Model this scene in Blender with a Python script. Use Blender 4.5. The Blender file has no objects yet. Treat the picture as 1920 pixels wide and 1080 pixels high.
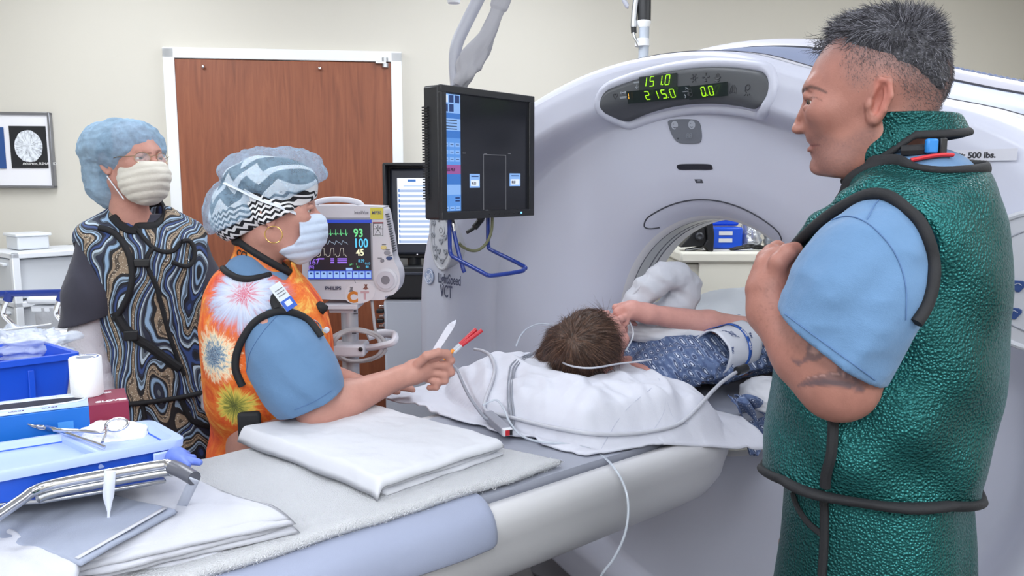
import bpy, bmesh, math, random
import numpy as np
from mathutils import Vector, Matrix
random.seed(7); RNG = np.random.default_rng(7)
SC = bpy.context.scene; COL = SC.collection
PI = math.pi
# ---------------------------------------------------------------- camera, exposure, lights
FPX, CAMZ, PITCH = 1500.0, 1.55, math.atan(200/1500)
cd = bpy.data.cameras.new('camera'); cam = bpy.data.objects.new('camera', cd); COL.objects.link(cam)
cam.location = (0, 0, CAMZ); cam.rotation_euler = (PI/2-PITCH, 0, 0)
cd.sensor_width = 36; cd.lens = 36*FPX/1920; cd.clip_start = .05
SC.camera = cam
SC.view_settings.view_transform = 'Standard'; SC.view_settings.look = 'None'
SC.view_settings.gamma = 1; SC.view_settings.use_curve_mapping = False
SC.view_settings.exposure = 0.15
w = bpy.data.worlds.new('world'); SC.world = w; w.use_nodes = True
w.node_tree.nodes['Background'].inputs[0].default_value = (.8, .87, 1, 1)
w.node_tree.nodes['Background'].inputs[1].default_value = .3
def area(name, loc, rot, sx, sy, power, col=(1, 1, 1)):
    l = bpy.data.lights.new(name, 'AREA'); l.shape = 'RECTANGLE'; l.size = sx; l.size_y = sy
    l.energy = power; l.color = col
    o = bpy.data.objects.new(name, l); o.location = loc; o.rotation_euler = rot; COL.objects.link(o); return o
LAMPS = [(-1.7, .6, 9), (-1.7, 2.7, 17), (0, .6, 5), (0, 2.9, 15), (1.7, .6, 8), (1.9, 2.7, 16), (-1.5, -1.4, 40), (0, -1.4, 44), (1.5, -1.4, 40)]  # last three, behind the camera, are added fill for upright faces
for lx, ly, lp in LAMPS:
    area('ceiling_and_fill_lamp', (lx, ly, 2.765), (0, 0, 0), .58, 1.18, lp, (.92, .96, 1))
# ---------------------------------------------------------------- pixel -> world
CP, SP = math.cos(PITCH), math.sin(PITCH)
def ray(px, py):
    t = (540-py)/FPX
    return np.array([(px-960)/FPX, CP+t*SP, -SP+t*CP])
def P(px, py, Y):
    d = ray(px, py); return np.array([d[0]*Y/d[1], Y, CAMZ+d[2]*Y/d[1]])
def Pz(px, py, z):
    d = ray(px, py); k = (z-CAMZ)/d[2]; return np.array([d[0]*k, d[1]*k, z])
def Pn(px, py, o, n):
    """pixel ray meets the plane through o with normal n"""
    d = ray(px, py); c = np.array([0, 0, CAMZ]); o = np.asarray(o, float); n = np.asarray(n, float)
    return c+d*(np.dot(o-c, n)/np.dot(d, n))
# ---------------------------------------------------------------- materials
def lin(c):
    if isinstance(c, str): c = tuple(int(c[i:i+2], 16) for i in (0, 2, 4))
    return tuple(((v/255)/12.92 if v/255 <= .04045 else ((v/255+.055)/1.055)**2.4) for v in c)+(1,)
class NT:
    def __init__(s, name):
        s.m = bpy.data.materials.new(name); s.m.use_nodes = True; s.t = s.m.node_tree; s.b = s.t.nodes['Principled BSDF']
    def n(s, typ, ins=None, **kw):
        x = s.t.nodes.new(typ)
        for k, v in kw.items(): setattr(x, k, v)
        for k, v in (ins or {}).items(): s.set(x, k, v)
        return x
    def set(s, x, k, v):
        i = x.inputs[k]
        if hasattr(v, 'bl_idname') and hasattr(v, 'outputs'): v = v.outputs[0]
        if isinstance(v, bpy.types.NodeSocket): s.t.links.new(v, i)
        else: i.default_value = v
    def math(s, op, a, b=0., c=0.):
        x = s.n('ShaderNodeMath', operation=op); s.set(x, 0, a); s.set(x, 1, b); s.set(x, 2, c); return x.outputs[0]
    def vmath(s, op, a, b=(0, 0, 0)):
        x = s.n('ShaderNodeVectorMath', operation=op); s.set(x, 0, a); s.set(x, 1, b); return x
    def coord(s, k='Object'): return s.n('ShaderNodeTexCoord').outputs[k]
    def sep(s, v): return s.n('ShaderNodeSeparateXYZ', {0: v}).outputs
    def comb(s, x=0., y=0., z=0.): return s.n('ShaderNodeCombineXYZ', {0: x, 1: y, 2: z}).outputs[0]
    def noise(s, scale, detail=3, v=None, out=0, dist=0., rough=.5):
        d = {'Scale': scale, 'Detail': detail, 'Distortion': dist, 'Roughness': rough}
        if v is not None: d['Vector'] = v
        else: d['Vector'] = s.coord()
        return s.n('ShaderNodeTexNoise', d).outputs[out]
    def scale(s, v, sx, sy, sz): return s.n('ShaderNodeMapping', {'Vector': v, 'Scale': (sx, sy, sz)}).outputs[0]
    def ramp(s, f, stops, interp='LINEAR'):
        x = s.n('ShaderNodeValToRGB', {0: f}); cr = x.color_ramp; cr.interpolation = interp
        while len(cr.elements) < len(stops): cr.elements.new(.5)
        for e, (p, c) in zip(cr.elements, stops): e.position = p; e.color = lin(c) if len(c) != 4 else c
        return x.outputs[0]
    def mix(s, f, a, b, blend='MIX'):
        x = s.n('ShaderNodeMix', data_type='RGBA', blend_type=blend); s.set(x, 0, f); s.set(x, 6, a); s.set(x, 7, b); return x.outputs[2]
    def bump(s, h, strength=.3, dist=.01):
        x = s.n('ShaderNodeBump', {'Height': h, 'Strength': strength, 'Distance': dist}); s.set(s.b, 'Normal', x.outputs[0]); return x
    def p(s, **kw):
        for k, v in kw.items(): s.set(s.b, k.replace('_', ' '), v)
        return s
MATS = {}
def mat(name, col=(200, 200, 200), rough=.5, metal=0., bump=None, var=0., emit=None, alpha=None, coat=0., spec=.5, vscale=6):
    """bump = (scale, strength); var = light/dark mottling of the colour"""
    if name in MATS: return MATS[name]
    t = NT(name); c = lin(col); t.p(Roughness=rough, Metallic=metal)
    t.b.inputs['Specular IOR Level'].default_value = spec
    if coat: t.b.inputs['Coat Weight'].default_value = coat
    if var:
        n = t.noise(vscale, 5); dk = tuple(v*(1-var) for v in c[:3])+(1,); lt = tuple(min(1, v*(1+var)) for v in c[:3])+(1,)
        t.p(Base_Color=t.ramp(n, [(.3, dk), (.7, lt)]))
    else: t.p(Base_Color=c)
    if bump: t.bump(t.noise(bump[0], 4), bump[1], bump[2] if len(bump) > 2 else .004)
    if emit: t.p(Emission_Color=lin(emit[0]), Emission_Strength=emit[1])
    if alpha is not None: t.b.inputs['Alpha'].default_value = alpha
    MATS[name] = t.m; return t.m
# ---------------------------------------------------------------- object helpers
def link(name, me, parent=None):
    o = bpy.data.objects.new(name, me); COL.objects.link(o)
    if parent is not None: o.parent = parent; o.matrix_parent_inverse = parent.matrix_basis.inverted()
    return o
def tag(o, label, cat, group=None):
    o['label'] = label; o['category'] = cat
    if group: o['group'] = group
    return o
def thing(name, label, cat, loc=(0, 0, 0), group=None):
    o = link(name, None); o.location = Vector(loc); o.empty_display_size = .05
    return tag(o, label, cat, group)
def struct(o): o['kind'] = 'structure'; return o
def part(o, label): o['label'] = label; return o
class MB:
    """collects shapes into one mesh (world coordinates)"""
    def __init__(s): s.v = []; s.f = []; s.mi = []; s.cur = 0
    def add(s, vs, fs):
        b = len(s.v); s.v.extend([tuple(map(float, q)) for q in vs]); s.f.extend([tuple(b+i for i in f) for f in fs]); s.mi.extend([s.cur]*len(fs)); return s
    def box(s, c, size, R=None):
        x, y, z = (k/2 for k in size); vs = [np.array([a, b, d]) for a in (-x, x) for b in (-y, y) for d in (-z, z)]
        if R is not None: vs = [R@q for q in vs]
        return s.add([np.asarray(c)+q for q in vs], [(0, 1, 3, 2), (4, 6, 7, 5), (0, 4, 5, 1), (2, 3, 7, 6), (0, 2, 6, 4), (1, 5, 7, 3)])
    def tube(s, pts, r, n=10, closed=False, flat=1., cap=True):
        pts = np.asarray(pts, float); N = len(pts); rr = np.full(N, r) if np.isscalar(r) else np.asarray(r, float)
        T = np.gradient(pts, axis=0)
        if closed: T = np.roll(pts, -1, 0)-np.roll(pts, 1, 0)
        T /= np.linalg.norm(T, axis=1)[:, None]+1e-12
        u = np.cross(T[0], [0, 0, 1.]); u = u if np.linalg.norm(u) > .05 else np.cross(T[0], [1., 0, 0]); u /= np.linalg.norm(u)
        vs = []
        for i in range(N):
            u = u-T[i]*np.dot(u, T[i]); u /= np.linalg.norm(u)+1e-12; q = np.cross(T[i], u)
            for k in range(n):
                a = 2*PI*k/n; vs.append(pts[i]+rr[i]*(math.cos(a)*u+flat*math.sin(a)*q))
        fs = []
        for i in range(N if closed else N-1):
            j = (i+1) % N
            for k in range(n): fs.append((i*n+k, i*n+(k+1) % n, j*n+(k+1) % n, j*n+k))
        if cap and not closed: fs += [tuple(range(n))[::-1], tuple((N-1)*n+k for k in range(n))]
        return s.add(vs, fs)
    def lathe(s, c, prof, axis=(0, 0, 1), n=32):
        """prof: list of (radius, height) along axis from c"""
        a = np.asarray(axis, float); a /= np.linalg.norm(a); u = np.cross(a, [0, 0, 1.]) if abs(a[2]) < .9 else np.cross(a, [0, 1., 0]); u /= np.linalg.norm(u); q = np.cross(a, u)
        vs = [np.asarray(c)+a*h+r*(math.cos(2*PI*k/n)*u+math.sin(2*PI*k/n)*q) for r, h in prof for k in range(n)]
        fs = [(i*n+k, i*n+(k+1) % n, (i+1)*n+(k+1) % n, (i+1)*n+k) for i in range(len(prof)-1) for k in range(n)]
        if prof[0][0] > 1e-6: fs.append(tuple(range(n))[::-1])
        if prof[-1][0] > 1e-6: fs.append(tuple((len(prof)-1)*n+k for k in range(n)))
        return s.add(vs, fs)
    def prism(s, poly, d):
        """poly: list of 3-D points (planar), extruded by vector d"""
        n = len(poly); poly = [np.asarray(q, float) for q in poly]; d = np.asarray(d, float)
        return s.add(poly+[q+d for q in poly], [tuple(range(n))[::-1], tuple(range(n, 2*n))]+[(i, (i+1) % n, n+(i+1) % n, n+i) for i in range(n)])
    def grid(s, G, flip=False):
        """G: array (a, b, 3) of points"""
        a, b = G.shape[:2]; idx = lambda i, j: i*b+j
        fs = [(idx(i, j), idx(i, j+1), idx(i+1, j+1), idx(i+1, j)) for i in range(a-1) for j in range(b-1)]
        return s.add(G.reshape(-1, 3), [f[::-1] for f in fs] if flip else fs)
    def build(s, name, m, parent=None, smooth=True, bevel=0., seg=2, solid=0., subd=0, auto=None):
        me = bpy.data.meshes.new(name); me.from_pydata(s.v, [], s.f)
        for q in (m if isinstance(m, (list, tuple)) else [m]): me.materials.append(q)
        if isinstance(m, (list, tuple)): me.polygons.foreach_set('material_index', s.mi)
        bm = bmesh.new(); bm.from_mesh(me); bmesh.ops.recalc_face_normals(bm, faces=bm.faces); bm.to_mesh(me); bm.free()
        if smooth: me.polygons.foreach_set('use_smooth', [True]*len(me.polygons)); me.set_sharp_from_angle(angle=math.radians(auto if auto else 40))
        me.update(); o = link(name, me, parent)
        if solid:
            x = o.modifiers.new('solidify', 'SOLIDIFY'); x.thickness = solid; x.offset = 0
        if bevel:
            x = o.modifiers.new('bevel', 'BEVEL'); x.width = bevel; x.segments = seg; x.limit_method = 'ANGLE'; x.angle_limit = math.radians(35); x.harden_normals = False
        if subd:
            x = o.modifiers.new('subsurf', 'SUBSURF'); x.levels = subd; x.render_levels = subd
        return o
def rbox(name, c, size, m, parent=None, bevel=.004, R=None, seg=2): return MB().box(c, size, R).build(name, m, parent, bevel=bevel, seg=seg)
def Rz(a): c, s = math.cos(a), math.sin(a); return np.array([[c, -s, 0], [s, c, 0], [0, 0, 1.]])
def Rx(a): c, s = math.cos(a), math.sin(a); return np.array([[1., 0, 0], [0, c, -s], [0, s, c]])
def Ry(a): c, s = math.cos(a), math.sin(a); return np.array([[c, 0, s], [0, 1., 0], [-s, 0, c]])
def spline(pts, n=8, closed=False):
    """Catmull-Rom through pts"""
    p = np.asarray(pts, float); N = len(p); out = []
    for i in range(N if closed else N-1):
        a, b, c, d = (p[(i-1) % N], p[i], p[(i+1) % N], p[(i+2) % N]) if closed else (p[max(i-1, 0)], p[i], p[i+1], p[min(i+2, N-1)])
        for k in range(n):
            t = k/n; out.append(.5*((2*b)+(c-a)*t+(2*a-5*b+4*c-d)*t*t+(-a+3*b-3*c+d)*t**3))
    if not closed: out.append(p[-1])
    return np.array(out)
def text(s, size, origin, right, up, m, parent, depth=.0006, align='LEFT', sx=1., shear=0., bold=0.):
    """flat lettering as a thin mesh; origin = baseline start"""
    cu = bpy.data.curves.new('lettering', 'FONT'); cu.body = s; cu.size = size; cu.extrude = depth; cu.align_x = align; cu.shear = shear; cu.offset = bold; cu.resolution_u = 3
    to = bpy.data.objects.new('lettering', cu); COL.objects.link(to); bpy.context.view_layer.update()
    me = bpy.data.meshes.new_from_object(to.evaluated_get(bpy.context.evaluated_depsgraph_get()))
    bpy.data.objects.remove(to); bpy.data.curves.remove(cu)
    r = np.asarray(right, float); r /= np.linalg.norm(r); u = np.asarray(up, float); u -= r*np.dot(u, r); u /= np.linalg.norm(u); n = np.cross(r, u)
    o3 = np.asarray(origin, float); M = Matrix([[r[i]*sx, u[i], n[i], o3[i]] for i in range(3)]+[[0, 0, 0, 1]])
    me.transform(M); me.materials.clear(); me.materials.append(m); return link('lettering', me, parent)
# ---------------------------------------------------------------- noise (numpy)
def vnoise(p, seed=0):
    """smooth value noise in -1..1 at points p (N,3)"""
    p = np.asarray(p, np.float32); i = np.floor(p).astype(np.int64); f = p-i; f = f*f*(3-2*f)
    def h(x, y, z):
        n = (x*374761393+y*668265263+z*2147483647+seed*974711) & 0x7fffffff
        n = ((n ^ (n >> 13))*1274126177) & 0x7fffffff
        return ((n ^ (n >> 16)) & 0xffff).astype(np.float32)/32767.5-1
    x, y, z = i[:, 0], i[:, 1], i[:, 2]; r = 0
    for a in (0, 1):
        for b in (0, 1):
            for c in (0, 1):
                wgt = (f[:, 0] if a else 1-f[:, 0])*(f[:, 1] if b else 1-f[:, 1])*(f[:, 2] if c else 1-f[:, 2]); r = r+wgt*h(x+a, y+b, z+c)
    return r
def fbm(p, seed=0, o=3):
    r = 0; a = 1.
    for k in range(o): r = r+a*vnoise(np.asarray(p)*2**k, seed+k*17); a *= .5
    return r
# ---------------------------------------------------------------- signed distance modelling
def smin(a, b, k):
    h = np.clip(.5+.5*(b-a)/k, 0, 1); return b+(a-b)*h-k*h*(1-h)
def smax(a, b, k): return -smin(-a, -b, k)
def cap(p, a, b, ra, rb=None):
    rb = ra if rb is None else rb; a = np.asarray(a, np.float32); b = np.asarray(b, np.float32); ba = b-a; pa = p-a
    t = np.clip((pa@ba)/max(float(ba@ba), 1e-12), 0, 1); return np.sqrt(((pa-t[:, None]*ba)**2).sum(1))-(ra+(rb-ra)*t)
def chain(p, pts, rs, k=.01):
    d = None
    for i in range(len(pts)-1):
        q = cap(p, pts[i], pts[i+1], rs[i], rs[i+1]); d = q if d is None else smin(d, q, k)
    return d
def ell(p, c, r, R=None):
    q = p-np.asarray(c, np.float32)
    if R is not None: q = q@np.asarray(R, np.float32)
    r = np.asarray(r, np.float32); k0 = np.sqrt(((q/r)**2).sum(1)); k1 = np.sqrt(((q/r**2)**2).sum(1)); return k0*(k0-1)/np.maximum(k1, 1e-9)
def rbx(p, c, h, r, R=None):
    q = p-np.asarray(c, np.float32)
    if R is not None: q = q@np.asarray(R, np.float32)
    q = np.abs(q)-(np.asarray(h, np.float32)-r); return np.sqrt((np.maximum(q, 0)**2).sum(1))+np.minimum(q.max(1), 0)-r
def ccubic(x, xs, ys):
    """smooth interpolation of table (xs increasing)"""
    xs = np.asarray(xs, float); ys = np.asarray(ys, float); m = np.gradient(ys, xs); x = np.clip(x, xs[0], xs[-1]); i = np.clip(np.searchsorted(xs, x)-1, 0, len(xs)-2)
    h = xs[i+1]-xs[i]; t = (x-xs[i])/h; return (2*t**3-3*t**2+1)*ys[i]+(t**3-2*t**2+t)*h*m[i]+(-2*t**3+3*t**2)*ys[i+1]+(t**3-t**2)*h*m[i+1]
def loft(p, rows, pw=2.3):
    """stack of superellipses: rows of (z, front u, back u, half width, centre v)"""
    rows = sorted(rows); r = np.array(rows, float); z = p[:, 2]
    f = ccubic(z, r[:, 0], r[:, 1]); b = ccubic(z, r[:, 0], r[:, 2]); hw = ccubic(z, r[:, 0], r[:, 3]); cv = ccubic(z, r[:, 0], r[:, 4])
    cu = (f+b)/2; hu = np.maximum(np.abs(f-b)/2, .004); k = ((np.abs(p[:, 0]-cu)/hu)**pw+(np.abs(p[:, 1]-cv)/hw)**pw)**(1/pw)
    d = (k-1)*np.minimum(hu, hw)*.9; dz = np.maximum(r[0, 0]-z, z-r[-1, 0]); return np.where(dz > 0, np.sqrt(np.maximum(d, 0)**2+dz**2), np.maximum(d, dz))
def mesh_sdf(f, lo, hi, h, B=10):
    """sparse naive surface nets -> (verts, quads)"""
    lo = np.asarray(lo, float); n = np.ceil((np.asarray(hi, float)-lo)/h).astype(int)+1; nb = -(-n//B)
    bi = np.stack(np.meshgrid(*[np.arange(k) for k in nb], indexing='ij'), -1).reshape(-1, 3)
    c = (lo+(bi*B+B/2)*h).astype(np.float32); d = f(c); bi = bi[np.abs(d) < B*h*.87*1.35+.006]
    loc = np.stack(np.meshgrid(*[np.arange(-1, B+1)]*3, indexing='ij'), -1).reshape(-1, 3); L = B+2
    V, K, Q = [], [], []; S = np.array([1, 4096, 4096*4096], np.int64)
    for s0 in range(0, len(bi), 120):
        blk = bi[s0:s0+120]; g = (blk[:, None, :]*B+loc[None]); D = f((lo+g.reshape(-1, 3)*h).astype(np.float32)).reshape(-1, L, L, L)
        I = D < 0; C = L-1; ssum = np.zeros((len(blk), C, C, C, 3)); cnt = np.zeros((len(blk), C, C, C))
        for ax in range(3):
            o1, o2 = [k for k in range(3) if k != ax]
            for a in (0, 1):
                for b in (0, 1):
                    sl0 = [slice(None)]*4; sl0[1+ax] = slice(0, C); sl0[1+o1] = slice(a, a+C); sl0[1+o2] = slice(b, b+C); sl1 = list(sl0); sl1[1+ax] = slice(1, C+1)
                    d0, d1 = D[tuple(sl0)], D[tuple(sl1)]; x = I[tuple(sl0)] != I[tuple(sl1)]; t = np.where(x, d0/np.where(d0 == d1, 1, d0-d1), 0)
                    off = np.zeros(3); off[o1] = a; off[o2] = b; cnt += x
                    for k in range(3): ssum[..., k] += np.where(x, t if k == ax else off[k], 0)
        e, i, j, k = np.nonzero(cnt > 0); base = blk[e]*B+np.stack([i, j, k], 1)-1
        V.append(lo+(base+ssum[e, i, j, k]/cnt[e, i, j, k][:, None])*h); K.append((base+2)@S)
        for ax in range(3):
            o1, o2 = (ax+1) % 3, (ax+2) % 3
            sl0 = [slice(None)]+[slice(1, B+1)]*3; sl1 = list(sl0); sl1[1+ax] = slice(2, B+2); a0, a1 = I[tuple(sl0)], I[tuple(sl1)]
            for flag in (True, False):
                e, i, j, k = np.nonzero((a0 != a1) & (a0 == flag)); base = blk[e]*B+np.stack([i, j, k], 1); u = np.zeros(3, int); u[o1] = 1; v = np.zeros(3, int); v[o2] = 1
                q = np.stack([(base-u-v+2)@S, (base-v+2)@S, (base+2)@S, (base-u+2)@S], 1); Q.append(q if flag else q[:, ::-1])
    if not V: return np.zeros((0, 3)), np.zeros((0, 4), int)
    V = np.concatenate(V); K = np.concatenate(K); Q = np.concatenate(Q); uk, first = np.unique(K, return_index=True); V = V[first]
    qi = np.searchsorted(uk, Q); qi = np.clip(qi, 0, len(uk)-1); ok = (uk[qi] == Q).all(1); return V, qi[ok]
def npmesh(name, V, Q, m, parent=None, smooth=True):
    me = bpy.data.meshes.new(name); V = np.ascontiguousarray(V, np.float32); Q = np.ascontiguousarray(Q, np.int32); k = Q.shape[1]
    me.vertices.add(len(V)); me.vertices.foreach_set('co', V.ravel()); me.loops.add(Q.size); me.loops.foreach_set('vertex_index', Q.ravel())
    me.polygons.add(len(Q)); me.polygons.foreach_set('loop_start', np.arange(len(Q), dtype=np.int32)*k)
    me.polygons.foreach_set('use_smooth', np.full(len(Q), smooth)); me.update(calc_edges=True); me.validate()
    for q in (m if isinstance(m, (list, tuple)) else [m]): me.materials.append(q)
    return link(name, me, parent)
class Frame:
    """a figure's own axes: u forward, v to its left, z up, at (x, y)"""
    def __init__(s, x, y, fwd):
        f = np.array([fwd[0], fwd[1], 0.]); f /= np.linalg.norm(f); s.o = np.array([x, y, 0.]); s.f = f; s.l = np.array([-f[1], f[0], 0.]); s.M = np.stack([s.f, s.l, [0, 0, 1.]])
    def w(s, q): return s.o+np.asarray(q, float)@s.M
    def loc(s, p): return (np.asarray(p, float)-s.o)@s.M.T
    def pix(s, px, py, v=0.): return s.loc(Pn(px, py, s.o+s.l*v, s.l))
    def sdf(s, name, f, lo, hi, h, m, parent=None):
        V, Q = mesh_sdf(f, lo, hi, h); return npmesh(name, s.w(V), Q, m, parent)
# ================================================================ room
def wall_paint(name, col):
    t = NT(name); n = t.noise(2.2, 4); c = lin(col)
    t.p(Base_Color=t.mix(n, tuple(v*.96 for v in c[:3])+(1,), c), Roughness=.7); t.bump(t.noise(260, 2), .08, .001); return t.m
M_wall = wall_paint('cream wall paint', (212, 208, 198))
M_trim = mat('white painted trim', (236, 238, 240), .4)
M_ceil = mat('ceiling tile', (235, 235, 232), .9, bump=(90, .2))
M_floor = mat('dark vinyl floor', (104, 102, 108), .45, var=.1, vscale=14)
WK = .13; WA = math.atan(WK); RW = Rz(WA)
def wy(x): return 4.1+WK*x                         # face of the back wall
RX, LX, FY = 2.78, -3.3, -2.2
struct(rbox('wall_back', ((RX+LX)/2, wy((RX+LX)/2)+.075, 1.4), ((RX-LX+.3)/math.cos(WA), .15, 2.8), M_wall, None, 0, RW))
struct(rbox('wall_right', (RX+.075, 1.1, 1.4), (.15, 7, 2.8), M_wall, None, 0))
struct(rbox('wall_left', (LX-.075, .9, 1.4), (.15, 6.4, 2.8), M_wall, None, 0))
struct(rbox('wall_front', ((RX+LX)/2, FY-.075, 1.4), (RX-LX+.3, .15, 2.8), M_wall, None, 0))
struct(rbox('floor', ((RX+LX)/2, 1.1, -.05), (RX-LX+.3, 7, .1), M_floor, None, 0))
struct(rbox('ceiling', ((RX+LX)/2, 1.1, 2.85), (RX-LX+.3, 7, .1), M_ceil, None, 0))
M_lampf = mat('lamp frame', (225, 225, 225), .4); M_diff = mat('lamp diffuser', (250, 250, 250), .5, emit=((240, 246, 255), 3))
for lx, ly, lp in LAMPS:
    o = struct(rbox('ceiling_panel', (lx, ly, 2.79), (.62, 1.22, .02), M_lampf, None, .003))  # the row behind the camera only houses the added fill lamps
    rbox('diffuser', (lx, ly, 2.778), (.56, 1.16, .006), M_diff, o, .001)
def onwall(px, py, off=0.):                        # pixel -> back wall plane
    n = RW@np.array([0, -1., 0]); return Pn(px, py, np.array([0, wy(0), 0])+n*off, n)
# door
def wood():
    t = NT('reddish door veneer'); v = t.scale(t.coord(), 1, 1, .07); n = t.noise(26, 8, v, dist=1.4, rough=.62); n2 = t.noise(3.5, 3, t.scale(t.coord(), 1, 1, .12), dist=.8)
    n3 = t.noise(120, 3, t.scale(t.coord(), 1, 1, .03)); a = t.ramp(n, [(.25, (112, 58, 36)), (.5, (146, 82, 53)), (.72, (168, 100, 66))]); b = t.mix(t.math('MULTIPLY', n2, .5), a, lin((122, 66, 45)))
    t.p(Base_Color=t.mix(t.math('MULTIPLY', n3, .35), b, lin((112, 60, 40))), Roughness=.42); return t.m
M_wood = wood(); M_steel = mat('brushed steel', (190, 192, 196), .3, 1.); M_chrome = mat('chrome', (225, 226, 230), .12, 1.); M_dark = mat('dark plastic', (28, 29, 33), .45, bump=(300, .1, .001))
dl, dr = onwall(331, 112), onwall(733, 120); dtop = (dl[2]+dr[2])/2
dW = np.linalg.norm(dr[:2]-dl[:2]); dc = (dl+dr)/2; ex = RW@np.array([1., 0, 0]); ey = RW@np.array([0, -1., 0])
def dpt(a, out, z): return np.array([dc[0], wy(dc[0]), 0])+ex*a+ey*out+np.array([0, 0, z])
door = struct(rbox('door_1', dpt(0, .022, dtop/2), (dW, .03, dtop), M_wood, None, .003, RW))
fr = MB()
for s in (-1, 1): fr.box(dpt(s*(dW/2+.026), .02, (dtop+.05)/2), (.052, .045, dtop+.05), RW)
fr.box(dpt(0, .02, dtop+.028), (dW+.104, .045, .05), RW)
struct(fr.build('trim_1', M_trim, None, bevel=.004))
for px, py in ((382, 126), (600, 129)):
    q = onwall(px, py, .037); MB().lathe(q, [(.009, 0), (.01, .006), (.006, .016), (.0, .018)], ey, 14).build('bolt_head', M_chrome, door)
q = onwall(722, 118, .04); hb = MB(); hb.lathe(q+np.array([0, 0, -.022]), [(.016, 0), (.016, .02)], n=16); hb.lathe(q+np.array([0, 0, .004]), [(.015, 0), (.015, .02)], n=16); hb.box(q+ex*-.02, (.05, .03, .008), RW); hb.build('hinge', M_steel, door)
# framed scans
pl, pr_, pb = onwall(-62, 212, .02), onwall(92, 211, .02), onwall(100, 350, .02)
pc = (pl+pr_)/2; pw_ = np.linalg.norm(pr_-pl); ph_ = pl[2]-pb[2]; pc = np.array([pc[0], pc[1], pl[2]-ph_/2])
pic = thing('framed_picture', 'silver-framed white mat with two scan images on the cream wall', 'picture', pc)
M_alu = mat('aluminium frame', (150, 152, 160), .3, 1.); M_mat = mat('white mat board', (236, 236, 242), .8)
rbox('mat_board', pc, (pw_-.01, .012, ph_-.01), M_mat, pic, 0, RW)
f = MB()
for s in (-1, 1): f.box(pc+ex*s*pw_/2, (.012, .03, ph_+.012), RW); f.box(pc+np.array([0, 0, s*ph_/2]), (pw_+.012, .03, .012), RW)
f.build('picture_frame', M_alu, pic, bevel=.002)
def scan():
    t = NT('scan print'); x = t.n('ShaderNodeTexCoord').outputs['Generated']; v = t.vmath('SUBTRACT', x, (.5, .5, .52)); c = t.sep(v)
    r = t.math('POWER', t.math('ADD', t.math('POWER', c[0], 2.), t.math('POWER', c[2], 2.)), .5); a = t.math('ARCTAN2', c[2], c[0])
    spoke = t.noise(2.6, 5, t.comb(t.math('MULTIPLY', t.math('SINE', a), 2.4), t.math('MULTIPLY', t.math('COSINE', a), 2.4), t.math('MULTIPLY', r, 2)), rough=.75)
    n = t.noise(9, 5, x); body = t.math('MULTIPLY', t.math('LESS_THAN', t.math('ADD', r, t.math('MULTIPLY', n, .06)), .41), t.math('MULTIPLY', t.math('ADD', spoke, t.math('MULTIPLY', n, .4)), 1.25))
    t.p(Base_Color=t.ramp(body, [(.3, (26, 28, 34)), (.62, (110, 116, 128)), (.95, (235, 240, 248))]), Roughness=.35); return t.m
def onpic(px, py): return onwall(px, py, .03)
a, b = onpic(16, 236), onpic(85, 236); c = onpic(50, 315); sp = (a+b)/2; sh = a[2]-c[2]
scanp = rbox('scan_print', np.array([sp[0], sp[1], a[2]-sh/2]), (np.linalg.norm(b-a), .002, sh), scan(), pic, 0, RW)
text('Atherton, RSNA, MD', .017, onpic(43, 309)+ey*.002, ex, (0, 0, 1), mat('white ink', (235, 235, 235), .6), scanp)
t = NT('blue art print'); x = t.coord('Generated'); v = t.vmath('SUBTRACT', x, (.6, .5, .5)); d = t.vmath('LENGTH', v); t.p(Base_Color=t.ramp(d.outputs['Value'], [(.16, (222, 214, 180)), (.22, (38, 78, 140))]), Roughness=.4)
a, b, c = onpic(-62+16, 238), onpic(6, 238), onpic(6, 316); rbox('art_print', np.array([(a[0]+b[0])/2, (a[1]+b[1])/2, (a[2]+c[2])/2]), (np.linalg.norm(b-a), .002, a[2]-c[2]), t.m, pic, 0, RW)
# ================================================================ CT scanner
TH = math.radians(50); GS = np.array([math.cos(TH), -math.sin(TH), 0]); GW = np.array([math.sin(TH), math.cos(TH), 0]); GC = np.array([.49, 2.25, 0]); BZ = 1.095
def G(s, w, z): return GC+GS*s+GW*w+np.array([0, 0, z])
def Gpix(px, py, w=0.):
    q = Pn(px, py, GC+GW*w, GW)-GC; return float(q@GS), float(q[2])
M_gan = mat('gantry white enamel', (194, 197, 213), .3, bump=(500, .05, .0006))
M_ganw = mat('gantry warm white enamel', (208, 208, 220), .3, bump=(500, .05, .0006))
M_strip = mat('blue grey band', (128, 140, 172), .4); M_seam = mat('dark seam', (58, 60, 70), .7)
OUT = [(1.17, 1.0), (1.14, 1.3), (1.02, 1.54), (.83, 1.67), (.64, 1.73), (.36, 1.818), (.2, 1.872), (0, 1.902), (-.18, 1.903), (-.34, 1.883), (-.65, 1.785), (-.84, 1.69), (-1.03, 1.54), (-1.15, 1.3), (-1.185, 1.0), (-1.175, .78), (-.98, .5), (-.62, .31), (-.36, .175), (0, .07), (.36, .12), (.62, .25), (.9, .47), (1.1, .72)]
_oa = np.unwrap([math.atan2(z-BZ, q) for q, z in OUT]); _or = [math.hypot(q, z-BZ) for q, z in OUT]
_fa = np.concatenate([_oa-2*PI, _oa, _oa+2*PI]); _fr = np.array(_or*3)
def outR(ph):
    ph = np.asarray(ph, float); return ccubic(np.mod(ph-_oa[0], 2*PI)+_oa[0], _fa, _fr)
RIM = .355
TT = [0, .05, .12, .25, .42, .56, .65, .685, .715, .75, .88, .94, .97, .99, 1]
WD = [.125, .095, .07, .05, .037, .03, .022, -.16, -.72, -.98, -1, -.95, -.82, -.6, -.1]   # >0 metres; <0 share of the protrusion
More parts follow.
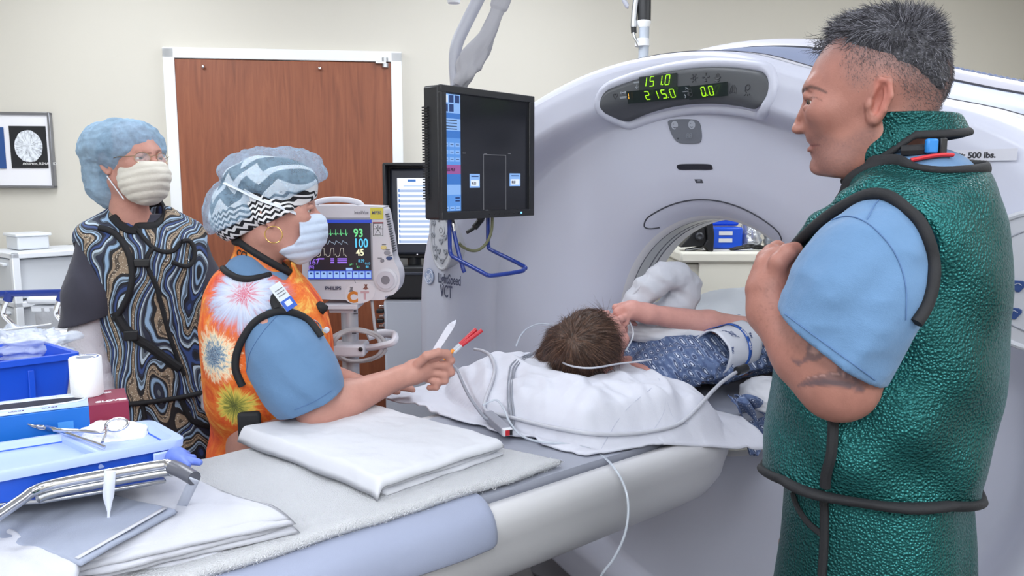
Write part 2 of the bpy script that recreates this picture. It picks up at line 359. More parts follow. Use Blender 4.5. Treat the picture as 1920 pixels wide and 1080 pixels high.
def fw(r, ph):
    """depth of the front cover at polar (r, phi)"""
    R = outR(ph); t = np.clip((r-RIM)/(R-RIM), 0, 1); pr = .03+.12*np.abs(np.cos(ph))**1.5
    base = np.interp(t, TT, [v if v > 0 else 0 for v in WD]); k = np.interp(t, TT, [v if v < 0 else 0 for v in WD]); w_ = base+k*pr
    low = np.clip((.42-(BZ+r*np.sin(ph)))/.42, 0, 1); return w_+low**2*.12
def fws(s, z): return float(fw(np.hypot(s, z-BZ), np.arctan2(z-BZ, s)))
def F(s, z, off=0.):                               # point on the front cover, off metres proud of it
    return G(s, fws(s, z)-off, z)
def Fpix(px, py, w_=0.):
    for _ in range(14): s, z = Gpix(px, py, w_); w_ = .5*w_+.5*fws(s, z)
    return s, z
def Ft(s, z, h=.012):                               # tangents right / up
    r = F(s+h, z)-F(s-h, z); u = F(s, z+h)-F(s, z-h); return r/np.linalg.norm(r), u/np.linalg.norm(u)
gan = thing('ct_scanner', 'large white ring-shaped scanner gantry with lit green number display', 'scanner', G(0, .35, 0))
NPH = 160; ph = np.linspace(0, 2*PI, NPH, endpoint=False)
ts = np.concatenate([np.linspace(0, .1, 5), np.linspace(.13, .6, 14), np.linspace(.63, .9, 16), np.linspace(.92, 1, 9)])
m = MB(); rows = []
for t_ in ts:
    R = outR(ph); r = RIM+(R-RIM)*t_; w_ = fw(r, ph); rows.append(np.array([G(r[i]*math.cos(ph[i]), w_[i], max(BZ+r[i]*math.sin(ph[i]), .03)) for i in range(NPH)]))
A = np.array(rows); A = np.concatenate([A, A[:, :1]], 1); m.grid(A); m.build('front_cover', M_gan, gan, auto=70)
def shell(name, prof, mt):
    """rows (scale of the outline, w)"""
    R = outR(ph); rr = []
    for k, w_ in prof: rr.append([G(k*R[i]*math.cos(ph[i]), w_, max(BZ+k*R[i]*math.sin(ph[i]), .03)) for i in range(NPH)])
    A = np.array(rr); A = np.concatenate([A, A[:, :1]], 1); return MB().grid(A).build(name, mt, gan, auto=60)
def seam(name, k, w_, r=.004, mt=None):
    R = outR(ph); return MB().tube([G(k*R[i]*math.cos(ph[i]), w_, max(BZ+k*R[i]*math.sin(ph[i]), .03)) for i in range(NPH)], r, 6, True).build(name, mt or M_seam, gan)
shell('front_edge', [(1.0, -.01), (1.003, .04)], M_ganw)
shell('side_band', [(1.003, .04), (1.0, .05), (1.02, .12), (1.045, .25), (1.05, .3)], M_strip)
R_o = outR(ph); rr_ = [[(k*R_o[i], w_) for i in range(NPH)] for k, w_ in [(1.05, .3), (1.068, .305), (1.085, .34), (1.088, .4), (1.07, .49), (1.01, .57), (.92, .615)]]+[[((1-t_)*.85*R_o[i]+t_*.6, .635-.035*t_) for i in range(NPH)] for t_ in (0, .5, 1)]
A = np.array([[G(r_*math.cos(ph[i]), w_, max(BZ+r_*math.sin(ph[i]), .03)) for i, (r_, w_) in enumerate(row)] for row in rr_]); A = np.concatenate([A, A[:, :1]], 1); MB().grid(A).build('rear_cover', M_ganw, gan, auto=60)
seam('seam', 1.05, .3, .005); seam('seam', 1.002, .042, .003)
# vent on the sloping top
vg = MB(); s0, z0 = .62, 0
for i in range(40):
    a = math.radians(57-i*.75); R_ = float(outR(np.array([a]))[0])
    for k in range(1):
        vg.tube([G(1.0885*R_*math.cos(a), .35, BZ+1.0885*R_*math.sin(a)), G(1.078*R_*math.cos(a), .48, BZ+1.078*R_*math.sin(a))], .0035, 6)
vgo = vg.build('vent_grille', M_strip, gan); vgo['kind'] = 'stuff'
# bore
M_lip = mat('bore plastic', (208, 208, 212), .35); M_clear = mat('bore window', (186, 188, 190), .2); M_line = mat('bore groove', (120, 122, 130), .5)
def ring(name, prof, mt): return MB().lathe(G(0, 0, BZ), prof, GW, 96).build(name, mt, gan)
def ringo(name, prof, mt):
    n = 96; vs = [G(r*math.cos(2*PI*k/n), w_, BZ+r*math.sin(2*PI*k/n)) for r, w_ in prof for k in range(n+1)]; A = np.array(vs).reshape(len(prof), n+1, 3); return MB().grid(A).build(name, mt, gan)
ringo('bore_lip', [(.357, .122), (.349, .13), (.345, .145)], M_lip); ringo('bore_groove', [(.345, .145), (.349, .148), (.345, .151)], M_line)
ringo('bore_window', [(.345, .151), (.343, .19)], M_clear); ringo('bore_groove', [(.343, .19), (.348, .194), (.343, .198)], M_line)
ringo('bore_window', [(.343, .198), (.342, .212)], M_clear); ringo('bore_groove', [(.342, .212), (.348, .216), (.342, .22)], M_line)
ringo('bore_liner', [(.342, .22), (.342, .265), (.36, .295), (.43, .38), (.52, .5), (.6, .6)], M_lip)
# arched access strip above the bore
def pol(r, a): return (r*math.cos(math.radians(a)), BZ+r*math.sin(math.radians(a)))
def on_f(pts, off=.0005): return [F(s, z, off) for s, z in pts]
arcp = spline([pol(.366, 121), pol(.378, 125), pol(.392, 126)]+[pol(.403, a) for a in range(122, 54, -6)]+[pol(.4, 53), pol(.388, 51), pol(.374, 51), pol(.364, 52)], 4)
MB().tube(on_f(arcp), .0022, 6).build('access_seam', M_seam, gan)
# display
M_disp = mat('display smoked panel', (78, 81, 86), .45); M_lcd = mat('display window', (38, 46, 46), .2)
def crescent(s, k): return k
DC0 = .0; DZ0 = 1.805; DR = .95
def dpos(a, b):                                    # a along the arc (m), b across it
    t = a/DR; return DC0+(DR+b)*math.sin(t), DZ0-DR+(DR+b)*math.cos(t)
HWD, HHD = .285, .045
def panel_shape(off, grow=0.):
    out = []; H = HHD+grow
    for i in range(61):
        a = -(HWD+grow)*math.cos(PI*i/60); e = max(0, abs(a)-(HWD-HHD)); hh = math.sqrt(max(0, H*H-e*e)) if e > 0 else H; row = []
        for j in range(9): row.append(F(*dpos(a, hh*(j/4-1)), off))
        out.append(row)
    return np.array(out)
disp = MB().grid(panel_shape(.003)).build('display_panel', M_disp, gan, solid=.004)
rimp = []
for i in range(80):
    t = 2*PI*i/80; cx, sx_ = math.cos(t), math.sin(t); a = (HWD-HHD)*np.sign(cx)*min(1, abs(cx)*1.6) if abs(cx) > 1e-6 else 0
    rimp.append((a, t))
def rim_pts(g):
    n1 = 24; pts = []
    for i in range(n1): pts.append(dpos(-(HWD-HHD)+2*(HWD-HHD)*i/(n1-1), HHD+g))
    for i in range(1, 12): t = PI/2-PI*i/12; pts.append(dpos((HWD-HHD)+(HHD+g)*math.cos(t), (HHD+g)*math.sin(t)))
    for i in range(n1): pts.append(dpos((HWD-HHD)-2*(HWD-HHD)*i/(n1-1), -HHD-g))
    for i in range(1, 12): t = -PI/2-PI*i/12; pts.append(dpos(-(HWD-HHD)+(HHD+g)*math.cos(t), (HHD+g)*math.sin(t)))
    return pts
MB().tube([F(s, z, -.006) for s, z in rim_pts(.012)], .015, 10, True).build('display_bezel', M_gan, gan)
M_led = mat('green led', (40, 60, 10), .5, emit=((175, 250, 25), 1.0)); M_ledo = mat('amber led', (80, 60, 20), .5, emit=((250, 190, 70), 1.)); M_ledoff = mat('unlit segment', (62, 66, 68), .5)
M_icon = mat('pale icon', (150, 156, 164), .5); M_icond = mat('dark icon', (52, 54, 60), .5)
SEG = {'0': 'abcdef', '1': 'bc', '2': 'abged', '5': 'afgcd', '8': 'abcdefg', '-': ''}
def seg7(mb, o, r, u, h, ch, dot=False):
    w_ = h*.5; t_ = h*.085; o = np.asarray(o); r = r+u*0.0
    sl = r*1.0; up = u+r*.12
    P_ = {'a': ((.1, 1), (.9, 1)), 'b': ((1, .95), (1, .55)), 'c': ((1, .45), (1, .05)), 'd': ((.1, 0), (.9, 0)), 'e': ((0, .45), (0, .05)), 'f': ((0, .95), (0, .55)), 'g': ((.1, .5), (.9, .5))}
    n = np.cross(r, u)
    for k in SEG[ch]:
        (x0, y0), (x1, y1) = P_[k]; a = o+sl*w_*x0+up*h*y0; b = o+sl*w_*x1+up*h*y1; d = (b-a)/np.linalg.norm(b-a); q = np.cross(n, d)*t_/2
        mb.prism([a-q, a-d*t_*.3, a+q, b+q, b+d*t_*.3, b-q], n*.0012)
    if dot: a = o+sl*(w_*1.28); mb.prism([a, a+sl*t_*1.1, a+sl*t_*1.1+up*t_*1.1, a+up*t_*1.1], n*.0012)
def lcd(px0, py0, px1, py1, off=.006):
    s0, z0 = Fpix(px0, py0); s1, z1 = Fpix(px1, py1); return s0, z0, s1, z1
# windows and digits
def window_box(c, hw, hh, name='display_window', mt=None):
    s, z = c; r, u = Ft(s, z); n = np.cross(r, u); o = F(s, z, .008); return MB().prism([o-r*hw-u*hh, o+r*hw-u*hh, o+r*hw+u*hh, o-r*hw+u*hh], n*.0015).build(name, mt or M_lcd, disp, smooth=False)
def digits(c, s_, h, pitch, name, mt=None):
    s, z = c; r, u = Ft(s, z); o = F(s, z, .0145); mb = MB(); x = 0; i = 0
    while i < len(s_):
        dot = i+1 < len(s_) and s_[i+1] == '.'; mb = MB(); seg7(mb, o+r*x, r, u, h, s_[i], dot); x += pitch; i += 2 if dot else 1; mb.build(name, mt or M_led, disp, smooth=False)
c1 = Fpix(1237, 154); window_box(c1, .063, .0185); c2 = Fpix(1237, 178); window_box(c2, .105, .0175); c3 = Fpix(1331, 171); window_box(c3, .066, .0175)
d1 = Fpix(1210, 164); digits(d1, '151.0', .026, .0255, 'display_digit'); d2 = Fpix(1219, 187); digits(d2, '215.0', .026, .0272, 'display_digit'); d3 = Fpix(1324, 181); digits(d3, '0.0', .0255, .0275, 'display_digit')
d4 = Fpix(1181, 187); digits(d4, '1', .017, .02, 'display_digit', M_ledo); d5 = Fpix(1300, 181); digits(d5, '8', .02, .02, 'display_digit', M_ledoff)
ic, icd = 1, 2; mb_list = []
def strokes(mb, c, k, lines, r_=.0013, off=.0055):
    if mb in (ic, icd): q = MB(); q.mt = M_icon if mb is ic else M_icond; mb_list.append(q); mb = q
    s, z = c; r, u = Ft(s, z); o = F(s, z, off)
    for L in lines: mb.tube([o+r*k*x+u*k*y for x, y in L], r_, 5)
strokes(ic, Fpix(1197, 154), .012, [[(-1, 0), (1, 0)], [(-.9, -.2), (.9, -.2)], [(0, .5), (0, 1.4)], [(-.4, 1), (0, 1.5), (.4, 1)], [(0, -.6), (0, -1.5)], [(-.4, -1.1), (0, -1.6), (.4, -1.1)]])
strokes(ic, Fpix(1171, 182), .012, [[(-1, 0), (1, 0)], [(-.9, -.25), (.9, -.25)], [(-.9, 1), (.9, 1)], [(-.5, .7), (-.9, 1), (-.5, 1.3)], [(.5, .7), (.9, 1), (.5, 1.3)]])
strokes(ic, Fpix(1286, 172), .013, [[(-1, 0), (1, 0)], [(-.7, .7), (0, 1.1), (.7, .7)], [(-1, .3), (-.7, .7), (-.3, .4)], [(1, .3), (.7, .7), (.3, .4)], [(-.1, -.6), (.2, -1), (0, -1.3)]])
ang = np.linspace(0, 2*PI, 13)
strokes(ic, Fpix(1359, 160), .004, [[(math.cos(t), math.sin(t)) for t in ang]], .0008)
strokes(icd, Fpix(1156, 181), .008, [[(0, -1), (-.9, .2), (-.8, .8), (-.3, .9), (0, .4), (.3, .9), (.8, .8), (.9, .2), (0, -1)]])
strokes(icd, Fpix(1304, 147), .008, [[(.6*math.cos(t), .6*math.sin(t)) for t in ang]]+[[(math.cos(t), math.sin(t)), (1.5*math.cos(t), 1.5*math.sin(t))] for t in ang[::2]])
strokes(icd, Fpix(1326, 145), .01, [[(0, .4), (0, 1.2)], [(0, -.4), (0, -1.2)], [(.4, 0), (1.2, 0)], [(-.4, 0), (-1.2, 0)], [(-.3, 1), (.3, 1)], [(-.3, -1), (.3, -1)], [(1, .3), (1, -.3)], [(-1, .3), (-1, -.3)]])
strokes(icd, Fpix(1348, 145), .01, [[(-1, 0), (-.5, -.5), (.5, -.5), (1, 0)], [(-.5, 0), (-.5, .8)], [(0, 0), (0, 1)], [(.5, 0), (.5, .8)], [(-.8, -.9), (0, -1.1), (.8, -.9)]])
strokes(icd, Fpix(1377, 168), .012, [[(-.2, .9), (-.7, .3), (-.9, -.8), (-.3, -.6), (-.2, .9)], [(.2, .9), (.7, .3), (.9, -.8), (.3, -.6), (.2, .9)]])
strokes(icd, Fpix(1404, 169), .013, [[(.8*math.cos(t)*.7, .5+.5*math.sin(t)) for t in ang], [(-.5, .4), (-.6, -.2), (-.2, -.5)], [(-.8, -1), (-.4, -.8)], [(0, -1.1), (.1, -.8)], [(.6, -1), (.5, -.8)]])
for q in mb_list: q.build('display_icon', q.mt, disp)
# breathing-light badge, slot and tag
def blob(name, pix, mt, off=.004, th=.004, parent=gan, smooth_=6):
    pts = spline([Fpix(*q) for q in pix], smooth_, True); c = np.mean(pts, 0); r, u = Ft(*c); n = np.cross(r, u)
    return MB().prism([F(s, z, off-th) for s, z in pts], n*th).build(name, mt, parent, bevel=.0008)
M_badge = mat('grey badge', (108, 112, 122), .35); M_badl = mat('badge pale mark', (165, 170, 182), .5)
badge = blob('breath_badge', [(1254, 232), (1258, 225), (1285, 223), (1308, 226), (1315, 240), (1316, 260), (1310, 268), (1285, 269), (1270, 265), (1260, 250)], M_badge, .004)
for cx, cy in ((1267, 235), (1299, 234)):
    s, z = Fpix(cx, cy); r, u = Ft(s, z); n = np.cross(r, u); MB().lathe(F(s, z, .0042), [(.012, 0), (.012, .001)], n, 22).build('face_icon', M_badl, badge)
    fm = MB(); o = F(s, z, .0055); fm.tube([o+r*x*.01+u*y*.01 for x, y in ((-.5, -.5), (-.1, -.75), (.4, -.6))], .0011, 5); fm.tube([o+r*x*.01+u*y*.01 for x, y in ((-.5, .3), (-.2, .35))], .0009, 5); fm.build('face_icon', M_badge, badge)
dg = Fpix(1294, 259); digits(dg, '88', .012, .009, 'badge_digit', mat('badge digit', (134, 139, 148), .5))
s, z = Fpix(1273, 260); r, u = Ft(s, z); MB().lathe(F(s, z, .0044), [(.0026, 0), (.0022, .0006)], np.cross(r, u), 10).build('badge_dot', M_seam, badge)
blob('light_slot', [(1270, 313), (1274, 308), (1302, 307), (1331, 308), (1336, 314), (1333, 318), (1303, 318), (1276, 318)], mat('slot black', (42, 43, 52), .25), .003, .004, gan, 4)
tg = blob('small_tag', [(1302, 336), (1316, 336), (1319, 343), (1305, 343)], mat('tag dark', (70, 72, 82), .5), .001, .001, gan, 1)
tgl = MB()
for k in (.3, .65): strokes(tgl, Fpix(1311, 336+7*k), .005, [[(-1, 0), (1, 0)]], .0007, .0012)
tgl.build('tag_lines', M_badl, tg)
# wing control panels
M_cp = mat('silver control panel', (188, 190, 198), .35); M_cpi = mat('control inset', (150, 153, 164), .4); M_btn = mat('blue button', (52, 74, 126), .4); M_btng = mat('grey button', (150, 154, 164), .4)
def ellp(name, c, a, b, off, th, mt, parent):
    s, z = c; r, u = Ft(s, z); n = np.cross(r, u); pts = [F(s, z, off-th)+r*a*math.cos(t)+u*b*math.sin(t) for t in np.linspace(0, 2*PI, 40, endpoint=False)]
    return MB().prism(pts, n*th).build(name, mt, parent, bevel=min(.002, th*.4))
def ellq(name, o, r, u, a, b, th, mt, parent):
    n = np.cross(r, u); pts = [o-n*th+r*a*math.cos(t)+u*b*math.sin(t) for t in np.linspace(0, 2*PI, 48, endpoint=False)]
    return MB().prism(pts, n*th).build(name, mt, parent, bevel=min(.004, th*.4))
def control(side):
    s, z = (-.968, 1.362) if side < 0 else (.93, 1.37); hw = .07 if side < 0 else .145; r, u, n = GS, np.array([0, 0, 1.]), -GW; oo = G(s, -.158, z)
    p = ellq('control_panel', oo, r, u, hw, .128, .06, M_cp, gan)
    MB().tube([oo+r*hw*math.cos(t)+u*.128*math.sin(t) for t in np.linspace(0, 2*PI, 48, endpoint=False)], .006, 8, True).build('panel_ring', M_cp, p)
    MB().tube([oo+n*.0005+r*hw*.72*math.cos(t)+u*.128*.76*math.sin(t) for t in np.linspace(0, 2*PI, 48, endpoint=False)], .0018, 6, True).build('panel_ring', M_cpi, p)
    F = lambda *_: oo
    o = F(s, z, .008); I = side*-1
    spots = [(-.55, .62, 0), (-.72, .3, 0), (-.78, -.05, 0), (-.62, -.42, 1), (-.25, .42, 1), (0, .1, 2), (.3, -.1, 1), (-.05, -.22, 1), (.32, -.5, 1), (-.28, -.5, 1), (.55, .4, 0), (.1, .62, 0), (.66, .02, 0), (-.6, -.68, 1), (0, -.78, 1)]
    for bx, by, k in spots:
        q = o+r*bx*hw*(-side if side > 0 else 1)*(1 if side < 0 else 1)+u*by*.128; rad = (.0115, .0135, .02)[k]; shp = [(math.cos(t), math.sin(t)) for t in np.linspace(0, 2*PI, 18, endpoint=False)]
        if k == 1: shp = [(-.9, .6), (-.5, .8), (.5, .8), (.9, .6), (.9, .2), (.2, -.8), (-.2, -.8), (-.9, .2)]
        bt = MB().prism([q+r*rad*x+u*rad*y for x, y in shp], n*.004).build('button', (M_btng, M_btn, M_cp)[k] if side > 0 or k != 1 else M_btng, p, bevel=.001)
        gl = MB()
        if k == 1: gl.tube([q+n*.0042+r*rad*x+u*rad*y for x, y in ((-.45, .2), (0, .45), (.45, .2))], .0008, 5)
        else: gl.tube([q+n*.0042+r*rad*.5*math.cos(t)+u*rad*.5*math.sin(t) for t in np.linspace(0, 2*PI, 10, endpoint=False)], .0007, 5, True)
        gl.build('button_mark', M_icond if k != 1 or side < 0 else M_badl, bt)
control(-1); control(1)
# maker's lettering and emblem on the left wing
M_ink = mat('navy print', (62, 66, 92), .5)
c = Fpix(823, 529, -.15); r, u = Ft(*c)
for s_, dr_, dz_, h in (('LightSpeed', 0, 0, .05), ('VCT', .012, -.05, .062)): text(s_, h, F(*c, .004)+r*dr_+u*dz_, r, u, M_ink, gan, .0004, sx=.62, bold=.001)
c = Fpix(806, 518, -.15); r, u = Ft(*c); n = np.cross(r, u); o = F(*c, .004); M_emb = mat('emblem blue grey', (150, 164, 196), .4); M_embl = mat('emblem pale', (222, 226, 238), .5)
emb = MB().lathe(o, [(.03, 0), (.0295, .0015)], n, 40).build('round_emblem', M_emb, gan)
e = MB(); e.tube([o+n*.0018+r*.026*math.cos(t)+u*.026*math.sin(t) for t in np.linspace(0, 2*PI, 40, endpoint=False)], .0012, 6, True)
for k in range(4):
    t0 = PI/2*k; e.tube([o+n*.0018+(r*math.cos(t)+u*math.sin(t))*(.021+.003*math.sin((t-t0)*4)) for t in np.linspace(t0+.2, t0+1.25, 8)], .0013, 5)
g1 = spline([(-.2, .35), (-.75, .55), (-.8, -.1), (-.4, -.15), (-.2, .5), (-.25, -.5), (-.6, -.6), (-.5, -.25), (0, .0)], 5); g2 = spline([(.65, .5), (.3, .65), (.15, .3), (.4, .1), (.15, -.15), (.2, -.6), (.6, -.55), (.75, -.2)], 5)
for gg in (g1, g2): e.tube([o+n*.0018+r*.017*x+u*.017*y for x, y in gg], .0015, 5)
e.build('emblem_script', M_embl, emb)
# weight label on the right shoulder
c = Fpix(1850, 291); r, u = Ft(*c); n = np.cross(r, u); o = F(*c, .004)
lb = MB().prism([o-r*.14-u*.011, o+r*.055-u*.011, o+r*.055+u*.011, o-r*.14+u*.011], n*.0008).build('weight_label', mat('clear label tape', (200, 201, 212), .3), gan, smooth=False)
text('Weight Limit: 500 lbs.', .0155, o+n*.001-r*.128-u*.005, r, u, mat('black print', (40, 40, 46), .5), lb, .0003, sx=1.06, bold=.0006)
# plinth under the gantry
MB().box(G(0, .36, .06), (1.7, .4, .12), np.stack([GS, GW, [0, 0, 1]], 1)).build('plinth', mat('plinth grey', (120, 120, 128), .5), gan, bevel=.02)
# ================================================================ CT table
M_tab = mat('table shell enamel', (196, 196, 200), .33); M_tabw = mat('table shell white', (214, 214, 222), .32); M_pad = mat('grey table pad', (150, 154, 168), .55, var=.05)
tab = thing('scanner_table', 'long grey-white patient table running into the scanner bore', 'table', G(0, -1.2, 0))
TZ = .925
def section(k=1.): return [(-.0, .705), (.12, .71), (.2, .735), (.255, .775), (.283, .815), (.29, .845), (.3, .875), (.309, .908), (.303, .93), (.285, .942), (.262, .94), (.25, .925), (.0, .92)]
sec = section(); full = [(-x, z) for x, z in sec[::-1]][1:]+sec[1:-1] if False else [(x, z) for x, z in sec]+[(-x, z) for x, z in sec[::-1][1:-1]]
def tsc(w_):                                       # rounding of the table's inner end
    e = np.clip((w_+.27)/.18, 0, 1); return math.sqrt(max(1-e*e, .02))
A = []
for w_ in list(np.linspace(-2.5, -.3, 12))+list(np.linspace(-.26, -.09, 10)):
    k = tsc(w_); A.append([G(x*(.55+.45*k), w_, .86+(z-.86)*(.25+.75*k)) for x, z in full])
A = np.array(A); A = np.concatenate([A, A[:, :1]], 1); m = MB().grid(A); n = len(full); m.add(A[0, :-1], [tuple(range(n))]); m.add(A[-1, :-1], [tuple(range(n))]); m.build('table_shell', M_tab, tab, auto=50)
# cradle: shallow curved tray with the pad
A = []
for w_ in np.linspace(-2.45, .75, 24): A.append([G(x, w_, TZ+.012-.006*math.cos(x/.25*PI/2)+dz) for x, dz in ([(x, 0) for x in np.linspace(-.235, .235, 15)]+[(x, -.03) for x in np.linspace(.235, -.235, 15)])])
A = np.array(A); A = np.concatenate([A, A[:, :1]], 1); MB().grid(A).build('cradle', M_tabw, tab)
A = []
for i, w_ in enumerate(np.linspace(-2.4, .7, 40)): A.append([G(x, w_, TZ+.022-.006*math.cos(x/.25*PI/2)+dz+.002*math.sin(w_*9+x*7)) for x, dz in ([(-.25, -.022)]+[(x, 0) for x in np.linspace(-.246, .246, 15)]+[(.25, -.022)])])
MB().grid(np.array(A)).build('table_pad', M_pad, tab, solid=.008)
RG = np.stack([GS, GW, [0, 0, 1]], 1)
rbox('pedestal', G(0, -1.7, .36), (.42, 1.3, .72), M_tab, tab, .04, RG); rbox('base_plate', G(0, -1.6, .03), (.6, 1.7, .06), mat('table base', (110, 110, 118), .5), tab, .015, RG)
# ================================================================ hanging monitor and ceiling arms
M_blk = mat('black monitor plastic', (34, 35, 39), .42, bump=(400, .08, .0006)); M_scr = mat('dark screen', (20, 21, 25), .2, emit=((40, 42, 50), .35))
X3 = np.array([1., 0, 0]); Y3 = np.array([0, 1., 0]); Z3 = np.array([0, 0, 1.])
class Panel:
    """a flat panel given by three pixels at known depth: origin (top left), right and down axes"""
    def __init__(s, tl, tr, bl, Y0, Y1):
        s.a = P(*tl, Y0); b = P(*tr, Y1); b[2] = s.a[2]; s.r = b-s.a; s.w = np.linalg.norm(s.r); s.r /= s.w; d = P(*bl, Y0); s.h = s.a[2]-d[2]; s.n = np.cross(s.r, Z3); s.R = np.stack([s.r, -s.n, Z3], 1)
    def pt(s, u, v, out=0.): return s.a+s.r*u*s.w-Z3*v*s.h+s.n*out
    def box(s, name, u0, v0, u1, v1, mt, parent, out=.0008, th=.0008, bevel=0.):
        return rbox(name, s.pt((u0+u1)/2, (v0+v1)/2, out-th/2), ((u1-u0)*s.w, th, (v1-v0)*s.h), mt, parent, bevel, s.R)
    def uv(s, px, py):
        q = Pn(px, py, s.a, s.n)-s.a; return float(q@s.r)/s.w, -q[2]/s.h
    def txt(s, t, u, v, h, mt, parent, out=.0012, sx=1., bold=0., align='LEFT'): return text(t, h, s.pt(u, v, out), s.r, Z3, mt, parent, .0003, align, sx, 0, bold)
MN = Panel((822, 158), (998, 178), (822, 413), 2.03, 2.32)
mon = thing('hanging_monitor', 'black flat monitor hanging from the ceiling arm before the scanner', 'monitor', MN.pt(.5, 1, -.03))
rbox('monitor_housing', MN.pt(.5, .5, -.028), (MN.w, .055, MN.h), M_blk, mon, .006, MN.R)
bz = MB()
for u0, v0, u1, v1 in ((0, 0, 1, .055), (0, .94, 1, 1), (0, .05, .05, .95), (.94, .05, 1, .95)): bz.box(MN.pt((u0+u1)/2, (v0+v1)/2, .003), ((u1-u0)*MN.w, .012, (v1-v0)*MN.h), MN.R)
bz.build('bezel', M_blk, mon, bevel=.002)
MN.box('screen', .045, .05, .95, .945, M_scr, mon)
ribs = MB()
for i in range(34): ribs.box(MN.pt(-.004, .16+.68*i/33, -.045), (.008, .02, .0035), MN.R)
ribs.build('vent_ribs', M_blk, mon)['kind'] = 'stuff'
def em(name, c, k=.9): return mat(name, tuple(v*.3 for v in c), .4, emit=(c, k))
E_b0 = em('ui blue', (88, 146, 222)); E_b1 = em('ui pale blue', (134, 178, 238)); E_b2 = em('ui deep blue', (58, 116, 196)); E_b3 = em('ui navy', (30, 56, 110)); E_m = em('ui magenta', (150, 86, 150)); E_w = em('ui white', (225, 236, 252)); E_ln = em('ui line', (96, 98, 104)); E_bk = em('ui black', (24, 30, 48))
def ui(u0, v0, u1, v1, mt, out=.0014, name='screen_tile'): return MN.box(name, u0, v0, u1, v1, mt, mon, out, .0005)
def U(px, py): return MN.uv(px, py)
uL, _ = U(828, 172); uR, _ = U(862, 180)
for k, (v0, v1, mt) in enumerate(((.06, .2, E_b1), (.2, .24, E_b2), (.24, .33, E_b1), (.33, .385, E_b2), (.385, .585, E_b0), (.585, .655, E_m), (.655, .735, E_b2), (.735, .81, E_b1), (.81, .935, E_b0))): ui(uL, v0, uR, v1, mt)
uw = uR-uL
for j, v in enumerate((.068, .135)):
    for k in range(3): ui(uL+uw*(.06+.32*k), v, uL+uw*(.3+.32*k), v+.055, (E_w, E_b3, E_b3, E_b3, E_b3, E_b1)[j*3+k], .0019, 'screen_icon')
for v in (.25, .272, .294, .314): ui(uL+uw*.2, v, uL+uw*.8, v+.006, E_bk, .0019, 'screen_line')
for j, v in enumerate((.42, .475, .53, .9)):
    for k in range(3): ui(uL+uw*(.06+.32*k), v, uL+uw*(.3+.32*k), v+.03, E_b1, .0019, 'screen_icon'); ui(uL+uw*(.1+.32*k), v+.012, uL+uw*(.26+.32*k), v+.017, E_b3, .0022, 'screen_line')
for v in (.83, .852): ui(uL+uw*.68, v, uL+uw*.92, v+.012, E_b3, .0019, 'screen_icon')
MN.txt('PRESS PREP', uL+uw*.1, .633, .012, mat('ui ink', (40, 24, 50), .5), mon, .0022, .62)
for px0, py0, px1, py1, t in ((880, 326, 899, 352, '90.00'), (955, 325, 975, 349, '00:0.00')):
    a, b = U(px0, py0), U(px1, py1); ui(a[0], a[1], b[0], b[1], E_b1, name='screen_box'); d = b[0]-a[0]; e = b[1]-a[1]
    ui(a[0]+d*.15, a[1]+e*.15, b[0]-d*.15, a[1]+e*.22, E_b3, .0019, 'screen_line'); ui(a[0]+d*.1, a[1]+e*.45, b[0]-d*.1, b[1]-e*.12, E_w, .0019, 'screen_icon')
    MN.txt(t, a[0]+d*.16, b[1]-e*.22, .011, mat('ui ink', (40, 24, 50), .5), mon, .0024, .7 if len(t) < 6 else .5)
for a, b in (((906, 290), (906, 393)), ((948, 291), (948, 393)), ((906, 290), (948, 291))):
    a, b = U(*a), U(*b); ui(min(a[0], b[0])-.002, min(a[1], b[1])-.0015, max(a[0], b[0])+.002, max(a[1], b[1])+.0015, E_ln, name='screen_line')
for px, py in ((867, 287), (907, 288), (952, 288), (910, 394)): u, v = U(px, py); ui(u, v-.003, u+.03, v+.003, E_ln, name='screen_label')
for i in range(7):
    u = .48+.055*i; rbox('monitor_button', MN.pt(u, .972, .0095), (.004, .003, .003), M_dark, mon, .001, MN.R)
rbox('power_led', MN.pt(.84, .97, .0095), (.005, .002, .005), em('blue led', (110, 180, 255), 2), mon, .0005, MN.R)
# bail and cables below
M_blue = mat('blue enamel', (26, 52, 132), .3); M_greyp = mat('arm grey enamel', (172, 174, 186), .38)
def px_path(pts, r, mt, name, parent, n=10, sub=8): return MB().tube(spline([P(a, b, Y) for a, b, Y in pts], sub), r, n).build(name, mt, parent)
px_path([(842, 400, 2.1), (843, 440, 2.1), (844, 470, 2.1), (848, 480, 2.09), (856, 485, 2.08), (905, 511, 1.98), (915, 516, 1.97), (930, 516, 1.98), (975, 509, 2.03), (982, 505, 2.05), (980, 498, 2.07), (922, 469, 2.2), (916, 462, 2.21), (915, 450, 2.21), (915, 395, 2.21)], .0055, M_blue, 'wire_bail', mon)
px_path([(845, 400, 2.12), (850, 430, 2.11), (859, 470, 2.1), (868, 503, 2.09), (871, 510, 2.09)], [.0055]*33, M_blue, 'hook_handle', mon)
px_path([(845, 405, 2.115), (849, 420, 2.11), (852, 433, 2.11)], .0068, M_chrome, 'hook_sleeve', mon)
px_path([(923, 400, 2.2), (922, 430, 2.2), (914, 453, 2.19), (900, 467, 2.18), (885, 470, 2.17), (868, 463, 2.15), (860, 455, 2.14)], .0042, mat('olive braided cable', (96, 98, 72), .6, bump=(500, .5, .001)), 'braided_cable', mon)
px_path([(905, 400, 2.22), (899, 415, 2.22), (888, 428, 2.21), (875, 436, 2.2)], [.011]*8+[.009]*8+[.005]*9, M_dark, 'cable_tail', mon)
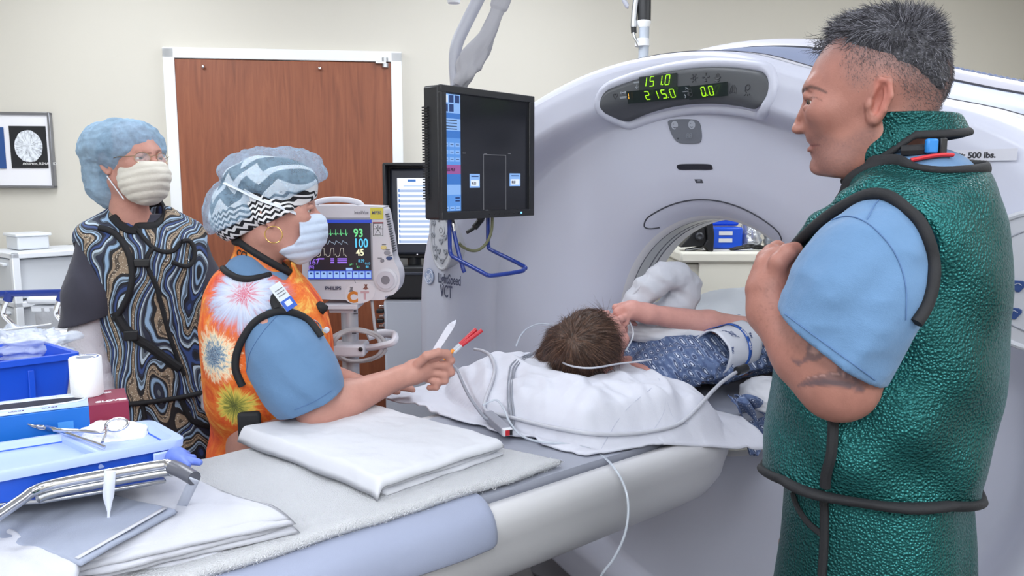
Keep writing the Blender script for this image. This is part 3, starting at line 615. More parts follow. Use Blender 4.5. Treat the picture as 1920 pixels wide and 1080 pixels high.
# ceiling arm with its cloth sleeve
arm = thing('ceiling_mount', 'grey bent ceiling arm with a twisted cloth sleeve holding the monitor', 'arm', P(860, 160, 2.2))
ap = spline([P(856, 162, 2.19), P(853, 118, 2.2), P(857, 82, 2.2), P(873, 46, 2.2), P(896, 0, 2.2), P(915, -40, 2.2)], 8); top = ap[-1].copy(); top[2] = 2.8; top[0] += .14
ap = np.concatenate([ap, [ap[-1]*.5+top*.5, top]]); MB().tube(ap, .0165, 14).build('arm_tube', M_greyp, arm)
cp = spline([P(862, 160, 2.17), P(872, 140, 2.165), P(880, 118, 2.165), P(899, 92, 2.165), P(917, 58, 2.165), P(934, 15, 2.165), P(950, -30, 2.165), P(985, -110, 2.17)], 14); n = 28; A = []
T = np.gradient(cp, axis=0); T /= np.linalg.norm(T, axis=1)[:, None]
for i, (q, t) in enumerate(zip(cp, T)):
    u = np.cross(t, Y3); u /= np.linalg.norm(u); v = np.cross(u, t); f = i/len(cp); rr = .018+.011*math.sin(min(1, f*1.5)*PI)+(.004 if f > .7 else 0); tw = 5.5*(1-f)**1.6; row = []
    for k in range(n+1):
        a = 2*PI*k/n; d = rr*(1+.16*math.cos(2*(a-tw))+.12*math.cos(5*a+tw*3)*(1-f)+.05*math.sin(9*a+f*20)); row.append(q+u*d*math.cos(a)+v*d*.62*math.sin(a))
    A.append(row)
MB().grid(np.array(A)).build('cloth_sleeve', mat('grey cloth sleeve', (164, 164, 172), .8, bump=(220, .2, .001)), arm, auto=80)
rbox('ceiling_plate', (top[0], top[1], 2.79), (.16, .16, .02), M_greyp, arm, .004)
# lamp tip at the top edge
lm = thing('ceiling_lamp_head', 'white lamp head tip poking in at the ceiling left of the monitor arm', 'lamp', P(851, 4, 2.6)); q = P(851, 6, 2.6)
MB().lathe(q, [(.0, 0), (.019, 0), (.021, .012), (.018, .03), (.012, .12)], n=20).build('lamp_tip', mat('lamp white', (218, 218, 224), .4), lm); MB().tube([q+Z3*.02, q+np.array([-.05, 0, .045]), q+np.array([-.2, 0, .07]), q+np.array([-.3, 0, 2.8-q[2]])], .011, 10).build('lamp_arm', M_greyp, lm)
# hose drop behind the gantry
hd = thing('ceiling_injector_arm', 'black-gripped metal pole dropping from the ceiling behind the scanner top', 'arm', P(1206, 100, 3.55)); Yh = 3.55
def pl(px, py): return P(px, py, Yh)
MB().tube([pl(1206, 130), pl(1207, 84), pl(1208, 45)], .022, 14).build('pole', mat('pale grey metal', (172, 180, 192), .4), hd)
MB().lathe(pl(1207, 52), [(.022, 0), (.03, .018), (.031, .026), (.026, .03)], n=20).build('collar', M_trim, hd)
MB().tube([pl(1208, 41), pl(1208.5, 0), np.append(pl(1209, 0)[:2], 2.8)], .028, 16).build('grip', M_dark, hd)
MB().tube([pl(1188, 51), pl(1190, 20), pl(1193, 0), np.append(pl(1199, 0)[:2], 2.8)], .014, 12).build('hose', M_steel, hd)
MB().tube([pl(1188.5, 62), pl(1188, 50)], .012, 12).build('connector', M_dark, hd); px_path([(1188, 62, Yh-.01), (1190, 70, Yh-.02), (1194, 78, Yh-.025), (1197, 86, Yh-.025)], .006, M_steel, 'cable', hd)
MB().tube([pl(1204, 73), pl(1204, 87)], .031, 16).build('hook_and_loop_strap', mat('white strap', (224, 226, 232), .7), hd)
px_path([(1168, -8, Yh), (1171, 2, Yh), (1176, 11, Yh), (1178, 12, Yh)], .01, M_greyp, 'hook', hd)
# ================================================================ patient monitor on its stand
M_phw = mat('monitor white plastic', (206, 205, 214), .4, bump=(500, .05, .0006))
PM = Panel((572, 386), (718, 386), (572, 556), 2.27, 2.27)
def pmp(px, py, out=0.): return PM.pt(*PM.uv(px, py), out)
pm = thing('patient_monitor', 'white bedside vital signs monitor showing 93, 100 and 45 on a pole', 'monitor', pmp(645, 560))
ol = [(565, 390), (570, 386), (640, 385), (712, 387), (719, 390), (724, 402), (733, 450), (738, 485), (747, 505), (750, 522), (747, 540), (738, 552), (722, 556), (712, 563), (600, 561), (570, 552)]
pts = spline([pmp(*q) for q in ol], 4, True); MB().prism(pts, -PM.n*.1).build('monitor_case', M_phw, pm, bevel=.006, seg=3)
px_path([(588, 390, 2.3), (596, 379, 2.3), (622, 374, 2.3), (650, 375, 2.3), (672, 380, 2.3), (682, 390, 2.3)], .0085, M_phw, 'carry_handle', pm)
def pmb(name, x0, y0, x1, y1, mt, out=.001, th=.001, parent=None, bevel=0.):
    a, b = PM.uv(x0, y0), PM.uv(x1, y1); return PM.box(name, a[0], a[1], b[0], b[1], mt, parent or pm, out, th, bevel)
pmb('screen_frame', 576, 408, 700, 526, mat('screen surround', (150, 152, 162), .4), .0012, .0015)
E_s = em('vitals screen', (30, 30, 42), .8); E_g = em('ecg green', (110, 215, 140), 1.); E_cy = em('spo2 cyan', (90, 200, 245), 1.); E_y = em('resp cream', (245, 240, 200), 1.); E_v = em('bp violet', (150, 110, 230), 1.); E_bar = em('menu blue', (150, 186, 240), .9); E_bar2 = em('menu edge', (40, 70, 190), .9)
scr = pmb('screen', 578, 412, 697, 523, E_s, .002, .001)
pmb('menu_bar', 578, 412, 697, 418, E_bar2, .0026, .0006); pmb('menu_bar', 578, 507, 697, 523, E_bar2, .0026, .0006)
for i in range(10): pmb('menu_key', 578.5+11.9*i, 508.5, 589+11.9*i, 521, E_bar, .003, .0005); pmb('menu_icon', 581.5+11.9*i, 511, 586+11.9*i, 514, E_b3, .0034, .0004)
def ptx(s_, px, py, hpx, mt, sx=1., bold=0., out=.003): u, v = PM.uv(px, py); return PM.txt(s_, u, v, hpx*2.27/1500*1.38, mt, pm, out, sx, bold)
ptx('93', 663, 444, 16, E_g, .85, .0006); ptx('100', 663.5, 463.5, 17, E_cy, .78, .0006); ptx('45', 668, 479, 13, E_y, .85, .0006)
ptx('167', 579, 496, 11, E_v, .9); ptx('(80)', 579, 503, 6, E_v, .8); ptx('8:39', 672, 491.5, 5.5, E_cy, .9); ptx('0.63', 685, 496, 4.6, E_cy, .9); ptx('88', 686, 502, 4.6, E_cy, .9); ptx('pH   1', 656, 497, 4, E_g); ptx('63', 669, 502, 4, E_g)
ptx('IntelliVue', 664.5, 401, 6, mat('grey print', (110, 110, 120), .5), .85); ptx('PHILIPS', 610, 543, 6.6, mat('navy print', (62, 66, 92), .5), 1.05, .0004)
ytag = pmb('model_tag', 694, 389.5, 719, 411, mat('yellow tag', (206, 196, 74), .5), .0015, .001, bevel=.0004); ptx('MP30', 697.5, 401.5, 6, mat('grey print', (110, 110, 120), .5), .95, .0003)
def trace(pts, mt, r=.0007): return MB().tube([pmp(x, y, .0032) for x, y in pts], r, 5).build('trace', mt, pm)
tr = []
for i in range(8):
    x = 578+i*9.6; tr += [(x, 439), (x+2, 438), (x+3, 440), (x+3.6, 430), (x+4.4, 442), (x+5.2, 439), (x+7, 437)]
trace([q for q in tr if q[0] < 655], E_g); tr = []
for i in range(6): x = 578+i*12.5; tr += [(x, 458.5), (x+2.5, 451), (x+4, 452), (x+7, 455), (x+9, 454.5), (x+12, 458)]
trace([q for q in tr if q[0] < 656], em('pleth grey', (150, 170, 190), .9)); tr = []
for i in range(4): x = 580+i*18; tr += [(x, 481), (x+3, 479), (x+5, 466), (x+10, 465), (x+11, 479), (x+13, 476), (x+16, 481)]
trace([q for q in tr if q[0] < 662], em('co2 grey', (190, 185, 175), .9))
for x0, x1 in ((596, 608), (620, 627), (633, 651)):
    for k in range(3 if x0 > 600 else 1): pmb('trend_cell', x0, 484+3.4*k, x1, 486.3+3.4*k, E_v, .0028, .0005)
pmb('screen_note', 649, 502, 661, 507, E_bar, .003, .0005)
# right-hand controls
c = pmp(723.5, 524.5); kb = MB().lathe(c, [(.0335, 0), (.0335, .004), (.031, .006)], PM.n, 40).build('knob_ring', M_phw, pm); MB().lathe(c+PM.n*.005, [(.026, 0), (.025, .004)], PM.n, 36).build('knob', mat('knob plastic', (192, 190, 202), .4), pm); MB().lathe(c+PM.n*.009, [(.0125, 0), (.012, .0012)], PM.n, 28).build('knob_dimple', mat('knob dimple', (120, 118, 128), .5), pm)
for px, py, a, b, cc in ((719.5, 464, 5.5, 4, (214, 196, 130)), (726, 474, 6, 4, (140, 140, 150)), (730, 484, 6, 3.6, (44, 70, 120)), (717, 488.5, 3.7, 3.7, (130, 130, 140))):
    o = pmp(px, py); pts = [o+PM.r*a*.00151*math.cos(t)+Z3*b*.00151*math.sin(t) for t in np.linspace(0, 2*PI, 24, endpoint=False)]; MB().prism(pts, PM.n*.003).build('key', mat('key %d' % cc[0], cc, .4), pm, bevel=.001)
for px, py in ((720, 458.5), (727, 468.5), (732, 479), (712, 484)): pmb('key_label', px-4, py-.8, px+4, py+.8, mat('grey print', (110, 110, 120), .5), .0006, .0005)
icf = pmb('caution_label', 698, 416, 720, 445, mat('label pale', (206, 206, 214), .6), .001, .0008); il = MB()
for L in ([(700, 419), (718, 419), (718, 442), (700, 442), (700, 419)], [(709, 421), (709, 431), (703, 440), (715, 440), (709, 431)], [(704, 424), (706, 428)], [(714, 424), (712, 428)], [(701, 429), (707, 429)], [(711, 429), (717, 429)]): il.tube([pmp(x, y, .0014) for x, y in L], .0009, 5)
il.build('caution_symbol', M_icond, pm)['kind'] = 'stuff'; pmb('caution_strip', 699, 416.3, 719, 418.6, mat('caution red', (150, 60, 70), .5), .0018, .0006)
vr = MB()
for i in range(16): vr.box(pmp(724+i*.95, 402+i*4.6, -.02), (.004, .05, .0022), PM.R)
vr.build('vent_slots', M_seam, pm)['kind'] = 'stuff'
# round sticker with the letters C and T
so = pmp(675, 549, .001); a_, b_ = .0435, .0305; pts = [so+PM.r*a_*np.sign(math.cos(t))*abs(math.cos(t))**.85+Z3*(b_*np.sign(math.sin(t))*abs(math.sin(t))**.85+.006*math.cos(t)) for t in np.linspace(0, 2*PI, 48, endpoint=False)]
stk = MB().prism(pts, PM.n*.0012).build('sticker', mat('sticker paper', (214, 212, 220), .5), pm)
ptx('C', 652, 566, 20, mat('sticker orange', (206, 124, 44), .5), 1., .0022, .0026); ptx('T', 677.5, 560.5, 15, mat('sticker pink', (196, 160, 168), .5), 1.15, .0015, .0026)
for px, py, cc in ((659, 545, (120, 118, 126)), (686, 540, (130, 84, 74))):
    b = MB()
    for dx, dy, rr in ((0, 0, 3.4), (.3, -4.5, 2.4), (-1.6, -6.4, 1.1), (2.1, -6.4, 1.1), (-4, 1, 1.1), (4, 1, 1.1)): b.lathe(pmp(px+dx, py+dy, .0022), [(rr*.0015, 0), (rr*.0014, .0006)], PM.n, 14)
    b.build('sticker_doodle', mat('doodle %d' % cc[0], cc, .6), pm)['kind'] = 'stuff'
# stand
M_pole = mat('stand aluminium', (188, 189, 196), .36, .35); st = thing('monitor_stand', 'roll stand with grey metal pole under the vital signs monitor', 'stand', (P(655, 700, 2.3)[0], 2.3, 0)); sx0 = P(657, 650, 2.3)[0]
MB().lathe((sx0, 2.3, .06), [(.0245, 0), (.0245, P(657, 578, 2.3)[2]-.06)], n=28).build('pole', M_pole, st)
mt_ = MB(); mt_.box(P(644, 571, 2.3), (.1, .1, .014)); mt_.box(P(644, 579, 2.3), (.07, .06, .014)); mt_.build('mount_plate', M_phw, st, bevel=.002)
cl = P(658, 653, 2.275); rbox('pole_clamp', cl, (.094, .085, .037), M_phw, st, .008); q = P(676, 655, 2.228); MB().lathe(q, [(.0065, 0), (.005, .001), (.0, .001)], (0, -1, 0), 16).build('clamp_screw', M_dark, st)
MB().tube(spline([P(690, 652, 2.26), P(706, 650, 2.24), P(735, 643, 2.22), P(741, 634, 2.24), P(736, 627, 2.33), P(712, 625, 2.38), P(690, 632, 2.37)], 6), .0125, 10, flat=.8).build('stand_handle', M_phw, st)
for k, (px, py) in enumerate(((664, 583), (667, 588), (664, 625))): rbox('pole_label', P(px, py, 2.2738), (.012, .001, .004), mat('label ink', (96, 96, 104), .6), st, 0)
for k in range(5):
    a = 2*PI*k/5+.35; e = np.array([sx0+.2*math.cos(a), 2.3+.2*math.sin(a), .075]); lg = MB().tube([(sx0, 2.3, .1), e], [.024, .017], 10).build('stand_leg', M_pole, st); MB().lathe(e+np.array([-.011, 0, -.045]), [(.03, 0), (.03, .022)], (1, 0, 0), 18).build('caster', M_dark, lg)
# cable coil hung on the clamp
M_cab = mat('grey cable', (170, 168, 172), .5); cc_ = P(670, 647, 2.25); pts = []
for i in range(4*28):
    a = 2*PI*i/28; k = i/112; pts.append(cc_+np.array([(.058+.017*k+.004*math.sin(a*1.5))*math.cos(a)*1.12+.004*k, -.012+.006*math.sin(i*.9)-.02*math.sin(a)*0+.008*k, (.043+.006*k)*math.sin(a)]))
coil = thing('coiled_cable', 'grey cable coiled round the clamp of the roll stand', 'cable', cc_); MB().tube(pts, .0048, 8).build('cable_coil', M_cab, coil); px_path([(714, 650, 2.24), (704, 620, 2.25), (700, 590, 2.27), (697, 560, 2.29)], .0045, M_cab, 'cable_lead', coil)
# ================================================================ touch display and trolley by the gantry
TP = Panel((726, 309), (802, 309), (726, 484), 3.45, 3.45)
tp = thing('injector_display', 'black framed touch display with rows of white fields beside the door', 'display', TP.pt(.5, 1))
rbox('display_hood', TP.pt(.55, .5, -.05), (TP.w*1.15, .06, TP.h*1.02), M_dark, tp, .006, TP.R)
hm = MB(); hm.box(TP.pt(-.03, .5, .015), (.012, .1, TP.h*1.02), TP.R); hm.box(TP.pt(.5, -.005, .015), (TP.w*1.1, .1, .012), TP.R); hm.build('hood_edge', M_dark, tp, bevel=.003)
rbox('display_frame', TP.pt(.6, .5, -.012), (TP.w*1.1, .03, TP.h*.93), mat('charcoal frame', (52, 56, 68), .4), tp, .012, TP.R)
TP.box('screen', .24, .14, 1.1, .845, em('touch white', (236, 243, 255), 1.0), tp, .005, .002)
for i in range(11): TP.box('field_row', .27, .262+.0545*i, 1.1, .29+.0545*i, em('field shade', (176, 196, 232), .9), tp, .0058, .0006); TP.box('field_tab', .27, .255+.0545*i, .295, .288+.0545*i, E_b2, tp, .0062, .0006)
TP.box('field_button', .5, .155, .7, .18, E_b2, tp, .0062, .0006); TP.box('field_line', .4, .222, 1.0, .228, E_b1, tp, .0062, .0006); rbox('display_led', TP.pt(.72, .955, .02), (.004, .002, .004), em('white led', (240, 240, 255), 2), tp, 0, TP.R)
q0, q1 = P(718, 563, 3.4), P(800, 563, 3.4); tr = thing('equipment_trolley', 'light grey equipment trolley with black top beside the scanner', 'trolley', ((q0[0]+q1[0])/2+.05, 3.62, 0)); xw = q1[0]-q0[0]+.08
rbox('trolley_body', ((q0[0]+q1[0])/2+.04, 3.62, q0[2]/2+.02), (xw, .42, q0[2]-.04), mat('trolley grey', (186, 190, 202), .45), tr, .012)
b0, b1 = P(722, 500, 3.4), P(722, 560, 3.4); rbox('black_top', ((q0[0]+q1[0])/2+.04, 3.62, (b0[2]+b1[2])/2), (xw+.01, .44, b0[2]-b1[2]), M_dark, tr, .008)
a_ = TP.pt(.6, 1.0, -.05); MB().tube([a_, (a_[0], a_[1], b0[2]+.001)], .03, 12).build('display_post', M_dark, tp)
rbox('top_strip', ((q0[0]+q1[0])/2+.04, 3.40, b0[2]-.03), (xw, .01, .012), mat('charcoal frame', (52, 56, 68), .4), tr, .002)
for i in range(3): rbox('side_hook', P(713, 583+i*18, 3.42), (.03, .03, .018), M_dark, tr, .004); rbox('side_bracket', P(716, 574+i*18, 3.43), (.02, .03, .014), M_chrome, tr, .003)
# ================================================================ cabinet behind the bore, with its clutter
CY = 3.62; cz = P(1350, 472, CY)[2]; x0, x1 = P(1279, 480, CY)[0], P(1279, 480, CY)[0]+.92
M_cream = mat('cream laminate', (238, 236, 224), .5); cab = thing('supply_cabinet', 'cream supply cabinet seen through the scanner bore', 'cabinet', ((x0+x1)/2, CY+.22, 0))
rbox('cabinet_body', ((x0+x1)/2, CY+.225, cz/2-.03), (x1-x0-.02, .41, cz-.06), M_cream, cab, .004); rbox('worktop', ((x0+x1)/2, CY+.22, cz-.026), (x1-x0+.02, .46, .052), M_cream, cab, .012)
dz = P(1300, 491, CY)[2]-.005; rbox('drawer_front', ((x0+x1)/2+.03, CY+.012, dz-.15), (x1-x0-.1, .022, .3), M_cream, cab, .003); rbox('drawer_front', ((x0+x1)/2+.03, CY+.012, dz-.52), (x1-x0-.1, .022, .41), M_cream, cab, .003)
def cy(px, py, y=.1): return P(px, py, CY+y)
zt = cz
bb = thing('blue_plastic_case', 'bright blue plastic case with two white labels on the cabinet', 'case', (cy(1362, 470)[0], CY+.2, zt)); M_bl2 = mat('bright blue plastic', (22, 84, 214), .35)
a, b = cy(1338, 404, .14), cy(1392, 468, .14); w_ = b[0]-a[0]; hh = a[2]-zt
rbox('case_base', ((a[0]+b[0])/2, CY+.21, zt+.052), (w_, .14, .1), M_bl2, bb, .008); rbox('case_lid', ((a[0]+b[0])/2+.003, CY+.24, zt+hh/2+.055), (w_*.98, .05, hh-.1), M_bl2, bb, .01); rbox('lid_rim', ((a[0]+b[0])/2+.003, CY+.214, zt+hh/2+.055), (w_*.8, .006, hh-.16), mat('deep blue plastic', (18, 66, 178), .4), bb, .003)
for k in range(2): rbox('case_label', (a[0]+w_*.42, CY+.138, zt+.075-.034*k), (w_*.45, .002, .018), mat('label white', (225, 228, 232), .6), bb, 0)
bd = thing('black_clamp_device', 'black device with round knob lying beside the blue case', 'device', (cy(1315, 460)[0], CY+.06, zt)); q = cy(1322, 440, .04)
dv = MB(); pts = [cy(x, y, .02) for x, y in ((1276, 464), (1290, 447), (1303, 430), (1322, 425), (1326, 458), (1318, 462))]; dv.prism(pts, (0, .07, 0)); dv.build('device_body', M_dark, bd, bevel=.004)
MB().prism([cy(x, y, .0) for x, y in ((1326, 414), (1336, 411), (1340, 440), (1338, 472), (1332, 472), (1320, 460), (1327, 450))], (0, .1, 0)).build('device_plate', M_dark, bd, bevel=.006); MB().lathe(cy(1311, 443, .02), [(.019, -.005), (.019, .012), (.012, .016), (.0, .012)], (0, -1, 0), 24).build('device_knob', mat('dark grey plastic', (58, 60, 66), .4), bd)
def crumple(name, mt, c, rx, ry, rz, amp, seed, parent=None, n=40, flat=True):
    V = []
    for i in range(n+1):
        for j in range(n):
            t = PI*i/n; a = 2*PI*j/n; V.append((math.sin(t)*math.cos(a), math.sin(t)*math.sin(a), math.cos(t)))
    V = np.array(V); d = 1+amp*(np.abs(vnoise(V*2.2+seed, seed))*1.2-.4+.5*np.abs(vnoise(V*5+seed, seed+3))-.2+.25*vnoise(V*11, seed+9)); V = V*d[:, None]*np.array([rx, ry, rz])
    if flat: V[:, 2] = np.maximum(V[:, 2], -rz*.35)
    V = V-np.array([0, 0, V[:, 2].min()])+np.asarray(c); F_ = [(i*n+j, i*n+(j+1) % n, (i+1)*n+(j+1) % n, (i+1)*n+j) for i in range(n) for j in range(n)]
    return npmesh(name, V, np.array(F_), mt, parent)
M_foil = mat('crinkled silver wrap', (206, 210, 218), .22, .55)
tag(crumple('silver_wrap', M_foil, (cy(1416, 440)[0], CY+.2, zt), .05, .08, .1, .35, 4), 'crumpled silver plastic wrap next to the blue case on cabinet', 'wrapping')
tag(crumple('grey_drape', mat('grey sheer plastic', (150, 156, 166), .3), (cy(1468, 450)[0], CY+.22, zt), .05, .08, .08, .4, 9), 'grey plastic drape heaped at the end of the cabinet', 'drape')
cb = MB(); rr = np.random.default_rng(3)
for k in range(6): a = cy(1372+rr.uniform(0, 6), 466, .02); b = cy(1455, 464, .03); cb.tube(spline([[a[0]+(b[0]-a[0])*t, CY+.03+.05*rr.random(), zt+.006+.022*rr.random()*math.sin(t*PI)] for t in np.linspace(0, 1, 6)], 5), .0045, 6)
o = cb.build('black_cables', M_dark); tag(o, 'bundle of black cables lying on the cabinet edge', 'cable')
MB().tube([cy(1285, 472, .05), cy(1318, 466, .05)], .008, 10).build('steel_tool', M_steel); o = bpy.data.objects['steel_tool']; o.location.z += zt+.009-cy(1300, 469, .05)[2]; tag(o, 'short steel tool lying in front of the black device', 'tool')
# red-brown chair back seen in the gap at the bore's edge
# ================================================================ far left: drawer tower, hamper, stretcher
M_wpl = mat('white plastic', (232, 236, 242), .4); M_frost = mat('frosted drawer plastic', (230, 235, 242), .35, alpha=.85)
tz = P(20, 475, 3.35)[2]; dtw = thing('drawer_tower', 'white plastic drawer tower with frosted drawers by the cream wall', 'drawers', (P(0, 500, 3.45)[0], 3.5, 0)); RT = Rz(math.radians(-40)); tcx, tcy = P(34, 500, 3.35)[0]-.02, 3.58
def tw(x, y, z): return np.array([tcx, tcy, 0])+RT@np.array([x, y, 0])+Z3*z
D_, W_ = .34, .3; fm = MB()
for sx_ in (-1, 1):
    for sy in (-1, 1): fm.box(tw(sx_*W_/2, sy*D_/2, tz/2), (.03, .03, tz), RT)
nd = 6; st_ = tz/nd
for i in range(nd+1): fm.box(tw(0, 0, max(.015, tz-.012-st_*i)), (W_+.03, D_+.03, .024), RT)
fm.build('tower_frame', M_wpl, dtw, bevel=.004)
for i in range(nd):
    dzz = tz-st_*(i+.5)-.01; d_ = rbox('drawer', tw(0, 0, dzz), (W_-.035, D_+.02, st_-.04), M_frost, dtw, .006, RT); rbox('drawer_pull', tw(0, -D_/2-.018, dzz+st_*.3), (W_*.6, .02, .014), M_wpl, d_, .004, RT)
tbx = rbox('storage_tub', tw(-.04, -.05, tz+.032), (.14, .13, .06), M_frost, None, .008, RT); tag(tbx, 'small white tub standing on top of the drawer tower', 'tub'); rbox('tub_lid', tw(-.04, -.05, tz+.067), (.155, .145, .012), M_wpl, tbx, .003, RT)
hz = P(100, 563, 3.12)[2]; hx = P(108, 600, 3.12)[0]; hp = thing('linen_hamper', 'white lidded hamper with hanging liner behind the blue rail', 'hamper', (hx, 3.2, 0))
rbox('hamper_lid', (hx, 3.2, hz), (.22, .2, .03), M_wpl, hp, .012); rbox('hamper_rim', (hx, 3.2, hz-.035), (.2, .18, .03), M_wpl, hp, .008); A = []
for i, z_ in enumerate(np.linspace(hz-.03, .02, 14)):
    row = []
    for k in range(41): a = 2*PI*k/40; cx_, sx_ = math.cos(a), math.sin(a); e = (abs(cx_)**5+abs(sx_)**5)**(-1/5); f_ = 1-.12*i/13+.03*math.sin(k*3.1+i*.7); row.append((hx+.1*e*cx_*f_, 3.2+.09*e*sx_*f_, z_))
    A.append(row)
MB().grid(np.array(A)).build('hamper_liner', mat('grey liner', (184, 186, 192), .5, bump=(30, .4, .01)), hp)
# stretcher: white mattress, blue side rail on chrome legs
bz_ = P(60, 640, 2.72)[2]; sb = thing('stretcher', 'white-sheeted stretcher with blue side rail on bent chrome posts', 'stretcher', (-2.0, 2.75, 0))
A = []
for x in np.linspace(-2.9, P(150, 640, 2.75)[0]+.02, 30):
    A.append([(x, y, z_) for y, z_ in [(2.46, bz_-.16), (2.45, bz_-.05), (2.47, bz_-.01)]+[(y, bz_+.006*math.sin(x*9+y*5)) for y in np.linspace(2.5, 2.98, 10)]+[(3.03, bz_-.02), (3.04, bz_-.16)]])
A = np.array(A); m = MB().grid(A); m.add(A[-1], [tuple(range(A.shape[1]))]); m.build('mattress', mat('white sheet', (238, 240, 246), .85, bump=(20, .15, .01)), sb); rbox('stretcher_deck', (-2.15, 2.75, bz_-.2), (1.35, .56, .08), M_greyp, sb, .01)
for x in (-2.6, -1.75): rbox('stretcher_leg', (x, 2.75, (bz_-.2)/2), (.06, .4, bz_-.24), M_greyp, sb, .01)
MB().tube([P(-160, 553, 2.95), P(0, 551, 2.95), P(128, 548, 2.95)], .0125, 12).build('side_rail', M_blue, sb)
for px in (15, 114):
    MB().tube(spline([P(px+4, 548, 2.95), P(px+1, 558, 2.95), P(px-1, 564, 2.95)], 4), .016, 10).build('rail_socket', M_blue, sb); MB().tube(spline([P(px-1, 562, 2.95), P(px-8, 578, 2.95), P(px-7, 592, 2.95), P(px+8, 607, 2.95), P(px+20, 620, 2.95), P(px+25, 640, 2.94), P(px+26, 668, 2.94)], 6), .009, 12).build('rail_post', M_chrome, sb)
# ================================================================ linen on the table
def cloth(name, col, scale=40, st=.2, rough=.85, fine=900):
    t = NT(name); c = lin(col); n = t.noise(5, 4); t.p(Base_Color=t.mix(n, tuple(v*.95 for v in c[:3])+(1,), c), Roughness=rough)
    t.b.inputs['Sheen Weight'].default_value = .15; t.b.inputs['Specular IOR Level'].default_value = .2
    h = t.math('ADD', t.noise(scale, 5), t.math('MULTIPLY', t.noise(fine, 2), .12)); t.bump(h, st, .012); return t.m
M_white = cloth('white cotton', (196, 198, 208), 26, .3); M_blank = cloth('white blanket cotton', (210, 212, 220), 16, .25); M_case = cloth('white pillowcase', (208, 210, 222), 18, .35)
M_terry = cloth('white terry', (238, 240, 246), 420, .9, .95); M_greyc = cloth('blue grey drape', (150, 158, 178), 14, .3, .7); M_chux = cloth('pale blue grey sheet', (150, 158, 182), 8, .25, .6)
def quadgrid(c, nu, nv):
    c = [np.asarray(q, float) for q in c]; u = np.linspace(0, 1, nu)[:, None, None]; v = np.linspace(0, 1, nv)[None, :, None]
    return c[0]*(1-u)*(1-v)+c[1]*u*(1-v)+c[2]*u*v+c[3]*(1-u)*v
def slab(name, c, th, mt, parent=None, r=.02, nu=60, nv=60, amp=.002, seed=1, edge=.004, top=None, label=None):
    """soft rounded slab on quad c (base corners)"""
    g = quadgrid(c, nu, nv); lu = np.linalg.norm(np.asarray(c[1])-c[0]); lv = np.linalg.norm(np.asarray(c[3])-c[0])
    U_, V_ = np.meshgrid(np.linspace(0, 1, nu), np.linspace(0, 1, nv), indexing='ij'); d = np.minimum(np.minimum(U_, 1-U_)*lu, np.minimum(V_, 1-V_)*lv)
    q = np.sqrt(np.clip(1-(1-np.minimum(d/r, 1))**2, 0, 1)); P_ = g.reshape(-1, 3)*[1, 1, 1]
    w_ = (fbm(P_*np.array([14, 14, 3]), seed)*amp).reshape(nu, nv); e = np.stack([fbm(P_*9, seed+5)*edge, fbm(P_*9, seed+8)*edge, 0*P_[:, 0]], -1).reshape(nu, nv, 3)
    t_ = g+e; b_ = g+e; t_[..., 2] += th*(.5+.5*q)+w_*q+(top(U_, V_) if top else 0); b_[..., 2] += th*(.5-.5*q)*1.0+(top(U_, V_) if top else 0)
    m = MB(); m.grid(t_); m.grid(b_, True); o = m.build(name, mt, parent, auto=75)
    bm = bmesh.new(); bm.from_mesh(o.data); bmesh.ops.remove_doubles(bm, verts=bm.verts, dist=.0004); bmesh.ops.recalc_face_normals(bm, faces=bm.faces); bm.to_mesh(o.data); bm.free(); return o
PZ = TZ+.026                                        # top of the table pad
def gq(*sw): return [G(s, w_, z) for s, w_, z in sw]
# pale sheet turned over the table edge
A = []
for i, w_ in enumerate(np.linspace(-2.2, -.905, 60)):
    k = min(1, (-.905-w_)/.03+.25); row = []
    for s_, z in [(.1, PZ+.002), (.2, PZ+.002), (.243, PZ+.003), (.266, PZ+.002), (.289, PZ-.002), (.307, PZ-.013), (.317, PZ-.035), (.32, PZ-.056), (.317, PZ-.072)]:
        row.append(G(.1+(s_-.1)*(k if s_ > .243 else 1)+.003*math.sin(w_*23)*(s_ > .27), w_, PZ+.002+(z-PZ-.002)*(k if s_ > .243 else 1)))
    A.append(row)
o = MB().grid(np.array(A)).build('table_sheet', M_chux, None, solid=.003, subd=1); tag(o, 'pale blue-grey sheet folded down over the near table edge', 'sheet')
# terry towel
tw = slab('terry_towel', gq((-.262, -1.62, PZ+.003), (-.25, -.86, PZ+.003), (.235, -.70, PZ+.003), (.25, -1.62, PZ+.003)), .02, M_terry, None, .016, 150, 90, .002, 3, .006); tag(tw, 'thick white terry towel spread flat across the table', 'towel')
# folded blanket: several turned layers
fb = thing('folded_blanket', 'white cotton blanket folded in a thick pad on the terry towel', 'blanket', G(-.05, -1, PZ+.02)); z0 = PZ+.021; prev = 0
BQ = [(-.285, -1.19), (-.255, -.862), (.155, -.79), (.185, -1.115)]
def bq(z, i0=0, i1=0, iu=0.): return gq(*[(BQ[k][0]+(i1 if k > 1 else -i0), BQ[k][1]+(iu if k in (0, 3) else 0), z) for k in range(4)])
for k, (th, i1, sd) in enumerate(((.011, -.004, 11), (.009, -.017, 12), (.008, -.008, 13), (.009, -.02, 14))):
    slab('blanket_fold', bq(z0, -.004*k, i1, .02), th, M_blank, fb, .006, 60, 60, .0022, sd, .009); z0 += th*.86
slab('blanket_top', bq(z0-.003, .004, .002), .014, M_blank, fb, .012, 110, 90, .0032, 17, .006, top=lambda u, v: -.027*np.clip((.055-u)/.055, 0, 1)**2-.01*np.clip((v-.955)/.045, 0, 1)**2)
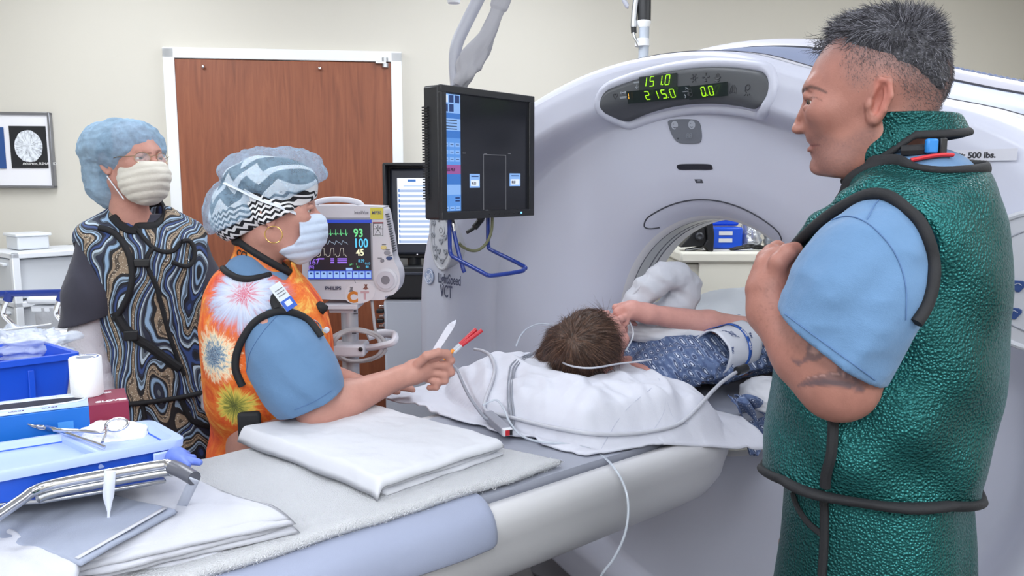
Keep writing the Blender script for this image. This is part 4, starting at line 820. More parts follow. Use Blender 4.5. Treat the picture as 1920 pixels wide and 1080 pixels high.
# stack of folded sheets at the foot, grey drape on top
stk_ = thing('sheet_stack', 'stack of folded white sheets at the foot of the table', 'sheets', G(.05, -1.6, PZ+.02)); z0 = PZ+.02
SQ = [(-.12, -2.15), (-.07, -1.40), (.215, -1.30), (.12, -2.15)]
for k, (th, d) in enumerate(((.009, .014), (.006, -.004), (.006, .01), (.005, 0.002), (.006, .008), (.005, -.006), (.006, .005), (.005, -.002), (.006, .008), (.008, .001))):
    slab('folded_sheet', gq(*[(s_+d*(1 if s_ > 0 else -1), w_+(d*1.5 if w_ > -2 else 0), z0) for s_, w_ in SQ]), th, M_white, stk_, .004, 90, 60, .0022, 21+k, .011, top=lambda u, v: -.02*np.clip((v-.8)/.2, 0, 1)**2*u); z0 += th*.84
gc = [Pz(173, 922, z0+.004), Pz(332, 965, z0+.002), Pz(152, 1066, z0-.004), Pz(-120, 985, z0)]
gd = slab('grey_drape', gc, .008, M_greyc, None, .005, 60, 60, .0025, 31, .004); tag(gd, 'blue-grey drape lying on the stack of white sheets', 'drape'); a, b = gc[1], gc[2]; d = (b-a)/np.linalg.norm(b-a); n_ = np.array([-d[1], d[0], 0])*-1
MB().grid(np.array([[a+(b-a)*t+n_*k+Z3*(.0125-.004*t) for k in (.012, .02)] for t in np.linspace(.04, .96, 12)])).build('hem_stripe', M_white, gd, solid=.001)
lw = slab('loose_sheet', [Pz(-150, 1000, PZ+.06), Pz(20, 1012, PZ+.062), Pz(150, 1072, PZ+.055), Pz(120, 1200, PZ+.05)], .02, M_white, None, .02, 50, 50, .006, 41, .008); tag(lw, 'rumpled white sheet spilling from the front of the stack', 'sheet')
# pillow in its white case
NP_ = 130; U_, V_ = np.meshgrid(np.linspace(0, 1, NP_), np.linspace(0, 1, NP_), indexing='ij')
pq = quadgrid(gq((-.5, -.71, 0), (-.52, -.14, 0), (.36, -.10, 0), (.22, -.62, 0)), NP_, NP_); L = np.stack([(pq-GC)@GS, (pq-GC)@GW], -1)
s_, w_ = L[..., 0], L[..., 1]
e = np.stack([s_*0, s_*0, s_*0], -1); Pn_ = np.stack([s_, w_, 0*s_], -1).reshape(-1, 3)
k_ = (np.abs((s_+.075)/.41)**2.6+np.abs((w_+.36)/.25)**2.6)**(1/2.6); bump_ = np.clip(1-k_**2.2, 0, 1)**.55
dent = np.exp(-(((s_+.09)/.13)**2+((w_+.33)/.13)**2)); hgt = .125*bump_*(1-.38*dent)
wr = fbm(Pn_*np.array([9, 14, 1]), 51).reshape(s_.shape); wr2 = 1-np.abs(fbm(np.stack([s_*7+w_*9, w_*5-s_*3, 0*s_], -1).reshape(-1, 3), 57).reshape(s_.shape))
hgt = hgt+(.008*wr+.02*(wr2-.6))*(.25+.75*np.clip(bump_*1.6, 0, 1))+.004
fold_ = .018*np.exp(-((s_-.13+.2*(w_+.5))/.035)**2)*np.clip((-.42-w_)/.1, 0, 1)*np.clip((w_+.62)/.06, 0, 1); hgt += fold_
ed = np.minimum(np.minimum(U_, 1-U_), np.minimum(V_, 1-V_)); ek = np.clip(ed/.11, 0, 1); hgt = .004+(hgt-.004)*ek*ek*(3-2*ek); over = np.clip(s_-.27, 0, 1); zz = PZ+hgt-over*.75-.6*np.maximum(over-.07, 0)
zz -= .25*np.clip(-.25-s_, 0, 1)*np.clip((-.25-s_)/.1, 0, 1)*.7*0
ed = np.minimum(np.minimum(U_, 1-U_), np.minimum(V_, 1-V_)); pt = np.stack([pq[..., 0], pq[..., 1], zz], -1); off = fbm(np.stack([U_*9, V_*9, 0*U_], -1).reshape(-1, 3), 61).reshape(U_.shape)*.016*np.clip(1-ed*8, 0, 1)
pt[..., 0] += off*GW[0]; pt[..., 1] += off*GW[1]; pt[..., 2] += np.abs(off)*.35
pil = MB().grid(pt).build('pillow', M_case, None, solid=.004, auto=80); tag(pil, "rumpled white pillow under the patient's head", 'pillow')
def on_pillow(s0, w0): i = np.argmin((s_-s0)**2+(w_-w0)**2); return pt.reshape(-1, 3)[i]+Z3*.004
# ================================================================ instrument tray at the near left
M_tote = mat('pale blue translucent plastic', (176, 196, 246), .3, alpha=.92); M_royal = mat('royal blue plastic', (30, 88, 208), .35); M_bin = mat('blue bin plastic', (16, 78, 206), .4)
TYZ = 1.073
bar = [Pz(-30, 985, 1.075), Pz(38, 938, 1.085), Pz(62, 921, 1.09), Pz(100, 908, 1.093), Pz(200, 889, 1.097), Pz(300, 872, 1.1), Pz(318, 872, 1.1), Pz(340, 882, 1.096), Pz(362, 894, 1.092)]
td = thing('instrument_tray', 'stainless steel tray on a stand with rolled front bar at the near corner', 'tray', (-1.0, 1.45, 0))
MB().tube(spline(bar, 8), .0085, 14).build('front_bar', M_chrome, td); MB().tube([q+np.array([.002, .006, -.014]) for q in spline(bar[2:7], 8)], .009, 12, flat=.8).build('lower_bar', M_steel, td)
MB().tube(spline([Pz(322, 875, 1.098), Pz(342, 884, 1.094), Pz(364, 897, 1.09)], 5), .0115, 12).build('bar_sleeve', mat('smoky bumper', (92, 94, 104), .3), td)
pc_ = [np.array([-1.45, 1.02, TYZ-.012]), np.array([bar[2][0], bar[2][1]+.02, TYZ-.012]), np.array([bar[5][0], bar[5][1]+.02, TYZ-.012]), np.array([-.80, 1.6, TYZ-.012]), np.array([-1.45, 1.75, TYZ-.012])]
MB().prism(pc_, (0, 0, .008)).build('tray_plate', M_steel, td, bevel=.003)
MB().tube([G(-.52, -1.95, TYZ-.02), G(-.52, -1.95, .03)], .02, 12).build('stand_post', M_chrome, td); MB().box((-1.2, 1.4, TYZ-.025), (.4, .4, .02)).build('tray_bracket', M_steel, td, bevel=.004); MB().tube([G(-.52, -2.35, .03), G(-.52, -1.45, .03)], .025, 12).build('stand_foot', M_chrome, td)
def rpoly(c, r, n=6):
    """rounded-corner polygon in the xy plane"""
    c = [np.asarray(q, float)[:2] for q in c]; out = []
    for i in range(len(c)):
        a, b, d = c[i-1], c[i], c[(i+1) % len(c)]; u = (a-b)/np.linalg.norm(a-b); v = (d-b)/np.linalg.norm(d-b)
        for k in range(n+1): t = k/n; p0, p1 = b+u*r, b+v*r; out.append((1-t)**2*p0+2*t*(1-t)*b+t*t*p1)
    return np.array(out)
def tub(name, c, prof, mt, parent=None, r=.02):
    """prof: (inset, z) rings from outer bottom over the rim to the inner floor"""
    m = MB(); ctr = np.mean([np.asarray(q)[:2] for q in c], 0); rows = []
    for ins, z in prof:
        cc = []
        for q in c: q = np.asarray(q, float)[:2]; d = q-ctr; cc.append(q-np.sign(d)*0-d/np.linalg.norm(d)*ins*1.3)
        rows.append([np.append(q, z) for q in rpoly(cc, r)])
    A = np.array(rows); n = A.shape[1]; A = np.concatenate([A, A[:, :1]], 1); m.grid(A); m.add(A[0, :-1], [tuple(range(n))]); m.add(A[-1, :-1], [tuple(range(n))]); return m.build(name, mt, parent, auto=35)
zr = 1.124
FR, BR, FL = Pz(350, 819, zr), Pz(288, 785, zr), Pz(-70, 897, zr); BL = FL+(BR-FR)*1.15
tot = thing('supply_tote', 'pale blue plastic tote with blue base holding gauze and a clamp', 'tote', (np.array(FR)+BL)/2*[1, 1, 0]+[0, 0, TYZ-.004])
tub('tote_base', [FL, FR, BR, BL], [(.03, TYZ-.004), (.014, zr-.012), (.02, zr-.012), (.034, TYZ+.004)], M_royal, tot)
tub('tote_insert', [FL, FR, BR, BL], [(.012, zr-.014), (.001, zr-.016), (0, zr-.003), (.003, zr), (.014, zr), (.017, zr-.004), (.024, zr-.03), (.03, zr-.034)], M_tote, tot)
dv0, dv1 = FL+(FR-FL)*.60, BL+(BR-BL)*.54
w0 = (dv0+dv1)/2; dd = dv1-dv0; ln = np.linalg.norm(dd); rbox('tote_divider', (w0[0], w0[1], zr-.016), (.014, ln*.86, .03), M_tote, tot, .004, Rz(math.atan2(dd[1], dd[0])-PI/2))
rbox('tote_latch', FR+(FL-FR)*.12+np.array([.0, -.004, -.032]), (.03, .006, .03), M_tote, tot, .002, Rz(math.atan2(FR[1]-FL[1], FR[0]-FL[0])))
M_gauze = cloth('gauze', (244, 245, 248), 90, .6)
gz = crumple('gauze_pad', M_gauze, Pz(212, 826, zr-.025), .062, .042, .026, .16, 3); gz.rotation_euler = (0, 0, 0); tag(gz, 'fluffy white gauze wad heaped in the tote', 'gauze')
pk = slab('paper_packet', [Pz(-40, 872, zr-.03), Pz(62, 852, zr-.03), Pz(78, 868, zr-.03), Pz(-40, 894, zr-.03)], .005, M_white, None, .003, 12, 12, .0005, 71, .001); tag(pk, 'flat white paper packet in the open front bay of the tote', 'packet')
# forceps
M_ins = mat('polished instrument steel', (212, 214, 220), .14, 1.)
zi = zr+.004; hs = thing('hemostat', 'curved steel hemostat with ring handles resting across the tote', 'hemostat', Pz(120, 808, zi))
def hp_(px, py, dz=0.): return Pz(px, py, zi+dz)
MB().tube(spline([hp_(33, 787, .012), hp_(48, 794, .01), hp_(70, 799, .007), hp_(88, 801, .005), hp_(108, 806, .005), hp_(150, 808, .005), hp_(190, 811, .006), hp_(197, 806, .006)], 6), [.0012]*6+[.002]*6+[.0032]*6+[.0042]*6+[.0034]*6+[.0027]*13, 10).build('upper_arm', M_ins, hs)
MB().tube(spline([hp_(34, 788, .0095), hp_(50, 796, .007), hp_(72, 802, .003), hp_(90, 804, .001), hp_(112, 809), hp_(150, 821), hp_(180, 831), hp_(196, 838)], 6), [.0012]*6+[.002]*6+[.0032]*6+[.0042]*6+[.0034]*6+[.0027]*13, 10).build('lower_arm', M_ins, hs)
rg = [hp_(219, 796, .009)+np.array([.0185*math.cos(t), .0115*math.sin(t), .0075*math.sin(t)]) for t in np.linspace(0, 2*PI, 36, endpoint=False)]; MB().tube(rg, .0024, 10, True).build('finger_ring', M_ins, hs)
MB().tube(spline([hp_(200, 799, .006), hp_(197, 815, .004), hp_(192, 829, .002)], 5), .0026, 8).build('ratchet_bar', M_ins, hs); MB().lathe(hp_(88, 802, .004), [(.005, 0), (.0045, .003), (0, .0034)], n=16).build('box_joint', M_ins, hs)
# glove box
zg = TYZ-.004+.088; NR = Pz(240, 752, zg); dn = Pz(0, 781, zg)-NR; dn[2] = 0; dn /= np.linalg.norm(dn); db = np.array([-dn[1], dn[0], 0]); db = db if db[1] > 0 else -db; GL_, GD = .25, .105
RGB = np.stack([-dn, db, Z3], 1); gb = thing('glove_box', 'blue and maroon cardboard glove box with a dark oval opening', 'box', NR+dn*GL_/2+db*GD/2-Z3*.088)
M_gbb = mat('glove box blue', (14, 104, 196), .45); M_gbw = mat('glove box white', (212, 222, 244), .45); M_gbm = mat('glove box maroon', (128, 28, 62), .45)
def gbp(a, b, z=0.): return NR+dn*a+db*b+Z3*z
rbox('box_body', gbp(.0+GL_/2, GD/2, -.044), (GL_, GD, .086), M_gbb, gb, .0015, RGB)
rbox('box_end', gbp(.031, GD/2, -.0435), (.0635, GD+.0016, .0878), M_gbm, gb, .0008, RGB); t = NT('glove box top print'); gx = t.sep(t.coord('Generated'))[1]; t.p(Base_Color=t.ramp(gx, [(.0, (214, 226, 248)), (.45, (168, 192, 236)), (1, (206, 214, 240))]), Roughness=.45)
rbox('box_top', gbp(.063+(GL_-.063)/2, GD/2, .0006), (GL_-.063, GD-.002, .0012), t.m, gb, 0, RGB)
pts = [gbp(.165+.098*math.cos(a)*(1 if abs(math.cos(a)) < 2 else 1), GD*.5+.027*np.sign(math.sin(a))*abs(math.sin(a))**.7, .0013) for a in np.linspace(0, 2*PI, 40, endpoint=False)]; MB().prism(pts, Z3*.0006).build('box_opening', mat('box opening dark', (24, 26, 48), .8), gb, smooth=False)
MB().tube([q+Z3*.0008 for q in pts], .0022, 6, True).build('opening_rim', M_gbw, gb)
M_bw = mat('box lettering white', (236, 236, 244), .5); M_bp = mat('box lettering violet', (96, 70, 130), .5)
text('GLOVES', .014, gbp(.052, .012, .0008), -dn, db, M_bw, gb, .0003, sx=1.0, bold=.0006); text('LARGE', .011, gbp(.056, .078, .0008), -dn, db, M_bw, gb, .0003, bold=.0004)
for k in range(3): text('LARGE', .008, gbp(.235-.05*k, GD*.5+.031, .0016), -dn, db, M_bp, gb, .0002); text('LARGE', .008, gbp(.235-.05*k, GD*.5-.039, .0016), -dn, db, M_bp, gb, .0002)
rbox('box_badge', gbp(.1, -.0006, -.035), (.024, .001, .024), mat('badge pale blue', (70, 146, 222), .5), gb, 0, RGB); rbox('box_badge', gbp(.225, -.0006, -.04), (.024, .001, .03), mat('badge pale blue', (70, 146, 222), .5), gb, 0, RGB)
# tape roll standing on the box
tb = gbp(.062, .083, .001); tp_ = thing('tape_roll', 'wide roll of white tape standing upright on the glove box', 'tape', tb)
MB().lathe(tb, [(.0265, 0), (.0275, .003), (.0275, .069), (.0265, .071), (.0165, .071), (.0155, .069), (.0155, .004)], n=48).build('tape_wound', cloth('tape white', (240, 242, 246), 200, .15), tp_); MB().lathe(tb+Z3*.002, [(.0158, 0), (.0158, .0685), (.0145, .0685), (.0145, 0)], n=40).build('cardboard_core', mat('core grey', (178, 184, 200), .7), tp_)
tm = MB()
for k in range(16): a = -.3+k*.2; tm.box(tb+np.array([.021*math.cos(a), .021*math.sin(a), .0713]), (.003, .0045 if k % 3 else .0025, .0004), Rz(a))
tm.build('rim_print', mat('core print', (90, 110, 160), .6), tp_)['kind'] = 'stuff'
# deep blue bin with a crinkled clear bag
zb = 1.20; bFR, bBR, bFL = Pz(152, 661, zb), Pz(73, 637, zb), Pz(-70, 688, zb); bBL = bFL+(bBR-bFR)
bn = thing('blue_bin', 'deep blue plastic bin with a wide rim behind the glove box', 'bin', np.mean([bFR, bBL], 0)*[1, 1, 0]+[0, 0, TYZ-.004])
tub('bin_body', [bFL, bFR, bBR, bBL], [(.03, TYZ-.004), (.012, zb-.012), (0, zb-.012), (0, zb), (.012, zb), (.014, zb-.01), (.03, TYZ+.006)], M_bin, bn, .014)
fd = (bFR-bFL)/np.linalg.norm(bFR-bFL); fnrm = np.array([fd[1], -fd[0], 0])
for k, a in enumerate((.09, .2)): q = bFR-fd*a+fnrm*-.012; rbox('bin_rib', np.array([q[0], q[1], zb-.075]), (.012, .006, .1), M_bin, bn, .002, Rz(math.atan2(fd[1], fd[0])))
q = bFR-fd*.15+fnrm*-.016; rbox('bin_ledge', np.array([q[0], q[1], zb-.11]), (.19, .008, .01), M_bin, bn, .002, Rz(math.atan2(fd[1], fd[0])))
t = NT('clear crinkled plastic'); t.p(Base_Color=lin((225, 235, 250)), Roughness=.08, Alpha=.42); t.bump(t.noise(30, 4), .6, .02)
ctr = Pz(52, 664, zb-.03); bg = crumple('plastic_bag', t.m, ctr, .105, .06, .045, .5, 6, n=44); tag(bg, 'crinkled clear plastic bag stuffed in the blue bin', 'bag')
MB().tube([ctr+np.array([-.1, -.03, .05]), ctr+np.array([.04, .03, .062])], .0022, 8).build('clear_tube', M_clear); tag(bpy.data.objects['clear_tube'], 'thin white tube lying on the plastic bag in the bin', 'tube')
# blue glove tucked behind the tote
def glove(p):
    d = ell(p, Pz(332, 862, 1.095), (.02, .016, .022)); 
    for tip, r in (((374, 867), .0055), ((362, 858), .0055), ((350, 851), .006), ((352, 872), .0055)): d = smin(d, cap(p, Pz(336, 860, 1.1), Pz(*tip, 1.1), .009, r), .006)
    return d
V, Q = mesh_sdf(glove, Pz(332, 862, 1.095)-.06, Pz(360, 862, 1.095)+.08, .0025); gv = npmesh('blue_glove', V, Q, mat('periwinkle nitrile', (98, 122, 206), .5)); tag(gv, 'periwinkle nitrile glove tucked behind the tote end', 'glove')
# tape strips stuck to the bar
def strip(name, pts, wd, mt, label, nrm=(.2, -1, 0)):
    A = []; pts = np.asarray(pts)
    T = np.gradient(pts, axis=0)
    for i, q in enumerate(pts):
        u = np.cross(T[i], nrm); u /= np.linalg.norm(u); w_ = wd[i]/2; A.append([q-u*w_, q+np.asarray(nrm)*.1*w_*0, q+u*w_])
    o = MB().grid(np.array(A)).build(name, mt, None, solid=.0006); tag(o, label, 'tape'); return o
Yb = bar[4][1]-.012; M_tape = mat('white tape strip', (216, 222, 238), .5)
sp_ = spline([P(206, 882, Yb), P(205, 905, Yb-.002), P(203, 935, Yb), P(204, 960, Yb), P(203, 990, Yb), P(202, 1020, Yb), P(196, 1052, Yb)], 4); strip('hanging_tape', sp_, np.interp(np.linspace(0, 1, len(sp_)), [0, .3, .42, .5, 1], [.0165, .0165, .009, .0045, .004]), M_tape, 'narrow white tape strip hanging twisted from the steel bar')
Yb2 = bar[8][1]-.01; sp_ = spline([P(365, 898, Yb2), P(352, 925, Yb2+.03), P(338, 955, Yb2+.07), P(330, 972, Yb2+.1)], 5); strip('slanting_tape', sp_, [.016]*len(sp_), mat('grey tape strip', (186, 192, 208), .5), 'grey tape strip slanting from the bar end down to the towel')
# ================================================================ people: shared tools
def proj(w_):
    d = np.asarray(w_, float)-np.array([0, 0, CAMZ]); f = d[:, 1]*CP-d[:, 2]*SP; up = d[:, 1]*SP+d[:, 2]*CP; return np.stack([960+FPX*d[:, 0]/f, 540-FPX*up/f], 1)
def poly2(p, V):
    """signed distance to a closed polygon (2-D)"""
    V = np.asarray(V, float); d = np.full(len(p), 1e9); s = np.ones(len(p)); n = len(V)
    for i in range(n):
        a, b = V[i], V[i-1]; e = b-a; w_ = p-a; t = np.clip((w_@e)/(e@e+1e-12), 0, 1); q = w_-t[:, None]*e; d = np.minimum(d, (q**2).sum(1))
        c1 = p[:, 1] >= a[1]; c2 = p[:, 1] < b[1]; c3 = e[0]*w_[:, 1] > e[1]*w_[:, 0]; fl = (c1 & c2 & c3) | (~c1 & ~c2 & ~c3); s = np.where(fl, -s, s)
    return s*np.sqrt(d)
class Paint:
    """skin marks (lips, stubble, tattoo ink) kept as a colour attribute on the mesh"""
    def __init__(s, o, fr=None):
        s.o = o; me = o.data; n = len(me.vertices); co = np.zeros(n*3); me.vertices.foreach_get('co', co); s.co = co.reshape(-1, 3); no = np.zeros(n*3); me.vertices.foreach_get('normal', no); s.no = no.reshape(-1, 3)
        s.px = proj(s.co); v = np.array([0, 0, CAMZ])-s.co; s.face = (s.no*v).sum(1)/np.linalg.norm(v, axis=1); s.c = np.zeros((n, 4)); s.loc = fr.loc(s.co) if fr else s.co
    def add(s, a, col):
        a = np.clip(a, 0, 1)[:, None]; c = np.array(lin(col)[:3]); o = s.c; na = a+o[:, 3:]*(1-a); s.c = np.concatenate([np.where(na > 1e-5, (c*a+o[:, :3]*o[:, 3:]*(1-a))/np.maximum(na, 1e-5), 0), na], 1)
    def poly(s, pts, col, k=1., feather=2., sub=0):
        if sub: pts = spline(pts, sub, True)
        s.add(k*np.clip(.5-poly2(s.px, pts)/feather, 0, 1)*(s.face > .05), col)
    def line(s, pts, w_, col, k=1., feather=1.):
        d = np.full(len(s.px), 1e9)
        for a, b in zip(pts[:-1], pts[1:]):
            a = np.asarray(a, float); e = np.asarray(b, float)-a; q = s.px-a; t = np.clip((q@e)/(e@e), 0, 1); d = np.minimum(d, np.sqrt(((q-t[:, None]*e)**2).sum(1)))
        s.add(k*np.clip(.5-(d-w_/2)/feather, 0, 1)*(s.face > .05), col)
    def done(s):
        at = s.o.data.color_attributes.new('marks', 'FLOAT_COLOR', 'POINT'); at.data.foreach_set('color', s.c.astype(np.float32).ravel())
def skin(name, col, var=.1, red=(190, 110, 100), rough=.48):
    t = NT(name); c = lin(col); n = t.noise(38, 6, rough=.7); n2 = t.noise(9, 3); base = t.ramp(n, [(.3, tuple(v*(1-var) for v in c[:3])+(1,)), (.7, tuple(min(1, v*(1+var)) for v in c[:3])+(1,))])
    base = t.mix(t.math('MULTIPLY', n2, .32), base, lin(red)); at = t.n('ShaderNodeAttribute', attribute_name='marks'); t.p(Base_Color=t.mix(at.outputs['Alpha'], base, at.outputs['Color']), Roughness=rough)
    t.b.inputs['Specular IOR Level'].default_value = .35; t.bump(t.noise(420, 3), .25, .0012); return t.m
def rotm(f, up=(0, 0, 1)):
    """columns: forward, left, up"""
    f = np.asarray(f, float); f /= np.linalg.norm(f); l = np.cross(up, f); l /= np.linalg.norm(l); return np.stack([f, l, np.cross(f, l)], 1)
def head_sdf(p, nose=1., jaw=1., ears=True, neck=None, male=False):
    """p in head axes (u forward, v left, z up), chin at -.115, crown at .118"""
    q = p.copy(); q[:, 1] = np.abs(q[:, 1])
    d = smin(ell(p, (-.012, 0, .035), (.094, .076, .083)), ell(p, (.022, 0, -.02), (.069, .062, .085)), .03)
    j = chain(q, [(-.018, .05, -.055), (.03, .034*jaw, -.09), (.066, 0, -.1)], [.02, .018*jaw, .017], .02); d = smin(d, j, .028)
    d = smin(d, ell(q, (.07, 0, -.1), (.019, .02*jaw, .016)), .015)
    d = smin(d, cap(q, (.083, 0, .021), (.074, .032, .024), .0125 if male else .010), .014)
    d = smin(d, ell(q, (.058, .045, -.014), (.024, .02, .02)), .022)
    d = smax(d, -ell(q, (.089, .033, .003), (.018, .021, .0125)), .008)
    d = smin(d, chain(q, [(.083, .017, .004), (.0855, .032, .0108), (.068, .05, .003)], [.0036, .0054, .0036], .004), .004); d = smin(d, chain(q, [(.083, .017, .001), (.084, .032, -.0072), (.068, .049, -.0005)], [.003, .0044, .003], .004), .004)
    n = chain(q, [(.087, 0, .012), (.1, 0, -.012), (.111, 0, -.033)], [.0075*nose, .009*nose, .0105*nose], .01); n = smin(n, ell(q, (.1, .0115*nose, -.037), (.011, .0075, .0085)), .007); d = smin(d, n, .011)
    d = smax(d, -ell(q, (.105, .006, -.045), (.005, .0035, .003)), .003)
    d = smin(d, chain(q, [(.094, 0, -.0595), (.09, .012, -.0615), (.08, .024, -.0665)], [.007, .0062, .003], .005), .006); d = smin(d, chain(q, [(.0925, 0, -.0735), (.089, .011, -.0735), (.08, .022, -.0685)], [.0078, .007, .003], .005), .006)
    d = smax(d, -chain(q, [(.103, 0, -.0665), (.098, .014, -.0668), (.086, .026, -.0672)], [.0015]*3), .002)
    if ears:
        e = q-np.array([-.014, .074, -.004], np.float32); a = .22; R = np.array([[math.cos(a), 0, math.sin(a)], [0, 1, 0], [-math.sin(a), 0, math.cos(a)]], np.float32); e = e@R.T; e[:, 1] -= .3*np.maximum(-e[:, 0], -.005)
        o = ell(e, (0, 0, 0), (.0155, .0065, .033)); hel = chain(e, [(.010, .003, .006), (.006, .006, .028), (-.006, .0075, .027), (-.0135, .0075, .008), (-.0105, .006, -.012), (-.002, .003, -.028)], [.0026, .0036, .004, .0038, .0034, .005], .003)
        o = smax(o, -ell(e, (.0005, .0085, .001), (.0095, .0125, .0215)), .003); o = smin(o, chain(e, [(-.003, .0035, .018), (-.007, .004, .006), (-.005, .004, -.01)], [.002, .0026, .002], .003), .003); o = smin(o, hel, .004); o = smin(o, ell(e, (.011, .003, -.008), (.005, .005, .007)), .004); d = smin(d, o, .006)
    if neck is not None: d = smin(d, cap(p, neck[0], neck[1], neck[2], neck[3]), .03)
    return d
def finger(p, pts, r, k=.004): return chain(p, pts, [r*1.05, r, r*.93, r*.85][:len(pts)], k)
def strands(name, R_, D_, L_, rad, mt, parent, curl=.15, droop=.0, seed=0, segs=3):
    """thin tapered hairs: roots, directions, lengths"""
    g = np.random.default_rng(seed); n = len(R_); D_ = D_/np.linalg.norm(D_, axis=1)[:, None]; P_ = [R_]; d = D_
    for k in range(segs):
        d = d+g.normal(0, curl, (n, 3))+np.array([0, 0, -droop]); d /= np.linalg.norm(d, axis=1)[:, None]; P_.append(P_[-1]+d*(L_/segs)[:, None])
    u = np.cross(D_, g.normal(0, 1, (n, 3))); u /= np.linalg.norm(u, axis=1)[:, None]; v = np.cross(D_, u); V = []
    for k, q in enumerate(P_):
        r = rad*(1-.85*k/segs)
        for a in range(3): V.append(q+r*(math.cos(a*2*PI/3)*u+math.sin(a*2*PI/3)*v))
    V = np.stack(V, 1); F_ = np.array([[k*3+a, k*3+(a+1) % 3, (k+1)*3+(a+1) % 3, (k+1)*3+a] for k in range(segs) for a in range(3)]); nv = V.shape[1]
    o = npmesh(name, V.reshape(-1, 3), (F_[None]+(np.arange(n)*nv)[:, None, None]).reshape(-1, 4), mt, parent); o['kind'] = 'stuff'; return o
def surf_points(o, n, mask, seed=1):
    me = o.data; k = len(me.vertices); co = np.zeros(k*3); me.vertices.foreach_get('co', co); co = co.reshape(-1, 3); no = np.zeros(k*3); me.vertices.foreach_get('normal', no); no = no.reshape(-1, 3)
    i = np.nonzero(mask(co, no))[0]; i = np.random.default_rng(seed).choice(i, n); return co[i]+np.random.default_rng(seed+1).normal(0, .0012, (n, 3)), no[i]
def eyeball(name, c, fwd, r, parent, iris=(70, 60, 50)):
    f = np.asarray(fwd, float); f /= np.linalg.norm(f); o = MB().lathe(np.asarray(c), [(r*math.sin(t), -r*math.cos(t)) for t in np.linspace(0, PI, 13)], f, 20).build(name, mat('eye white', (206, 200, 196), .2), parent)
    MB().lathe(np.asarray(c)+f*r*.88, [(r*.58, -r*.08), (r*.5, r*.06), (0, r*.13)], f, 18).build('iris', mat('iris %d' % iris[0], iris, .15), o); MB().lathe(np.asarray(c)+f*r*.985, [(r*.24, 0), (0, r*.05)], f, 14).build('pupil', mat('pupil', (12, 12, 14), .1), o); return o
M_scrub = cloth('light blue scrub cotton', (98, 132, 170), 24, .3, .8); M_pipe = mat('black binding tape', (22, 23, 28), .75, bump=(400, .3, .001)); M_navy = cloth('navy trousers', (46, 54, 78), 20, .2); M_shoe = mat('dark shoes', (34, 35, 40), .5)
def legs(fr, z1, parent, mt=None, u0=0.):
    """trousers and shoes under the apron"""
    d = lambda p: smin(chain(p, [(u0, .1, z1), (u0+.02, .1, .5), (u0, .1, .09)], [.085, .068, .06]), chain(p, [(u0, -.1, z1), (u0+.02, -.1, .5), (u0, -.1, .09)], [.085, .068, .06]), .01)
    fr.sdf('trousers', d, (u0-.16, -.24, .04), (u0+.16, .24, z1+.1), .014, mt or M_navy, parent)
    for s in (-1, 1): fr.sdf('shoe', lambda p: smax(smin(ell(p, (u0+.06, s*.1, .03), (.14, .048, .045)), ell(p, (u0-.01, s*.1, .06), (.07, .045, .06)), .02), -(p[:, 2]-.0), .004), (u0-.12, s*.1-.07, -.01), (u0+.24, s*.1+.07, .14), .01, M_shoe, parent)

def parts_sdf(fr, name, f, boxes, mt, parent):
    """one mesh of a figure, finer where a box asks for it: boxes of (lo, hi, cell)"""
    Vs, Qs, b = [], [], 0
    for lo, hi, h in boxes: V, Q = mesh_sdf(f, lo, hi, h); Vs.append(V); Qs.append(Q+b); b += len(V)
    return npmesh(name, fr.w(np.concatenate(Vs)), np.concatenate(Qs), mt, parent)

def first_hit(objs, pix, off=.003, sub=6):
    """like on_surface, over several meshes: the front one counts"""
    from mathutils.bvhtree import BVHTree
    B_ = [BVHTree.FromPolygons([v.co for v in o.data.vertices], [tuple(p.vertices) for p in o.data.polygons]) for o in objs]; out = []
    for x, y in spline(pix, sub):
        d = Vector(ray(x, y)).normalized(); h = [r for r in (b.ray_cast(Vector((0, 0, CAMZ)), d) for b in B_) if r[0] is not None]
        if h: r = min(h, key=lambda r: r[3]); out.append(np.array(r[0])+np.array(r[1])*off-np.array(d)*off)
    return np.array(out)
def smooth_path(q, n=3):
    q = np.array(q)
    for _ in range(n): q[1:-1] = .25*q[:-2]+.5*q[1:-1]+.25*q[2:]
    return q
# ================================================================ the man in the green apron
MF = Frame(.548, 1.2, (-.908, .418)); mp = MF.pix
man = thing('person', 'man with short grey hair and tattooed elbow in a metallic green lead apron', 'person', (.548, 1.2, 0))
HC = np.array([.022, 0, 1.665]); PROF = [(1720, -80), (1560, 62), (1528, 92), (1516, 114), (1511, 144), (1504, 163), (1502.5, 171), (1507, 184), (1506, 190), (1500, 206), (1492, 224), (1486, 238), (1485, 246), (1489, 251), (1500, 252), (1508, 253), (1510, 258), (1511, 265), (1518, 270), (1519, 273), (1516, 277), (1515, 285), (1519, 291), (1523, 297), (1520, 305), (1519, 314), (1522, 322), (1530, 328), (1545, 331), (1590, 336), (1600, 346), (1600, 420), (1990, 420), (1990, -80)]
pro = np.array([mp(*q)[[0, 2]] for q in PROF]); mx = lambda px, py, v=0.: mp(px, py, v)
SH, EL, WR = mx(1652, 470, .15), mx(1570, 708, .212), mx(1444, 585, .15); KN = mx(1452, 497, .12)
